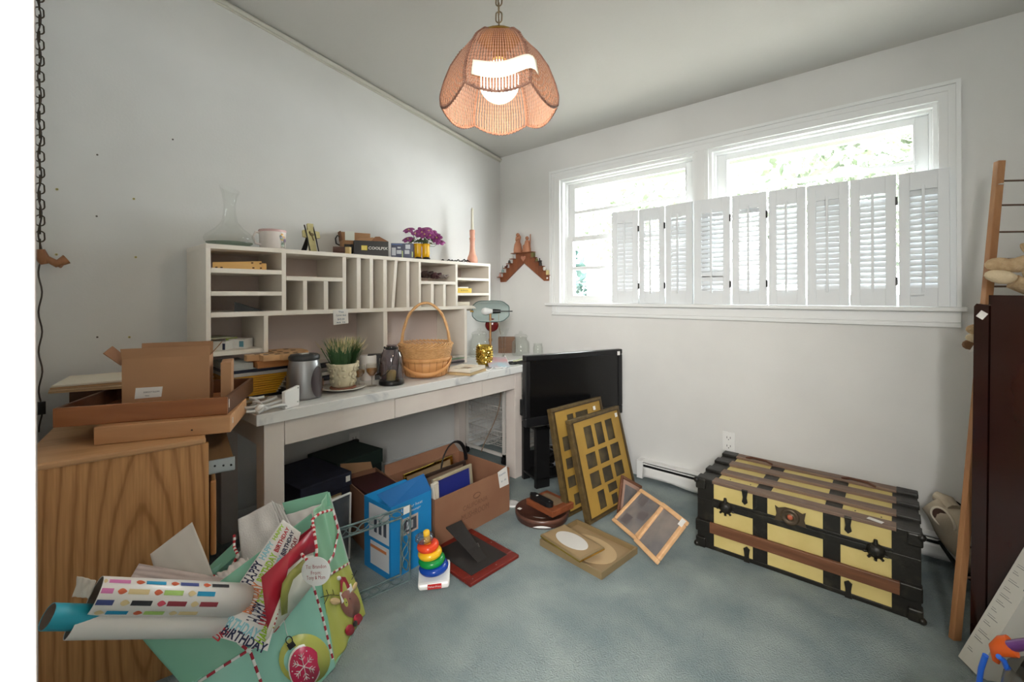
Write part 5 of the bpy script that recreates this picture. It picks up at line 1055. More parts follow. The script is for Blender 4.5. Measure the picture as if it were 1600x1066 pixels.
# ring stacking toy
pS = PZ(673, 918, .0); root = thing('stacking_toy', 'baby ring stacking toy with rainbow rings on a white rocking base', 'toy', (pS.x - .03, pS.y + .035, 0), VR(672))
root.scale = (1.12, 1.12, 1.1); plw = mat('toy_white', (236, 236, 234), .3)
MB().hexa([(-.052, -.06, .001), (.06, -.06, .001), (.068, .05, .001), (-.05, .05, .001), (-.058, -.055, .022), (.064, -.055, .026), (.07, .05, .05), (-.052, .05, .05)]).build('base', plw, root, bev=.008)
tilt = RY(-.08)
for i, (r_, c_) in enumerate(((.052, (20, 70, 170)), (.047, (20, 150, 70)), (.042, (248, 196, 40)), (.038, (238, 76, 40)))):
    mb = MB(); mb.M = T(-.008 * i * .9 + .004, 0, .056 + i * .028) @ tilt
    k = .0165; mb.lathe([(r_ - .012 + k * math.cos(a), k * math.sin(a) * .95) for a in [j * PI / 8 for j in range(17)]], 36, cap=False); mb.build('ring', mat('ring_%d' % i, c_, .22), root)
mb = MB(); mb.M = T(-.03, 0, .162) @ tilt; mb.lathe([(.0, -.002), (.03, -.002), (.037, .008), (.035, .018), (.022, .024), (.014, .022)], 32, cap=False); mb.build('clear_ring', glass('clear_toy', (230, 226, 220), .18), root)
mb = MB(); mb.M = T(-.012, 0, .05) @ tilt; mb.lathe([(.014, 0), (.0125, .13), (.0125, .148), (.008, .152), (0, .152)], 20, cap=False); mb.build('yellow_post', mat('post_yellow', (246, 196, 50), .25), root)
LB = T(.006, -.0585, .0125) @ RZ(0) @ RX(PI / 2)
MB().box(-.026, .026, -.009, .009, 0, .0012).build('red_logo', mat('logo_red', (196, 36, 34), .4), root).matrix_local = T(.006, -.0595, .014) @ RX(PI / 2 - .1)
mb = MB(); puttext(mb, 'Fisher-Price', .009, 0, T(.006, -.0612, .014) @ RX(PI / 2 - .1), .005, wx=.046); mb.build('logo_lettering', M_['white'], root)
# ============================================================ big carton of frames
K0 = PZ(672, 862, 0); K0 = Vector((.945, -1.50, 0)); K1 = Vector((.945, -.955, 0)); MK = frame(K0, K1); kw, kd, kh = .545, .43, .245
root = thing('moving_carton', 'open brown moving carton full of picture frames under the desk', 'box', M=MK)
cb_ = mat('brown_carton', (150, 108, 82), .8, col2=(140, 98, 74), scale=4); carton(root, kw, kd, kh, cb_, .005)
mb = MB().hexa([(0, kd - .004, kh), (kw, kd - .004, kh), (kw, kd, kh), (0, kd, kh), (.02, kd + .03, kh + .05), (kw - .02, kd + .03, kh + .05), (kw - .02, kd + .034, kh + .05), (.02, kd + .034, kh + .05)]) ; mb.build('flap', cb_, root)
mb = MB(); ink = mat('brown_ink', (116, 80, 60), .8)
puttext(mb, 'CALIFORNIA', .036, 0, T(kw * .5, -.0012, .135) @ RX(PI / 2), .0, wx=.18); puttext(mb, 'MUSHROOM', .045, 0, T(kw * .5, -.0012, .09) @ RX(PI / 2), .0, wx=.20); mb.build('printed_words', ink, root)
mb = MB().tube([(kw * .52 + .025 * math.cos(a), -.0005, .175 + .014 * math.sin(a)) for a in [i * .42 for i in range(15)]], .0025, 4); mb.build('printed_mark', ink, root)
root = thing('taped_note', 'white handwritten note stuck on the right end of the moving carton', 'note', M=MK @ T(kw - .085, -.0025, .155)); MB().hexa([(0, -.002, 0), (.075, -.002, -.0), (.075, -.001, 0), (0, -.001, 0), (-.02, -.004, .095), (.055, -.004, .11), (.055, -.003, .11), (-.02, -.003, .095)]).build('paper', M_['paper'], root)
mb = MB(); puttext(mb, 'Frames', .018, 0, T(.018, -.0045, .075) @ RX(PI / 2) @ RZ(.15)); puttext(mb, '$1 - $5', .014, 0, T(.03, -.0035, .035) @ RX(PI / 2) @ RZ(.1)); mb.build('handwriting', blu, root)
def fr_in(name, label, x, y, w_, h_, t, tilt_, lean_, fm, im, z0=.006, rz=0):
    root = thing(name, label, 'picture frame', M=MK @ T(x, y, z0) @ RZ(rz) @ RX(PI / 2 - lean_) @ RZ(tilt_)); picframe(root, w_, h_, t, .016, fm, im); return root
sil = mat('champagne_metal', (206, 194, 166), .3, .5)
fr_in('picture_frame', 'champagne framed picture with deep blue mat in the moving carton', .06, .07, .27, .30, .014, .02, .08, sil, mat('royal_blue', (40, 48, 128), .4))
fr_in('picture_frame', 'taupe panel frame standing behind the blue matted one in the carton', .03, .14, .32, .30, .014, .0, .1, mat('dark_edge', (52, 36, 28), .4), mat('taupe_board', (132, 110, 90), .6))
fr_in('picture_frame', 'gilt edged frame leaning at the back left of the moving carton', .03, .26, .34, .285, .012, .03, .12, gold, omi)
fr_in('picture_frame', 'narrow cream frame leaning at the front left inside the moving carton', .012, .035, .045, .30, .02, -.02, .05, cw, cw, rz=.3)
mb = MB().tube([(.0 + .12 * math.cos(a), 0, .12 + .14 * math.sin(a)) for a in [i * PI / 14 for i in range(15)]], .011, 8, flat=.4); one(mb, 'black_arched_frame', bk, 'black curved frame top standing at the back right of the moving carton', 'frame', M=MK @ T(.36, .27, .12) @ RZ(.2))
# open cardboard box at the left of the moving carton
M5 = frame(PZ(552, 752, .26), PZ(640, 772, .26)); 
bxa = Vector((.72, -1.73, 0)); M5 = frame(bxa, bxa + Vector((.03, .2, 0)))
root = thing('cardboard_box', 'open brown cardboard box with raised flaps between the navy box and moving carton', 'box', M=M5)
carton(root, .19, .34, .27, cb_, .004); 
mb = MB().hexa([(0, .34, .2), (.19, .34, .2), (.19, .344, .2), (0, .344, .2), (0, .36, .33), (.17, .36, .30), (.17, .364, .30), (0, .364, .33)]); mb.build('flap', kraft, root)
one(MB().box(-.085, .085, -.15, .12, 0, .02), 'burgundy_folder', mat('burgundy', (58, 22, 24), .5), 'burgundy album lying on top inside the open cardboard box', 'album', M=M5 @ T(.095, .17, .25) @ RX(-.06))
# blue box
Bq0 = PZ(642, 884, 0) ; BA = Vector((.985, -1.775, 0)); BB = Vector((.975, -1.545, 0)); MBx = frame(BA, BB); bw2 = (BB - BA).length
root = thing('blue_box', 'bright blue printed product box with lifted lid in front of the cardboard box', 'box', M=MBx)
blu2 = mat('bright_blue', (28, 134, 200), .4); blh = .32
MB().box(0, bw2, 0, .20, 0, blh).build('box_body', blu2, root, bev=.001)
mb = MB().hexa([(0, .0, blh), (bw2, 0, blh), (bw2, .003, blh), (0, .003, blh), (.0, .10, blh + .03), (bw2 - .02, .03, blh + .075), (bw2 - .02, .033, blh + .075), (0, .103, blh + .03)]); mb.build('lid_flap', mat('deep_blue', (20, 96, 160), .45), root)
L1 = MB(); L1.box(.06, .15, -.001, 0, .17, .245, 0); L1.box(.07, .14, -.0015, -.001, .18, .235, 1); L1.box(.085, .12, -.002, -.0015, .19, .225, 2); L1.build('printed_picture', [mat('print_skin', (196, 180, 172), .5), mat('print_shadow', (70, 74, 84), .5), mat('print_light', (190, 196, 204), .5)], root)
L1 = MB(); puttext(L1, 'Lumbar heat', .018, 0, T(.115, -.0012, .288) @ RX(PI / 2), 0, wx=.12); puttext(L1, 'Premium massager', .014, 0, T(.11, -.0012, .268) @ RX(PI / 2), 0, wx=.11); puttext(L1, 'plus', .016, 0, T(.17, -.0012, .10) @ RX(PI / 2)); L1.build('lettering', M_['white'], root)
L1 = MB(); L1.box(-.001, 0, .012, .16, .15, .30, 0); L1.box(-.001, 0, .012, .15, .03, .135, 0); L1.box(-.0018, -.001, .03, .15, .105, .118, 1)
for y in (.03, .065, .10): L1.box(-.0018, -.001, y, y + .02, .18, .24, 2)
L1.build('side_print', [mat('print_paper', (214, 216, 220), .5), mat('print_orange', (204, 124, 74), .5), mat('print_dark2', (70, 78, 92), .5)], root)
# navy storage box under the desk
MN = frame((.56, -1.975, 0), (.535, -1.70, 0)); nvb = mat('navy_fabric', (24, 28, 46), .7, col2=(32, 36, 56), scale=40)
root = thing('storage_box', 'navy fabric storage box with brass label holder under the desk', 'box', M=MN @ T(0, 0, .11))
MB().box(.006, .264, .006, .36, 0, .17).build('box_body', nvb, root, bev=.002); MB().box(0, .27, 0, .366, .165, .235).build('lid', nvb, root, bev=.004)
mb = MB(); mb.box(.15, .21, -.003, .0062, .115, .145); mb.build('label_holder', mat('label_brass', (168, 140, 92), .35, .6), root); MB().box(.155, .205, -.0036, -.003, .12, .14).build('label_card', mat('cream_card', (226, 214, 190), .7), root)
one(MB().box(0, .024, -.001, 0, 0, .028), 'price_sticker', M_['paper'], 'white sticker on the lid front of the navy storage box', 'sticker', M=MN @ T(.235, -.0008, .11 + .19))
one(MB().box(0, .27, 0, .37, .0, .104), 'grey_box', mat('grey_card', (110, 112, 114), .6), 'grey box under the navy storage box below the desk', 'box', M=MN, bev=.002)
root = thing('storage_box', 'dark green lidded box behind the navy one below the desk', 'box', M=frame((.36, -1.69, 0), (.32, -1.38, 0)))
MB().box(.006, .30, .006, .28, 0, .26).build('box_body', mat('green_box', (24, 38, 34), .7), root); MB().box(0, .306, 0, .286, .25, .33).build('lid', mat('green_lid', (26, 44, 38), .65), root, bev=.004)
# thin framed pane standing before the navy box
root = thing('poster_frame', 'thin silver-white poster frame standing in front of the navy box', 'picture frame', M=frame((.715, -2.10, 0), (.675, -1.79, 0)) @ RX(PI / 2 + .04)); picframe(root, .30, .315, .012, .005, M_['white'], mat('poster_grey', (74, 78, 84), .2, col2=(110, 112, 116), scale=6))
# verdigris metal shelf bracket frame
V0 = PZ(640, 907, 0); vg = mat('verdigris_iron', (112, 132, 132), .6, col2=(88, 106, 108), scale=30)
MV = frame(PZ(560, 950, 0), PZ(640, 908, 0)); vw = (PZ(640, 908, 0) - PZ(560, 950, 0)).length
MV = frame(V0 - Vector((.06, .36, 0)), V0); vw = .365; vh = .33
root = thing('iron_frame', 'verdigris wrought iron leaf frame standing before the blue box', 'frame', M=MV @ RX(.03))
mb = MB()
def bar(a, b): mb.tube([a, b], .0042, 6)
for q in (0, .042):
    bar((q, 0, q), (vw - q, 0, q)); bar((q, 0, vh - q), (vw - q, 0, vh - q)); bar((q, 0, q), (q, 0, vh - q)); bar((vw - q, 0, q), (vw - q, 0, vh - q))
mb.build('rails', vg, root)
mb = MB()
def leafs(cx_, cz_, a): 
    for s in (-1, 1):
        pts = [(cx_ + math.cos(a) * t * .03 - math.sin(a) * s * .013 * math.sin(PI * (t + 1) / 2), 0, cz_ + math.sin(a) * t * .03 + math.cos(a) * s * .013 * math.sin(PI * (t + 1) / 2)) for t in [-1 + i / 4 for i in range(9)]]
        mb.tube(pts, .0032, 5, flat=.6)
for i in range(6):
    t = .04 + (vw - .08) * (i + .5) / 6; leafs(t, .021, .3 * (-1) ** i); leafs(t, vh - .021, .3 * (-1) ** i)
for i in range(4):
    t = .05 + (vh - .1) * (i + .5) / 4; leafs(.021, t, PI / 2 + .25 * (-1) ** i); leafs(vw - .021, t, PI / 2 + .25 * (-1) ** i)
mb.build('leaf_scrolls', vg, root)
one(MB().box(-.016, .016, -.004, -.003, -.016, .016), 'price_sticker', M_['paper'], 'white sticker on the upper corner of the verdigris iron frame', 'sticker', M=MV @ RX(.03) @ T(vw - .022, -.004, vh - .01) @ RZ(.2))
# ============================================================ wooden trays and carton on the oak cabinet
lw1 = wood('light_box_wood', (180, 132, 90), (200, 152, 108), 'x', 24, .45); lw2 = wood('tray_walnut', (138, 84, 48), (166, 106, 64), 'x', 22, .35); lw3 = wood('tray_dark', (84, 54, 36), (104, 68, 46), 'x', 22, .4)
BXM = frame(PZ(146, 697, .7605), PZ(360, 676, .7605)); bl1 = (PZ(360, 676, .7605) - PZ(146, 697, .7605)).length
root = thing('wooden_case', 'light wooden shallow case under the dark tray on the oak cabinet', 'case', M=BXM)
MB().box(0, bl1, 0, .29, 0, .0585).build('case_body', lw1, root, bev=.003); MB().cyl((bl1 * .70, -.001, .02), (bl1 * .70, .001, .022), .003, 8).build('nail_hole', M_['black'], root); MB().box(bl1, bl1 + .002, .03, .036, .025, .045).build('white_mark', M_['paper'], root)
TRM = frame(PZ(82, 669, .8195), PZ(355, 648, .8195)); tl = (PZ(355, 648, .8195) - PZ(82, 669, .8195)).length; td, thh2 = .40, .062
root = thing('drawer_tray', 'dark walnut drawer tray with dovetailed corners on top of the light case', 'tray', M=TRM)
MB().box(0, tl, 0, .012, 0, thh2).build('front_board', lw2, root, bev=.002)
mb = MB(); mb.box(0, .012, .012, td, 0, thh2); mb.box(tl - .012, tl, .012, td, 0, thh2); mb.box(.012, tl - .012, td - .012, td, 0, thh2); mb.build('side_boards', lw3, root, bev=.002)
MB().box(.012, tl - .012, .012, td - .012, .002, .008).build('tray_bottom', lw2, root); MB().box(tl - .0025, tl + .001, .02, .027, .02, .05).build('white_mark', M_['paper'], root)
a_ = D(190, 549, 1.55); b_ = D(327, 545, 1.67); CBM = frame(a_, b_, .8285); cwd = (b_ - a_).length
root = thing('shipping_box', 'plain brown shipping box with white label standing open in the walnut tray', 'box', M=CBM)
kb = mat('shipping_kraft', (176, 134, 98), .8, col2=(168, 126, 92), scale=3); ch_ = .222
cwd = min(cwd, .29); carton(root, cwd, .12, ch_ - .03, kb, .003)
MB().hexa([(0, 0, ch_ - .03), (cwd, 0, ch_ - .03), (cwd, .003, ch_ - .03), (0, .003, ch_ - .03), (-.002, -.008, ch_ + .008), (cwd + .004, -.004, ch_ + .006), (cwd + .004, -.001, ch_ + .006), (-.002, -.005, ch_ + .008)]).build('front_flap', kb, root)
MB().hexa([(.03, .117, ch_ - .03), (cwd, .117, ch_ - .03), (cwd, .12, ch_ - .03), (.03, .12, ch_ - .03), (.03, .125, ch_ + .014), (cwd, .125, ch_ + .012), (cwd, .128, ch_ + .012), (.03, .128, ch_ + .014)]).build('rear_flap', kb, root)
MB().hexa([(cwd, .0, ch_ - .03), (cwd + .003, 0, ch_ - .03), (cwd + .003, .12, ch_ - .03), (cwd, .12, ch_ - .03), (cwd + .03, .01, ch_ + .006), (cwd + .033, .01, ch_ + .006), (cwd + .033, .11, ch_ + .01), (cwd + .03, .11, ch_ + .01)]).build('side_flap', kraftd, root)
MB().hexa([(-.003, .0, ch_ - .05), (0, 0, ch_ - .05), (0, .12, ch_ - .05), (-.003, .12, ch_ - .05), (-.05, .0, ch_ - .005), (-.047, 0, ch_ - .005), (-.047, .1, ch_ + .01), (-.05, .1, ch_ + .01)]).build('side_flap', kraftd, root)
o = MB().hexa([(.035, -.0015, .052), (.11, -.0015, .052), (.11, -.0005, .052), (.035, -.0005, .052), (.038, -.0015, .09), (.114, -.0015, .088), (.114, -.0005, .088), (.038, -.0005, .09)]).build('shipping_label', M_['paper'], root)
mb = MB(); puttext(mb, 'X0025T3LDH', .008, 0, T(.082, -.002, .072) @ RX(PI / 2), 0, wx=.045); puttext(mb, 'New', .006, 0, T(.07, -.002, .06) @ RX(PI / 2)); mb.build('label_print', M_['ink'], root)
one(MB().box(0, .035, 0, .12, 0, .16), 'shipping_box', kb, 'narrow brown carton standing right of the white-labelled shipping box', 'box', M=CBM @ T(cwd + .035, .0, .0) , bev=.002)
random.seed(31); fc = [(196, 160, 120), (208, 176, 138), (186, 146, 104), (226, 216, 198)]
SBM = frame((.335, -2.74, .7605), (.425, -2.46, .7605))
for z0_, z1_, lb in ((0, .035, 'lower of two dark wooden boxes at the back left of the oak cabinet'), (.036, .125, 'upper of two dark wooden boxes at the back left of the oak cabinet')):
    one(MB().box(0, .26, 0, .16, z0_, z1_), 'small_crate', lw3, lb, 'box', M=SBM @ T(-.01 if z0_ == 0 else .01, 0, 0) if False else SBM @ T(.0 if z0_ else -.015, .09, 0), bev=.002)
for k in range(4): one(MB().box(-.03, .30, -.06, .19, 0, .006), 'folder', mat('folder_%d' % k, fc[k], .7), ['tan folder at the bottom of the pile left of the shipping box', 'pale tan folder second from the bottom left of the shipping box', 'orange tan folder second from the top left of the shipping box', 'cream folder on top of the pile left of the shipping box'][k], 'folder', M=SBM @ T(0, .07, .126 + k * .0075) @ RZ(random.uniform(-.12, .12)))
# ============================================================ gift bag with wrapping paper
def inpoly(x, y, poly):
    c_ = False; j = len(poly) - 1
    for i in range(len(poly)):
        xi, yi = poly[i]; xj, yj = poly[j]
        if (yi > y) != (yj > y) and x < (xj - xi) * (y - yi) / (yj - yi) + xi: c_ = not c_
        j = i
    return c_
def topix(p):
    d = p - CAM; w_ = d.dot(FW); return 800 + FP * d.dot(RT) / w_, HOR - FP * d.dot(UP) / w_
class Patch:
    def __init__(s, p00, p10, p11, p01, amp=0.0, fr=9, seed=0, bulge=0):
        s.p = [Vector(q) for q in (p00, p10, p11, p01)]; s.n = (s.p[1] - s.p[0]).cross(s.p[3] - s.p[0]).normalized()
        if s.n.dot(CAM - s.p[0]) < 0: s.n = -s.n
        s.amp = amp; s.fr = fr; s.sd = seed; s.b = bulge
    def at(s, u, v, off=0.0):
        p = (s.p[0] * (1 - u) + s.p[1] * u) * (1 - v) + (s.p[3] * (1 - u) + s.p[2] * u) * v
        e = s.amp * (math.sin(u * s.fr + s.sd + 2 * v) * math.sin(v * s.fr * .8 + 1.3 * s.sd + u * 3) + .5 * math.sin(u * s.fr * 2.3 - v * 5 + s.sd)) + s.b * math.sin(PI * min(max(u, 0), 1)) * math.sin(PI * min(max(v, 0), 1))
        return p + s.n * (e + off)
    def inv(s, px, py):
        u = v = .5
        for _ in range(14):
            a = topix(s.at(u, v)); b = topix(s.at(u + .001, v)); c_ = topix(s.at(u, v + .001))
            j00, j10, j01, j11 = (b[0] - a[0]) / .001, (b[1] - a[1]) / .001, (c_[0] - a[0]) / .001, (c_[1] - a[1]) / .001
            dt = j00 * j11 - j01 * j10
            if abs(dt) < 1e-9: break
            ex, ey = px - a[0], py - a[1]; u += max(-.5, min(.5, (ex * j11 - ey * j01) / dt)); v += max(-.5, min(.5, (ey * j00 - ex * j10) / dt))
        return u, v
    def grid(s, mb, nu, nv, regions=(), base=0, off=0.0):
        for i in range(nu):
            for j in range(nv):
                u0, u1, v0, v1 = i / nu, (i + 1) / nu, j / nv, (j + 1) / nv; q = [s.at(u0, v0, off), s.at(u1, v0, off), s.at(u1, v1, off), s.at(u0, v1, off)]
                m = base
                if regions:
                    x, y = topix((q[0] + q[2]) / 2)
                    for poly, mi in regions:
                        if inpoly(x, y, poly): m = mi
                mb.add(q, [(0, 1, 2, 3)], m, True)
    def line(s, pix, n=6, off=.003):
        out = []
        for a, b in zip(pix[:-1], pix[1:]):
            for k in range(n): t = k / n; u, v = s.inv(a[0] + (b[0] - a[0]) * t, a[1] + (b[1] - a[1]) * t); out.append(s.at(u, v, off))
        u, v = s.inv(*pix[-1]); out.append(s.at(u, v, off)); return out
    def disc(s, mb, c_, rx, ry, m, rot=0, off=.0025, n=28, pear=0):
        u, v = s.inv(*c_); ce = s.at(u, v, off); ring = []
        for k in range(n):
            a = 2 * PI * k / n; x, y = rx * math.cos(a) * (1 + pear * math.sin(a)), ry * math.sin(a); x, y = x * math.cos(rot) - y * math.sin(rot), x * math.sin(rot) + y * math.cos(rot)
            u, v = s.inv(c_[0] + x, c_[1] + y); ring.append(s.at(u, v, off))
        mb.add([ce] + ring, [(0, k + 1, (k + 1) % n + 1) for k in range(n)], m, True)
    def text(s, mb, body, u, v, w_, h_, ang, m, off=.002):     # text box centred at (u, v) in patch metres
        ex = (s.p[1] - s.p[0] + s.p[2] - s.p[3]) / 2; ey = (s.p[3] - s.p[0] + s.p[2] - s.p[1]) / 2; lx, ly = ex.length, ey.length
        vs, fs = textgeo(body, 1.0, .03); x0 = min(p[0] for p in vs); x1 = max(p[0] for p in vs); y0 = min(p[1] for p in vs); y1 = max(p[1] for p in vs); out = []
        for p in vs:
            x = ((p[0] - x0) / (x1 - x0) - .5) * w_; y = -((p[1] - y0) / (y1 - y0) - .5) * h_ * 1.25
            X = x * math.cos(ang) - y * math.sin(ang); Y = x * math.sin(ang) + y * math.cos(ang)
            out.append(s.at(u + X / lx, v + Y / ly, off))
        mb.add(out, fs, m, False)
def candy(mb, pts, r, m0=0, m1=1, flat=1.0, up=None, seg=.016):
    L_ = 0; cur = [pts[0]]; k = 0
    for a, b in zip(pts[:-1], pts[1:]):
        d = (b - a).length; n = max(1, int(d / .004))
        for i in range(1, n + 1):
            cur.append(a + (b - a) * (i / n)); L_ += d / n
            if L_ > seg: mb.tube(cur, r, 6, m0 if k % 2 else m1, flat=flat, up=up); cur = [cur[-1]]; L_ = 0; k += 1
    if len(cur) > 1: mb.tube(cur, r, 6, m0 if k % 2 else m1, flat=flat, up=up)
gcol = dict(teal=(150, 206, 190), mint=(140, 190, 158), red=(176, 36, 56), cream=(222, 220, 208), olive=(150, 152, 74), lime=(186, 190, 92), magenta=(200, 38, 84), white=(240, 238, 234), brown=(150, 100, 88), dark=(50, 40, 38), tan=(226, 196, 146), lining=(206, 204, 202), bright=(132, 192, 166))
gk = list(gcol); gm_ = [mat('gift_' + k, gcol[k], .35, spec=.5) for k in gk]; gi = {k: i for i, k in enumerate(gk)}
KBR = PZ(568, 960, .001); FBR = PZ(524, 1041, .001); FTR = D(487, 802, 1.45); KTR = D(515, 769, 1.6); FTL = D(224, 998, 1.2); KTL = D(328, 892, 1.42); FBL = PZ(390, 1200, .002); KBL = Vector((1.10, -2.45, .002))
bag = thing('gift_bag', 'huge green Christmas gift bag with quilt print slumped on the carpet by the oak cabinet', 'gift bag', (1.2, -2.3, 0))
ivb = Matrix.Translation((-1.2, 2.3, 0))
F = Patch(FTL, FTR, FBR, FBL, .006, 8, 1, .02); Gs = Patch(FTR, KTR, KBR, FBR, .006, 7, 2, .0); Kp = Patch(KTL, KTR, KBR, KBL, .005, 7, 3); Lp = Patch(KTL, FTL, FBL, KBL, .006, 7, 4)
regF = [([(340, 1080), (300, 1066), (395, 1015), (430, 985), (489, 912), (530, 1045), (510, 1100)], gi['teal']),
        ([(443, 893), (478, 845), (491, 868), (489, 914), (415, 992), (395, 1000), (420, 960)], gi['cream']),
        ([(400, 902), (494, 815), (494, 850), (478, 858), (452, 885), (447, 912), (432, 940), (417, 985)], gi['red']),
        ([(487, 870), (493, 884), (462, 900), (452, 925), (448, 962), (438, 965), (440, 935), (437, 905), (462, 890)], gi['olive'])]
mb = MB(); mb.M = ivb; F.grid(mb, 90, 90, regF, gi['bright'], 0)
F.disc(mb, (476, 1030), 40, 40, gi['lime'], 0, .0035); F.disc(mb, (476, 1042), 26, 36, gi['white'], .12, .0045, pear=-.12); F.disc(mb, (476, 1043), 23.5, 33.5, gi['magenta'], .12, .0055, pear=-.12)
mb.build('front_panel', gm_, bag, solid=.0008, weld=True)
mb = MB(); mb.M = ivb
for k in range(6):
    a = PI / 3 * k + .25; c0 = (475, 1041); tipx = (c0[0] + 17 * math.cos(a), c0[1] + 21 * math.sin(a)); mb.tube(F.line([c0, tipx], 3, .0075), .0013, 4)
    for t in (.5, .75):
        q = (c0[0] + 17 * t * math.cos(a), c0[1] + 21 * t * math.sin(a))
        for s in (-.8, .8): mb.tube(F.line([q, (q[0] + 6 * math.cos(a + s), q[1] + 7 * math.sin(a + s))], 2, .0075), .0011, 4)
    F.disc(mb, (c0[0] + 19 * math.cos(a + .5), c0[1] + 25 * math.sin(a + .5)), 1.2, 1.2, 0, 0, .0075, 8)
mb.tube(F.line([(444, 968), (447, 985), (451, 997)], 4, .004), .0011, 4); mb.build('snowflake_print', M_['white'], bag)
mb = MB(); mb.M = ivb; mb.tube([F.at(*F.inv(452 + 5 * math.cos(a), 1000 + 6 * math.sin(a)), .006) for a in [i * .4 for i in range(17)]], .0015, 5); q = [F.at(*F.inv(*p_), .006) for p_ in ((448, 1008), (458, 1001), (463, 1008), (453, 1016))]; mb.add(q, [(0, 1, 2, 3)])
for ln in ([(440, 928), (446, 932)], [(444, 924), (443, 930)]): mb.tube(F.line(ln, 3, .004), .001, 4)
mb.build('ornament_hook_print', M_['black'], bag)
mb = MB(); mb.M = ivb
for ln in ([(489, 914), (504, 965), (520, 1030)], [(487, 914), (430, 985), (395, 1012)], [(395, 1012), (350, 1040), (310, 1066)], [(372, 1003), (392, 1020), (408, 1066)]): candy(mb, F.line(ln, 6, .0025), .0042, gi['red'], gi['white'], flat=.35, up=F.n)
mb.build('candy_stripe_print', gm_, bag)
# gusset with the reindeer patch
mb = MB(); mb.M = ivb; regG = [([(485, 915), (545, 878), (560, 905), (580, 970), (530, 1060), (515, 1010)], gi['lime'])]
Gs.grid(mb, 50, 70, regG, gi['mint'], 0)
Gs.disc(mb, (546, 944), 15, 22, gi['brown'], -.3, .003); Gs.disc(mb, (558, 968), 7, 9, gi['red'], 0, .004); Gs.disc(mb, (545, 985), 7, 9, gi['red'], .3, .004); Gs.disc(mb, (522, 940), 8, 5.5, gi['tan'], .1, .004); Gs.disc(mb, (553, 975), 3.4, 5, gi['dark'], .2, .005); Gs.disc(mb, (552, 918), 3, 9, gi['tan'], .4, .004)
for poly, m in (([(529, 902), (537, 902), (545, 918), (530, 926)], 'red'), ([(528, 927), (546, 912), (549, 922), (532, 944)], 'white')):
    q = [Gs.at(*Gs.inv(*p_), .0055) for p_ in poly]; mb.add(q, [(0, 1, 2, 3)], gi[m])
Gs.disc(mb, (527, 904), 3.5, 3.5, gi['white'], 0, .006)
for c_ in ((539, 942), (545, 936)): Gs.disc(mb, c_, 1, 1, gi['dark'], 0, .0055, 8)
mb.build('side_gusset', gm_, bag, solid=.0008, weld=True)
mb = MB(); mb.M = ivb
for ln in ([(499, 934), (514, 930), (528, 931)], [(505, 944), (511, 932)], [(508, 922), (511, 930)], [(518, 922), (520, 930)], [(548, 906), (556, 892)], [(548, 898), (552, 900)]): mb.tube(Gs.line(ln, 3, .004), .0012, 4)
mb.build('antler_print', M_['black'], bag)
mb = MB(); mb.M = ivb
candy(mb, Gs.line([(487, 914), (515, 898), (545, 880)], 6, .003), .0042, gi['red'], gi['white'], flat=.35, up=Gs.n)
candy(mb, Gs.line([(519, 798), (528, 830), (520, 868), (505, 890)], 6, .003), .007, gi['red'], gi['white'], flat=.3, up=Gs.n); mb.build('candy_stripe_print', gm_, bag)
mb = MB(); mb.M = ivb; Kp.grid(mb, 24, 24, [([(430, 770), (520, 755), (520, 776), (448, 802)], 0), ([(300, 920), (330, 850), (380, 830), (372, 880), (330, 910)], 0)], gi['lining']); 
mb.build('rear_panel', gm_, bag, solid=.0008, weld=True)
mb = MB(); mb.M = ivb; Kp.line
q = [D(441, 786, 1.56), D(512, 768, 1.595), D(517, 790, 1.57), D(448, 806, 1.54)]; mb.add(q, [(0, 1, 2, 3)], gi['bright']); mb.build('folded_hem', gm_, bag, solid=.001); mb = MB(); mb.M = ivb; mb.add([D(326, 886, 1.44), D(366, 848, 1.47), D(372, 866, 1.44), D(330, 902, 1.42)], [(0, 1, 2, 3)], gi['bright']); mb.build('folded_hem', gm_, bag, solid=.001)
mb = MB(); mb.M = ivb; Lp.grid(mb, 12, 12, (), gi['bright']); mb.build('left_gusset', gm_, bag, solid=.0008, weld=True)
mb = MB(); mb.M = ivb; q = [(FBL), (FBR), (KBR), (KBL)]; mb.add([v + Vector((0, 0, .002)) for v in q], [(0, 1, 2, 3)], 0); mb.build('bag_bottom', gm_[gi['mint']], bag)
ropem = [mat('rope_white', (232, 226, 220), .7), mat('rope_red', (186, 38, 48), .7)]
def rope(pts):
    mb = MB(); mb.M = ivb; candy(mb, pts, .0045, 0, 1, seg=.0085); return mb.build('rope_handle', ropem, bag)
rope([D(518, 797, 1.52), D(500, 802, 1.46), D(488, 812, 1.42), D(492, 838, 1.37), D(495, 860, 1.35), D(493, 884, 1.33), D(482, 878, 1.34), D(471, 866, 1.36)])
rope([D(366, 836, 1.45), D(366, 856, 1.43), D(372, 868, 1.40), D(362, 886, 1.40), D(352, 902, 1.39)]); rope([D(324, 886, 1.40), D(330, 900, 1.38), D(340, 902, 1.38), D(346, 912, 1.37)])
tc_ = D(494, 893, 1.315); TGM = basis(tc_, RT, UP) ; root = thing('gift_tag', 'round white gift tag with red handwriting hanging on the gift bag', 'tag', M=TGM)
MB().lathe([(0, -.0008), (.043, -.0008), (.043, .0008), (0, .0008)], 36, cap=False, smooth=False).build('tag_disc', M_['white'], root)
mb = MB(); rin = mat('red_ink', (160, 50, 66), .6)
for s_, y, w_ in (('To: Brandon', .014, .06), ('From:', -.004, .03), ('Tony & Mom', -.018, .055)): puttext(mb, s_, .016, 0, T(0, y, .0012) @ RZ(.05), 0, wx=w_)
mb.build('handwriting', rin, root)
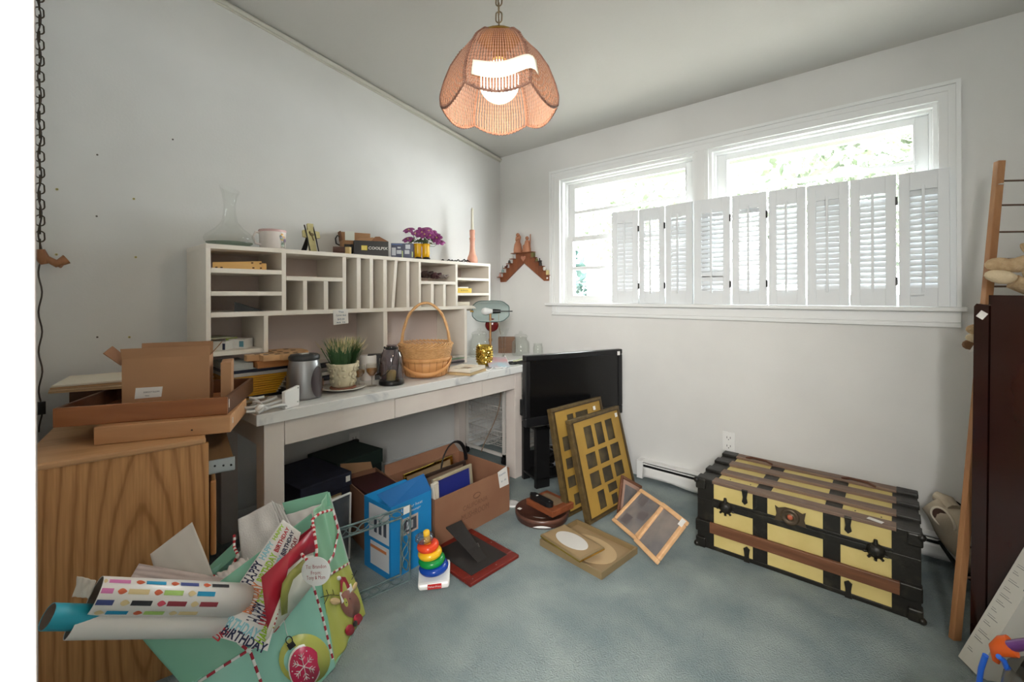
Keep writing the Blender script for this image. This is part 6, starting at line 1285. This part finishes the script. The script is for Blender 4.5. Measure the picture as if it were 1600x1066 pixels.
# --- wrapping rolls sticking out of the bag
def roll(name, label, a, b, r, m, inner, open_=True):
    ax = (b - a); L_ = ax.length; z = ax.normalized(); x = Vector((0, 0, 1)).cross(z).normalized(); y = z.cross(x)
    M = Matrix(((x.x, y.x, z.x, a.x), (x.y, y.y, z.y, a.y), (x.z, y.z, z.z, a.z), (0, 0, 0, 1)))
    root = thing(name, label, 'wrapping roll', M=M); mb = MB(); mb.lathe([(r, 0), (r, L_), (r - .0012, L_), (r - .0012, 0)], 40, cap=False); mb.lathe([(r - .0012, 0), (r, 0)], 40, cap=False); mb.build('paper_roll', m, root)
    if inner: MB().lathe([(r - .0014, .001), (r - .0014, L_ - .001)], 40, cap=False).build('inner_face', inner, root)
    return root, L_
innerm = mat('kraft_inside', (150, 134, 122), .7); wp = mat('wrap_white', (234, 230, 226), .3)
r1_, Lr = roll('wrapping_paper_roll', 'white wrapping paper roll printed with coloured birthday candles sticking out of the gift bag', D(146, 932, 1.07), D(384, 938, 1.29), .0415, wp, innerm)
pc = [mat('candle_%d' % i, c_, .35) for i, c_ in enumerate([(24, 150, 196), (64, 76, 140), (36, 34, 40), (224, 202, 152), (168, 204, 110), (150, 48, 62), (214, 74, 96), (206, 96, 60), (212, 120, 176)])]
mb = MB(); R_ = .0421
def cpatch(a0, a1, z0, z1, m, shape=None):
    n = 6
    def fn(u, v):
        k = 1.0
        if shape == 'drop': k = math.sin(PI * (v * .96 + .02)) ** .8 * (1.2 - v * .5)
        a = (a0 + a1) / 2 + (u - .5) * (a1 - a0) * k; return (R_ * math.cos(a), R_ * math.sin(a), z0 + (z1 - z0) * v)
    mb.grid(fn, n, 8, m)
# the roll's visible side faces the doorway: local angle measured from x (level) to y (up)
zdir = (D(384, 938, 1.29) - D(146, 932, 1.07)).normalized(); xl = Vector((0, 0, 1)).cross(zdir).normalized(); face = math.atan2((CAM - D(250, 932, 1.17)).dot(zdir.cross(xl)), (CAM - D(250, 932, 1.17)).dot(xl)); 
sgn = 1 if zdir.cross(xl).z > 0 else -1
rows = [(.85, 0, [(.0, 8), (.078, 0), (.156, 1), (.234, 2)]), (.28, .0, [(-.03, 8), (.045, 3), (.122, 4), (.20, 0)]), (-.28, 0, [(-.02, 1), (.06, 2), (.138, 5), (.215, 5)]), (-.85, 0, [(.02, 0), (.098, 4), (.176, 3)])]
sideup = 1 if math.sin(face + .5) > math.sin(face - .5) else -1
for da, _, items in rows:
    a = face + da * sideup
    for z0, c_ in items:
        cpatch(a - .13, a + .13, max(.002, z0 + .012), z0 + .056, c_)
        if z0 >= 0: cpatch(a - .16, a + .16, max(.001, z0 - .010), z0 + .009, (6, 7, 3)[(int(z0 * 100) + c_) % 3], 'drop')
mb.build('candle_print', pc, r1_)
roll('wrapping_paper_roll', 'plain white wrapping paper roll below the candle printed one', D(112, 975, 1.035), D(400, 976, 1.30), .031, wp, innerm)
roll('wrapping_paper_roll', 'short turquoise wrapping paper tube at the far left below the candle roll', D(74, 964, 1.00), D(240, 966, 1.16), .0265, mat('turquoise_wrap', (44, 160, 184), .35), innerm)[0]
# --- sheets and cards in the bag
def sheet(name, label, cat, m, pts, **k):
    mb = MB(); P_ = Patch(*pts, amp=k.get('amp', .004), fr=k.get('fr', 8), seed=k.get('seed', 1)); P_.grid(mb, 20, 16); return one(mb, name, m, label, cat, solid=.0012, weld=True), P_
sheet('envelope', 'large white card sticking up out of the gift bag in front of the cabinet', 'card', mat('card_white', (222, 214, 206), .6), (D(235, 866, 1.30), D(300, 816, 1.34), D(334, 900, 1.34), D(250, 925, 1.28)), amp=.001)
sheet('envelope', 'pinkish envelope lying behind the candle printed roll', 'card', mat('card_pink', (214, 196, 192), .6), (D(204, 903, 1.24), D(217, 881, 1.26), D(360, 905, 1.36), D(340, 935, 1.32)), amp=.002)
sheet('tissue_paper', 'crumpled white paper between rolls and gift bag', 'paper', mat('tissue', (232, 226, 224), .6), (D(340, 898, 1.37), D(385, 868, 1.42), D(408, 905, 1.34), D(345, 925, 1.31)), amp=.006, fr=14)
sheet('paper_sheet', 'small cream paper end curling behind the left end of the candle roll', 'paper', mat('cream_sheet', (226, 216, 204), .6), (D(122, 900, 1.10), D(150, 908, 1.10), D(140, 935, 1.08), D(113, 933, 1.09)), amp=.002)
sheet('wrapping_sheet', 'pale grey embossed paper sheet standing out of the gift bag', 'paper', mat('embossed_grey', (216, 212, 210), .45, bump=.25, bscale=220), (D(373, 812, 1.46), D(425, 784, 1.50), D(450, 852, 1.42), D(378, 916, 1.38)), amp=.006, fr=6)
sheet('wrapping_sheet', 'grey folded paper corner beside the green hem of the gift bag', 'paper', mat('grey_fold', (190, 188, 186), .45), (D(424, 783, 1.505), D(440, 790, 1.50), D(462, 838, 1.43), D(450, 850, 1.42)), amp=.003)
sheet('tissue_paper', 'smooth white lining sheet inside the right side of the gift bag', 'paper', mat('lining_sheet', (222, 220, 220), .5), (D(446, 806, 1.52), D(505, 786, 1.545), D(492, 806, 1.47), D(462, 842, 1.44)), amp=.002)
# happy birthday paper
bm = [mat('bday_white', (236, 234, 232), .3)] + [mat('bday_%d' % i, c_, .35) for i, c_ in enumerate([(28, 34, 74), (190, 34, 48), (164, 206, 60), (150, 208, 220), (214, 130, 84), (120, 24, 40)])]
BP = Patch(D(450, 812, 1.425), D(466, 826, 1.415), D(412, 1022, 1.20), D(325, 1000, 1.205), .003, 7, 2); 
BP = Patch(D(442, 812, 1.425), D(470, 832, 1.415), D(418, 1018, 1.20), D(320, 990, 1.205), .003, 7, 2)
root = thing('birthday_wrap', 'white wrapping paper printed with colourful HAPPY BIRTHDAY lettering draped over the gift bag', 'wrapping paper', (1.2, -2.3, 0))
mb = MB(); mb.M = ivb; BP.grid(mb, 16, 40); mb.build('paper_sheet', bm[0], root, solid=.001, weld=True)
ex_ = ((BP.p[1] - BP.p[0]).length + (BP.p[2] - BP.p[3]).length) / 2; LY = (BP.p[3] - BP.p[0]).length
mb = MB(); mb.M = ivb; random.seed(12)
def bt(s_, u, v, w_, h_, c_, ang=-PI / 2 + 0.0): BP.text(mb, s_, u, v, w_, h_, ang, c_, .0018)
for s_, u, v, w_, c_ in (('HAPPY', .14, .11, .045, 3), ('HAPPY', .14, .29, .048, 4), ('HAPPY', .14, .49, .058, 1), ('HAPPY', .15, .70, .056, 2), ('BIRTHDAY', .40, .15, .07, 2), ('BIRTHDAY', .40, .41, .075, 3), ('BIRTHDAY', .40, .67, .07, 5), ('BIRTHDAY', .64, .15, .07, 1), ('HAPPY', .64, .36, .05, 4), ('BIRTHDAY', .64, .57, .07, 3), ('HAPPY', .64, .76, .045, 1), ('HAPPY BIRTHDAY', .87, .25, .11, 6), ('BIRTHDAY', .86, .56, .07, 5), ('HAPPY', .86, .75, .05, 2)): bt(s_, u, v, w_, (.065 + .125 * v) * .185, c_)
bt('BIRTHDAY', .45, .89, .085, .020, 4, 0.15); bt('BIRTHDAY', .60, .965, .095, .018, 1, 0.15); bt('HAPPY', .88, .88, .05, .016, 3, -1.3); bt('DAY', .22, .97, .03, .016, 2, -1.2)
for k in range(6): a, b = k % 3, .08 + k * .14; 
mb.build('birthday_lettering', bm, root)
mb = MB(); mb.M = ivb                     # turned-out corner of the bag lying over the paper
mb.add([D(408, 902, 1.27), D(452, 862, 1.33), D(493, 822, 1.42), D(492, 862, 1.42), D(472, 870, 1.36), D(450, 890, 1.31), D(444, 918, 1.285), D(432, 948, 1.25), D(418, 983, 1.20)], [(0, 1, 6), (1, 5, 6), (1, 4, 5), (1, 2, 4), (2, 3, 4), (0, 6, 7), (0, 7, 8)], gi['red'], True)
mb.add([D(418, 983, 1.203), D(432, 948, 1.252), D(444, 918, 1.288), D(450, 890, 1.312), D(472, 870, 1.362), D(490, 868, 1.42), D(489, 914, 1.43), D(462, 948, 1.37), D(430, 985, 1.25), D(415, 1002, 1.2)], [(0, 1, 8, 9), (1, 2, 7, 8), (2, 6, 7), (2, 3, 6), (3, 4, 6), (4, 5, 6)], gi['cream'], True)
mb.add([D(474, 874, 1.352), D(482, 884, 1.36), D(458, 906, 1.30), D(450, 930, 1.28), D(449, 958, 1.295), D(440, 962, 1.27), D(438, 935, 1.262), D(441, 912, 1.272), D(452, 895, 1.30)], [(0, 1, 2, 8), (8, 2, 3, 7), (7, 3, 4, 6), (6, 4, 5)], gi['olive'], True)
mb.build('turned_corner', gm_, bag, solid=.001)
# ============================================================ right side: ladder, board, toys, cartons
lad = wood('ladder_pine', (150, 104, 68), (170, 124, 84), 'z', 30, .5)
Lb = Vector((2.793, -.636, 0)); Lt = D(1562, 252, (Vector((2.944, -.3, 1.759)) - CAM).dot(FW)); hd = Vector((.80, .60, 0)).normalized(); lw = .30
root = thing('wooden_ladder', 'slim light wooden rack ladder with thin dark rungs leaning in the right corner', 'ladder', (Lb.x, Lb.y, 0)); ivl = Matrix.Translation(-Vector((Lb.x, Lb.y, 0)))
dv_ = (Lt - Lb)
for s in (0, 1):
    mb = MB(); mb.M = ivl; o_ = hd * (lw * s); n_ = dv_.cross(hd).normalized() * .011; w2 = hd * .0135
    q = [Lb + o_ + a_ * w2 + b_ * n_ for a_, b_ in ((-1, -1), (1, -1), (1, 1), (-1, 1))]; mb.hexa([v + Vector((0, 0, .002)) for v in q] + [v + dv_ for v in q]); mb.build('rail', lad, root, bev=.002)
rg = mat('dark_rung', (92, 70, 54), .4)
for t in (.955, .9, .84, .78, .72, .655, .59, .53, .47, .41, .35, .29, .24, .18, .12):
    p = Lb + dv_ * t; mb = MB(); mb.M = ivl; mb.cyl(p, p + hd * lw, .0038, 8); mb.build('rung', rg, root)
one(MB().box(-.008, .008, -.001, .001, -.01, .01), 'price_sticker', M_['paper'], 'tiny white sticker near the top of the wooden ladder rail', 'sticker', M=basis(Lb + dv_ * .945 - dv_.cross(hd).normalized() * .0125, hd, dv_) if (dv_.cross(hd)).dot(CAM - Lb) < 0 else basis(Lb + dv_ * .945 + dv_.cross(hd).normalized() * .0125, hd, dv_))
# plush monkeys hugging the ladder
fur = mat('beige_plush', (176, 148, 112), .95, col2=(200, 174, 138), scale=40, bump=.6, bscale=220); sole = mat('cream_plush', (208, 190, 158), .9, bump=.4, bscale=200); dfur = mat('brown_plush', (120, 86, 58), .95, bump=.5, bscale=200)
def plush(label, c_, flip, scale=1.0):
    M = Matrix.Translation(c_) @ RZ(YAW - math.atan(1.08)) @ Matrix.Diagonal((scale, scale, scale, 1)); root = thing('plush_toy', label, 'plush toy', M=M)
    mb = MB(); mb.ball((.09, .0, .02), .07, .06, .08, n=16); mb.ball((.10, -.01, .125), .055, .05, .055, n=16)
    mb.tube([(.06, -.02, .05), (.01, -.045, .03), (-.02, -.05, .03)], [.03, .028, .024], 12); mb.tube([(.07, -.02, -.03), (.03, -.05, -.05), (-.0, -.06, -.03)], [.034, .03, .028], 12); mb.tube([(.1, .0, .06), (.05, -.03, .10), (.03, -.04, .09)], [.024, .02, .022], 12); mb.tube([(.14, 0, .05), (.17, -.03, .02)], [.024, .022], 12)
    mb.build('plush_body', fur, root); 
    mb = MB(); mb.ball((-.03, -.062, -.012), .045, .022, .026, n=14, R=Euler((0, .25, 0)).to_matrix()); mb.build('foot', sole, root); mb = MB(); mb.ball((-.035, -.058, .035), .038, .02, .026, n=14); mb.build('foot', fur, root)
    MB().ball((.065, -.03, .135), .022, .02, .02, n=10).build('muzzle', sole, root)
    for s in (-1, 1): MB().ball((.085 + s * .0, -.05, .155 + s * .012), .004, n=6).build('eye', M_['black'], root)
    MB().ball((.06, -.02, -.085), .012, .012, .02, n=8).build('tail', dfur, root); return root
plush('beige plush monkey clinging to the ladder above the dark board', D(1582, 428, 1.60), 0, .95)
r_ = plush('beige plush monkey with paper tag peeking out left of the dark board', D(1543, 526, 1.72), 0, .80)
MB().hexa([(-.062, -.088, -.075), (-.015, -.088, -.055), (-.015, -.087, -.055), (-.062, -.087, -.075), (-.042, -.088, -.03), (-.005, -.088, -.015), (-.005, -.087, -.015), (-.042, -.087, -.03)]).build('paper_tag', M_['paper'], r_)
mb = MB(); mb.ball((-.06, -.06, -.04), .026, .02, .024, n=12); mb.build('foot', dfur, r_)
# mahogany table leaf
mah = mat('mahogany', (40, 20, 16), .16, col2=(56, 28, 22), scale=4, stretch=(1, 1, .3), detail=5, spec=.6)
BdM = frame((2.852, -.555, 0), (3.24, -.79, 0)); root = thing('table_leaf', 'dark mahogany drop leaf table top standing on edge at the right', 'table top', M=BdM @ RY(.012))
MB().prism([(0, .004), (.5, .004), (.5, 1.235), (.035, 1.235), (.035, 1.2), (.0, 1.19)], 0, .022, M=RX(PI / 2)).build('main_leaf', mah, root, bev=.004)
MB().prism([(.005, .006), (.045, .006), (.045, 1.20), (.012, 1.205), (.005, 1.195)], 0, .02, M=T(0, -.022, 0) @ RX(PI / 2)).build('edge_strip', mah, root, bev=.004); MB().prism([(.05, .006), (.5, .006), (.5, 1.232), (.05, 1.232)], 0, .018, M=T(0, -.022, 0) @ RX(PI / 2)).build('folded_leaf', mah, root, bev=.004)
one(MB().box(-.011, .011, -.001, 0, -.013, .013), 'price_sticker', M_['paper'], 'white diamond sticker near the top left corner of the mahogany board', 'sticker', M=BdM @ RY(.012) @ T(.028, -.0435, 1.165) @ RY(.6))
# tall white printed carton
w0_ = PZ(1497, 1030, .004); w1_ = PZ(1528, 1062, .004); 
z_ = (D(1592, 842, 1.5) - w0_).normalized(); x_ = (Vector((w1_.x, w1_.y, 0)) - Vector((w0_.x, w0_.y, 0))); x_ = (x_ - z_ * x_.dot(z_)).normalized(); y_ = z_.cross(x_)
if y_.dot(CAM - w0_) > 0: y_ = -y_
WM = Matrix(((x_.x, y_.x, z_.x, w0_.x), (x_.y, y_.y, z_.y, w0_.y), (x_.z, y_.z, z_.z, w0_.z)  , (0, 0, 0, 1)))
# ============================================================ box: narrow printed side faces the doorway
WMr = basis(w0_ + Vector((0, 0, .01)), (w1_ - w0_), z_)      # local x across the narrow face, y along the length, z towards the room
nz = WMr.to_3x3() @ Vector((0, 0, 1)); sg = -1 if nz.dot(CAM - w0_) > 0 else 1
root = thing('white_carton', 'tall white printed carton leaning against the mahogany board at the lower right', 'box', M=WMr); LW_ = .52
mb = MB(); wcar = mat('white_carton_board', (206, 204, 196), .55); mb.box(0, .075, 0, LW_, *((-.085, 0) if sg < 0 else (0, .085))); ztop = .0008 if sg < 0 else -.0008; flipM = Matrix.Identity(4) if sg < 0 else RX(PI)
random.seed(6)
for k, y in enumerate([.045, .09, .115, .15, .175, .20, .23, .255, .28, .31, .34, .365]):
    l_ = .02 + .03 * ((k * 7) % 5) / 5; mb.box(.012, .012 + l_, y, y + .0016, min(0, ztop), max(0, ztop), 1); mb.box(.012, .012 + l_ * .7, y + .007, y + .0082, min(0, ztop), max(0, ztop), 1)
mb.build('carton_body', [wcar, mat('print_grey', (96, 98, 104), .7)], root)
mb = MB(); fx = T(.04, .475, ztop * 1.4) @ (Matrix.Identity(4) if sg < 0 else RY(PI)); puttext(mb, 'hello', .026, 0, T(.038, .485, ztop * 1.4) @ (Matrix.Identity(4) if sg < 0 else RY(PI)), .02); puttext(mb, 'vanitystyle', .010, 0, T(.038, .43, ztop * 1.4) @ (Matrix.Identity(4) if sg < 0 else RY(PI)), .0); mb.build('blue_lettering', mat('print_blue2', (46, 72, 150), .6), root)
mb = MB(); puttext(mb, 'hello', .06, 0, Matrix(((0, 0, 1, .0765), (0, 1, 0, .33), (-1, 0, 0, -.045 if sg < 0 else .045), (0, 0, 0, 1))) @ RZ(0), .0); mb.build('script_lettering', mat('print_slate', (92, 98, 130), .6), root)
# canvas tote slumped between trunk and ladder
cv = mat('beige_canvas', (186, 174, 154), .9, col2=(168, 156, 136), scale=8, bump=.2, bscale=160); bkw = mat('black_webbing', (34, 32, 30), .8)
c0 = Vector((2.765, -.10, .29)); c1 = Vector((3.0, -.27, .075)); ax = (c1 - c0); al = ax.length; zz_ = ax.normalized(); yy_ = Vector((0, 0, 1)); yy_ = (yy_ - zz_ * yy_.dot(zz_)).normalized(); xx_ = yy_.cross(zz_)
TMt = Matrix(((xx_.x, yy_.x, zz_.x, c0.x), (xx_.y, yy_.y, zz_.y, c0.y), (xx_.z, yy_.z, zz_.z, c0.z), (0, 0, 0, 1)))
root = thing('canvas_bag', 'slumped beige canvas bag with black trim between trunk and ladder', 'bag', M=TMt)
mb = MB()
def body(u, v):
    a = 2 * PI * u; z = v * (al + .05); w_ = .045 + .03 * math.sin(PI * min(1, v * .9 + .08)); h_ = .035 + .062 * math.sin(PI * (v * .75 + .1)); c_ = math.cos(a); s_ = math.sin(a)
    return (w_ * abs(c_) ** .8 * (1 if c_ > 0 else -1) + .004 * math.sin(z * 40 + a * 3), h_ * abs(s_) ** .8 * (1 if s_ > 0 else -1) + .004 * math.sin(z * 30 + a * 5), z)
mb.grid(body, 36, 22); mb.build('bag_body', cv, root, weld=True)
mb = MB()
for off in (.6, 1.15, -.5): mb.tube([Vector(body((off * 1.0 + .35 * math.sin(k * .25)) / (2 * PI) % 1, k / 20)) * 1.0 + Vector((0, .003, 0)) for k in range(21)], .0085, 6, flat=.4)
mb.build('black_trim', bkw, root)
sd = 1 if (TMt.to_3x3() @ Vector((1, 0, 0))).dot(CAM - c0) > 0 else -1
rimm = [(sd * (.062 + .006 * math.sin(a * 2)), .02 + .035 * math.sin(a), .075 + .05 * math.cos(a)) for a in [i * PI / 12 for i in range(24)]]
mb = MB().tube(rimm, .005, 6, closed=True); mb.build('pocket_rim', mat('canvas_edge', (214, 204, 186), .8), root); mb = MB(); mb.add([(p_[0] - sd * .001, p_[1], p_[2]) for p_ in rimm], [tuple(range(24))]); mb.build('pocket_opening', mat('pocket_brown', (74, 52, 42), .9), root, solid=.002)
MB().tube([(0, .03, -.02), (.0, .05, .02), (sd * .02, .06, .06)], [.022, .03, .026], 10).build('rolled_strap', cv, root)
MB().tube([(sd * .05, -.085, .12), (sd * .06, -.095, .22), (sd * .05, -.07, al)], [.012, .02, .02], 8, flat=.5).build('base_strap', bkw, root)
# basket and bright gift loops at the lower right corner
root = thing('rattan_basket', 'low tan rattan basket at the bottom right corner of the room view', 'basket', (2.90, -1.40, 0)); rt_ = mat('rattan', (176, 138, 96), .6, col2=(196, 160, 118), scale=60)
MB().lathe([(0, .004), (.17, .004), (.2, .02), (.215, .2), (.21, .2), (.195, .03), (0, .012)], 40, cap=False).build('basket_body', rt_, root)
for k in range(3):
    mb = MB(); mb.tube([((.214 + .007 * math.sin(i * .9 + k * 2.1)) * math.cos(i * PI / 48), (.214 + .007 * math.sin(i * .9 + k * 2.1)) * math.sin(i * PI / 48), .2 + .008 * math.cos(i * .9 + k * 2.1)) for i in range(96)], .006, 6, closed=True); mb.build('braided_rim', rt_, root)
root = thing('toy_bag', 'clear grey bag with blue piping and orange purple handle in the bottom right corner', 'bag', (2.93, -1.30, .013))
cb2 = glass('smoky_film', (190, 188, 186), .35, .2)
def tb(u, v):
    a = 2 * PI * u; r_ = .085 + .02 * math.sin(PI * v); return (r_ * math.cos(a) * (1 + .06 * math.sin(a * 5 + v * 6)), r_ * math.sin(a) * (1 + .06 * math.sin(a * 4)), .01 + v * .33)
mb = MB(); mb.grid(tb, 36, 14); mb.build('bag_film', cb2, root); mb = MB().ball((0, 0, .12), .07, .07, .1, n=16); mb.build('grey_contents', mat('grey_cloth', (150, 140, 134), .9), root)
o_ = Vector((2.93, -1.30, .013)); h0 = D(1556, 1016, 1.12) - o_; h1 = D(1582, 1010, 1.09) - o_; h2 = D(1616, 1004, 1.06) - o_
MB().tube([h0 + Vector((0, 0, -.03)), h0, h0.lerp(h1, .5) + Vector((0, 0, .004)), h1], [.008, .016, .022, .023], 12, flat=.5).build('orange_handle', mat('orange_plastic', (214, 92, 32), .35), root); MB().tube([h1, h1.lerp(h2, .5), h2], [.023, .022, .02], 12, flat=.5).build('purple_handle', mat('purple_plastic', (96, 56, 112), .35), root)
MB().tube([D(1540, 1024, 1.12) - o_, D(1533, 1045, 1.13) - o_, D(1529, 1075, 1.14) - o_], .006, 10).build('blue_piping', mat('blue_plastic', (36, 92, 190), .3), root); MB().tube([D(1560, 1026, 1.07) - o_, D(1568, 1032, 1.07) - o_, D(1574, 1046, 1.07) - o_], .006, 8).build('blue_clip', bpy.data.materials['blue_plastic'], root)
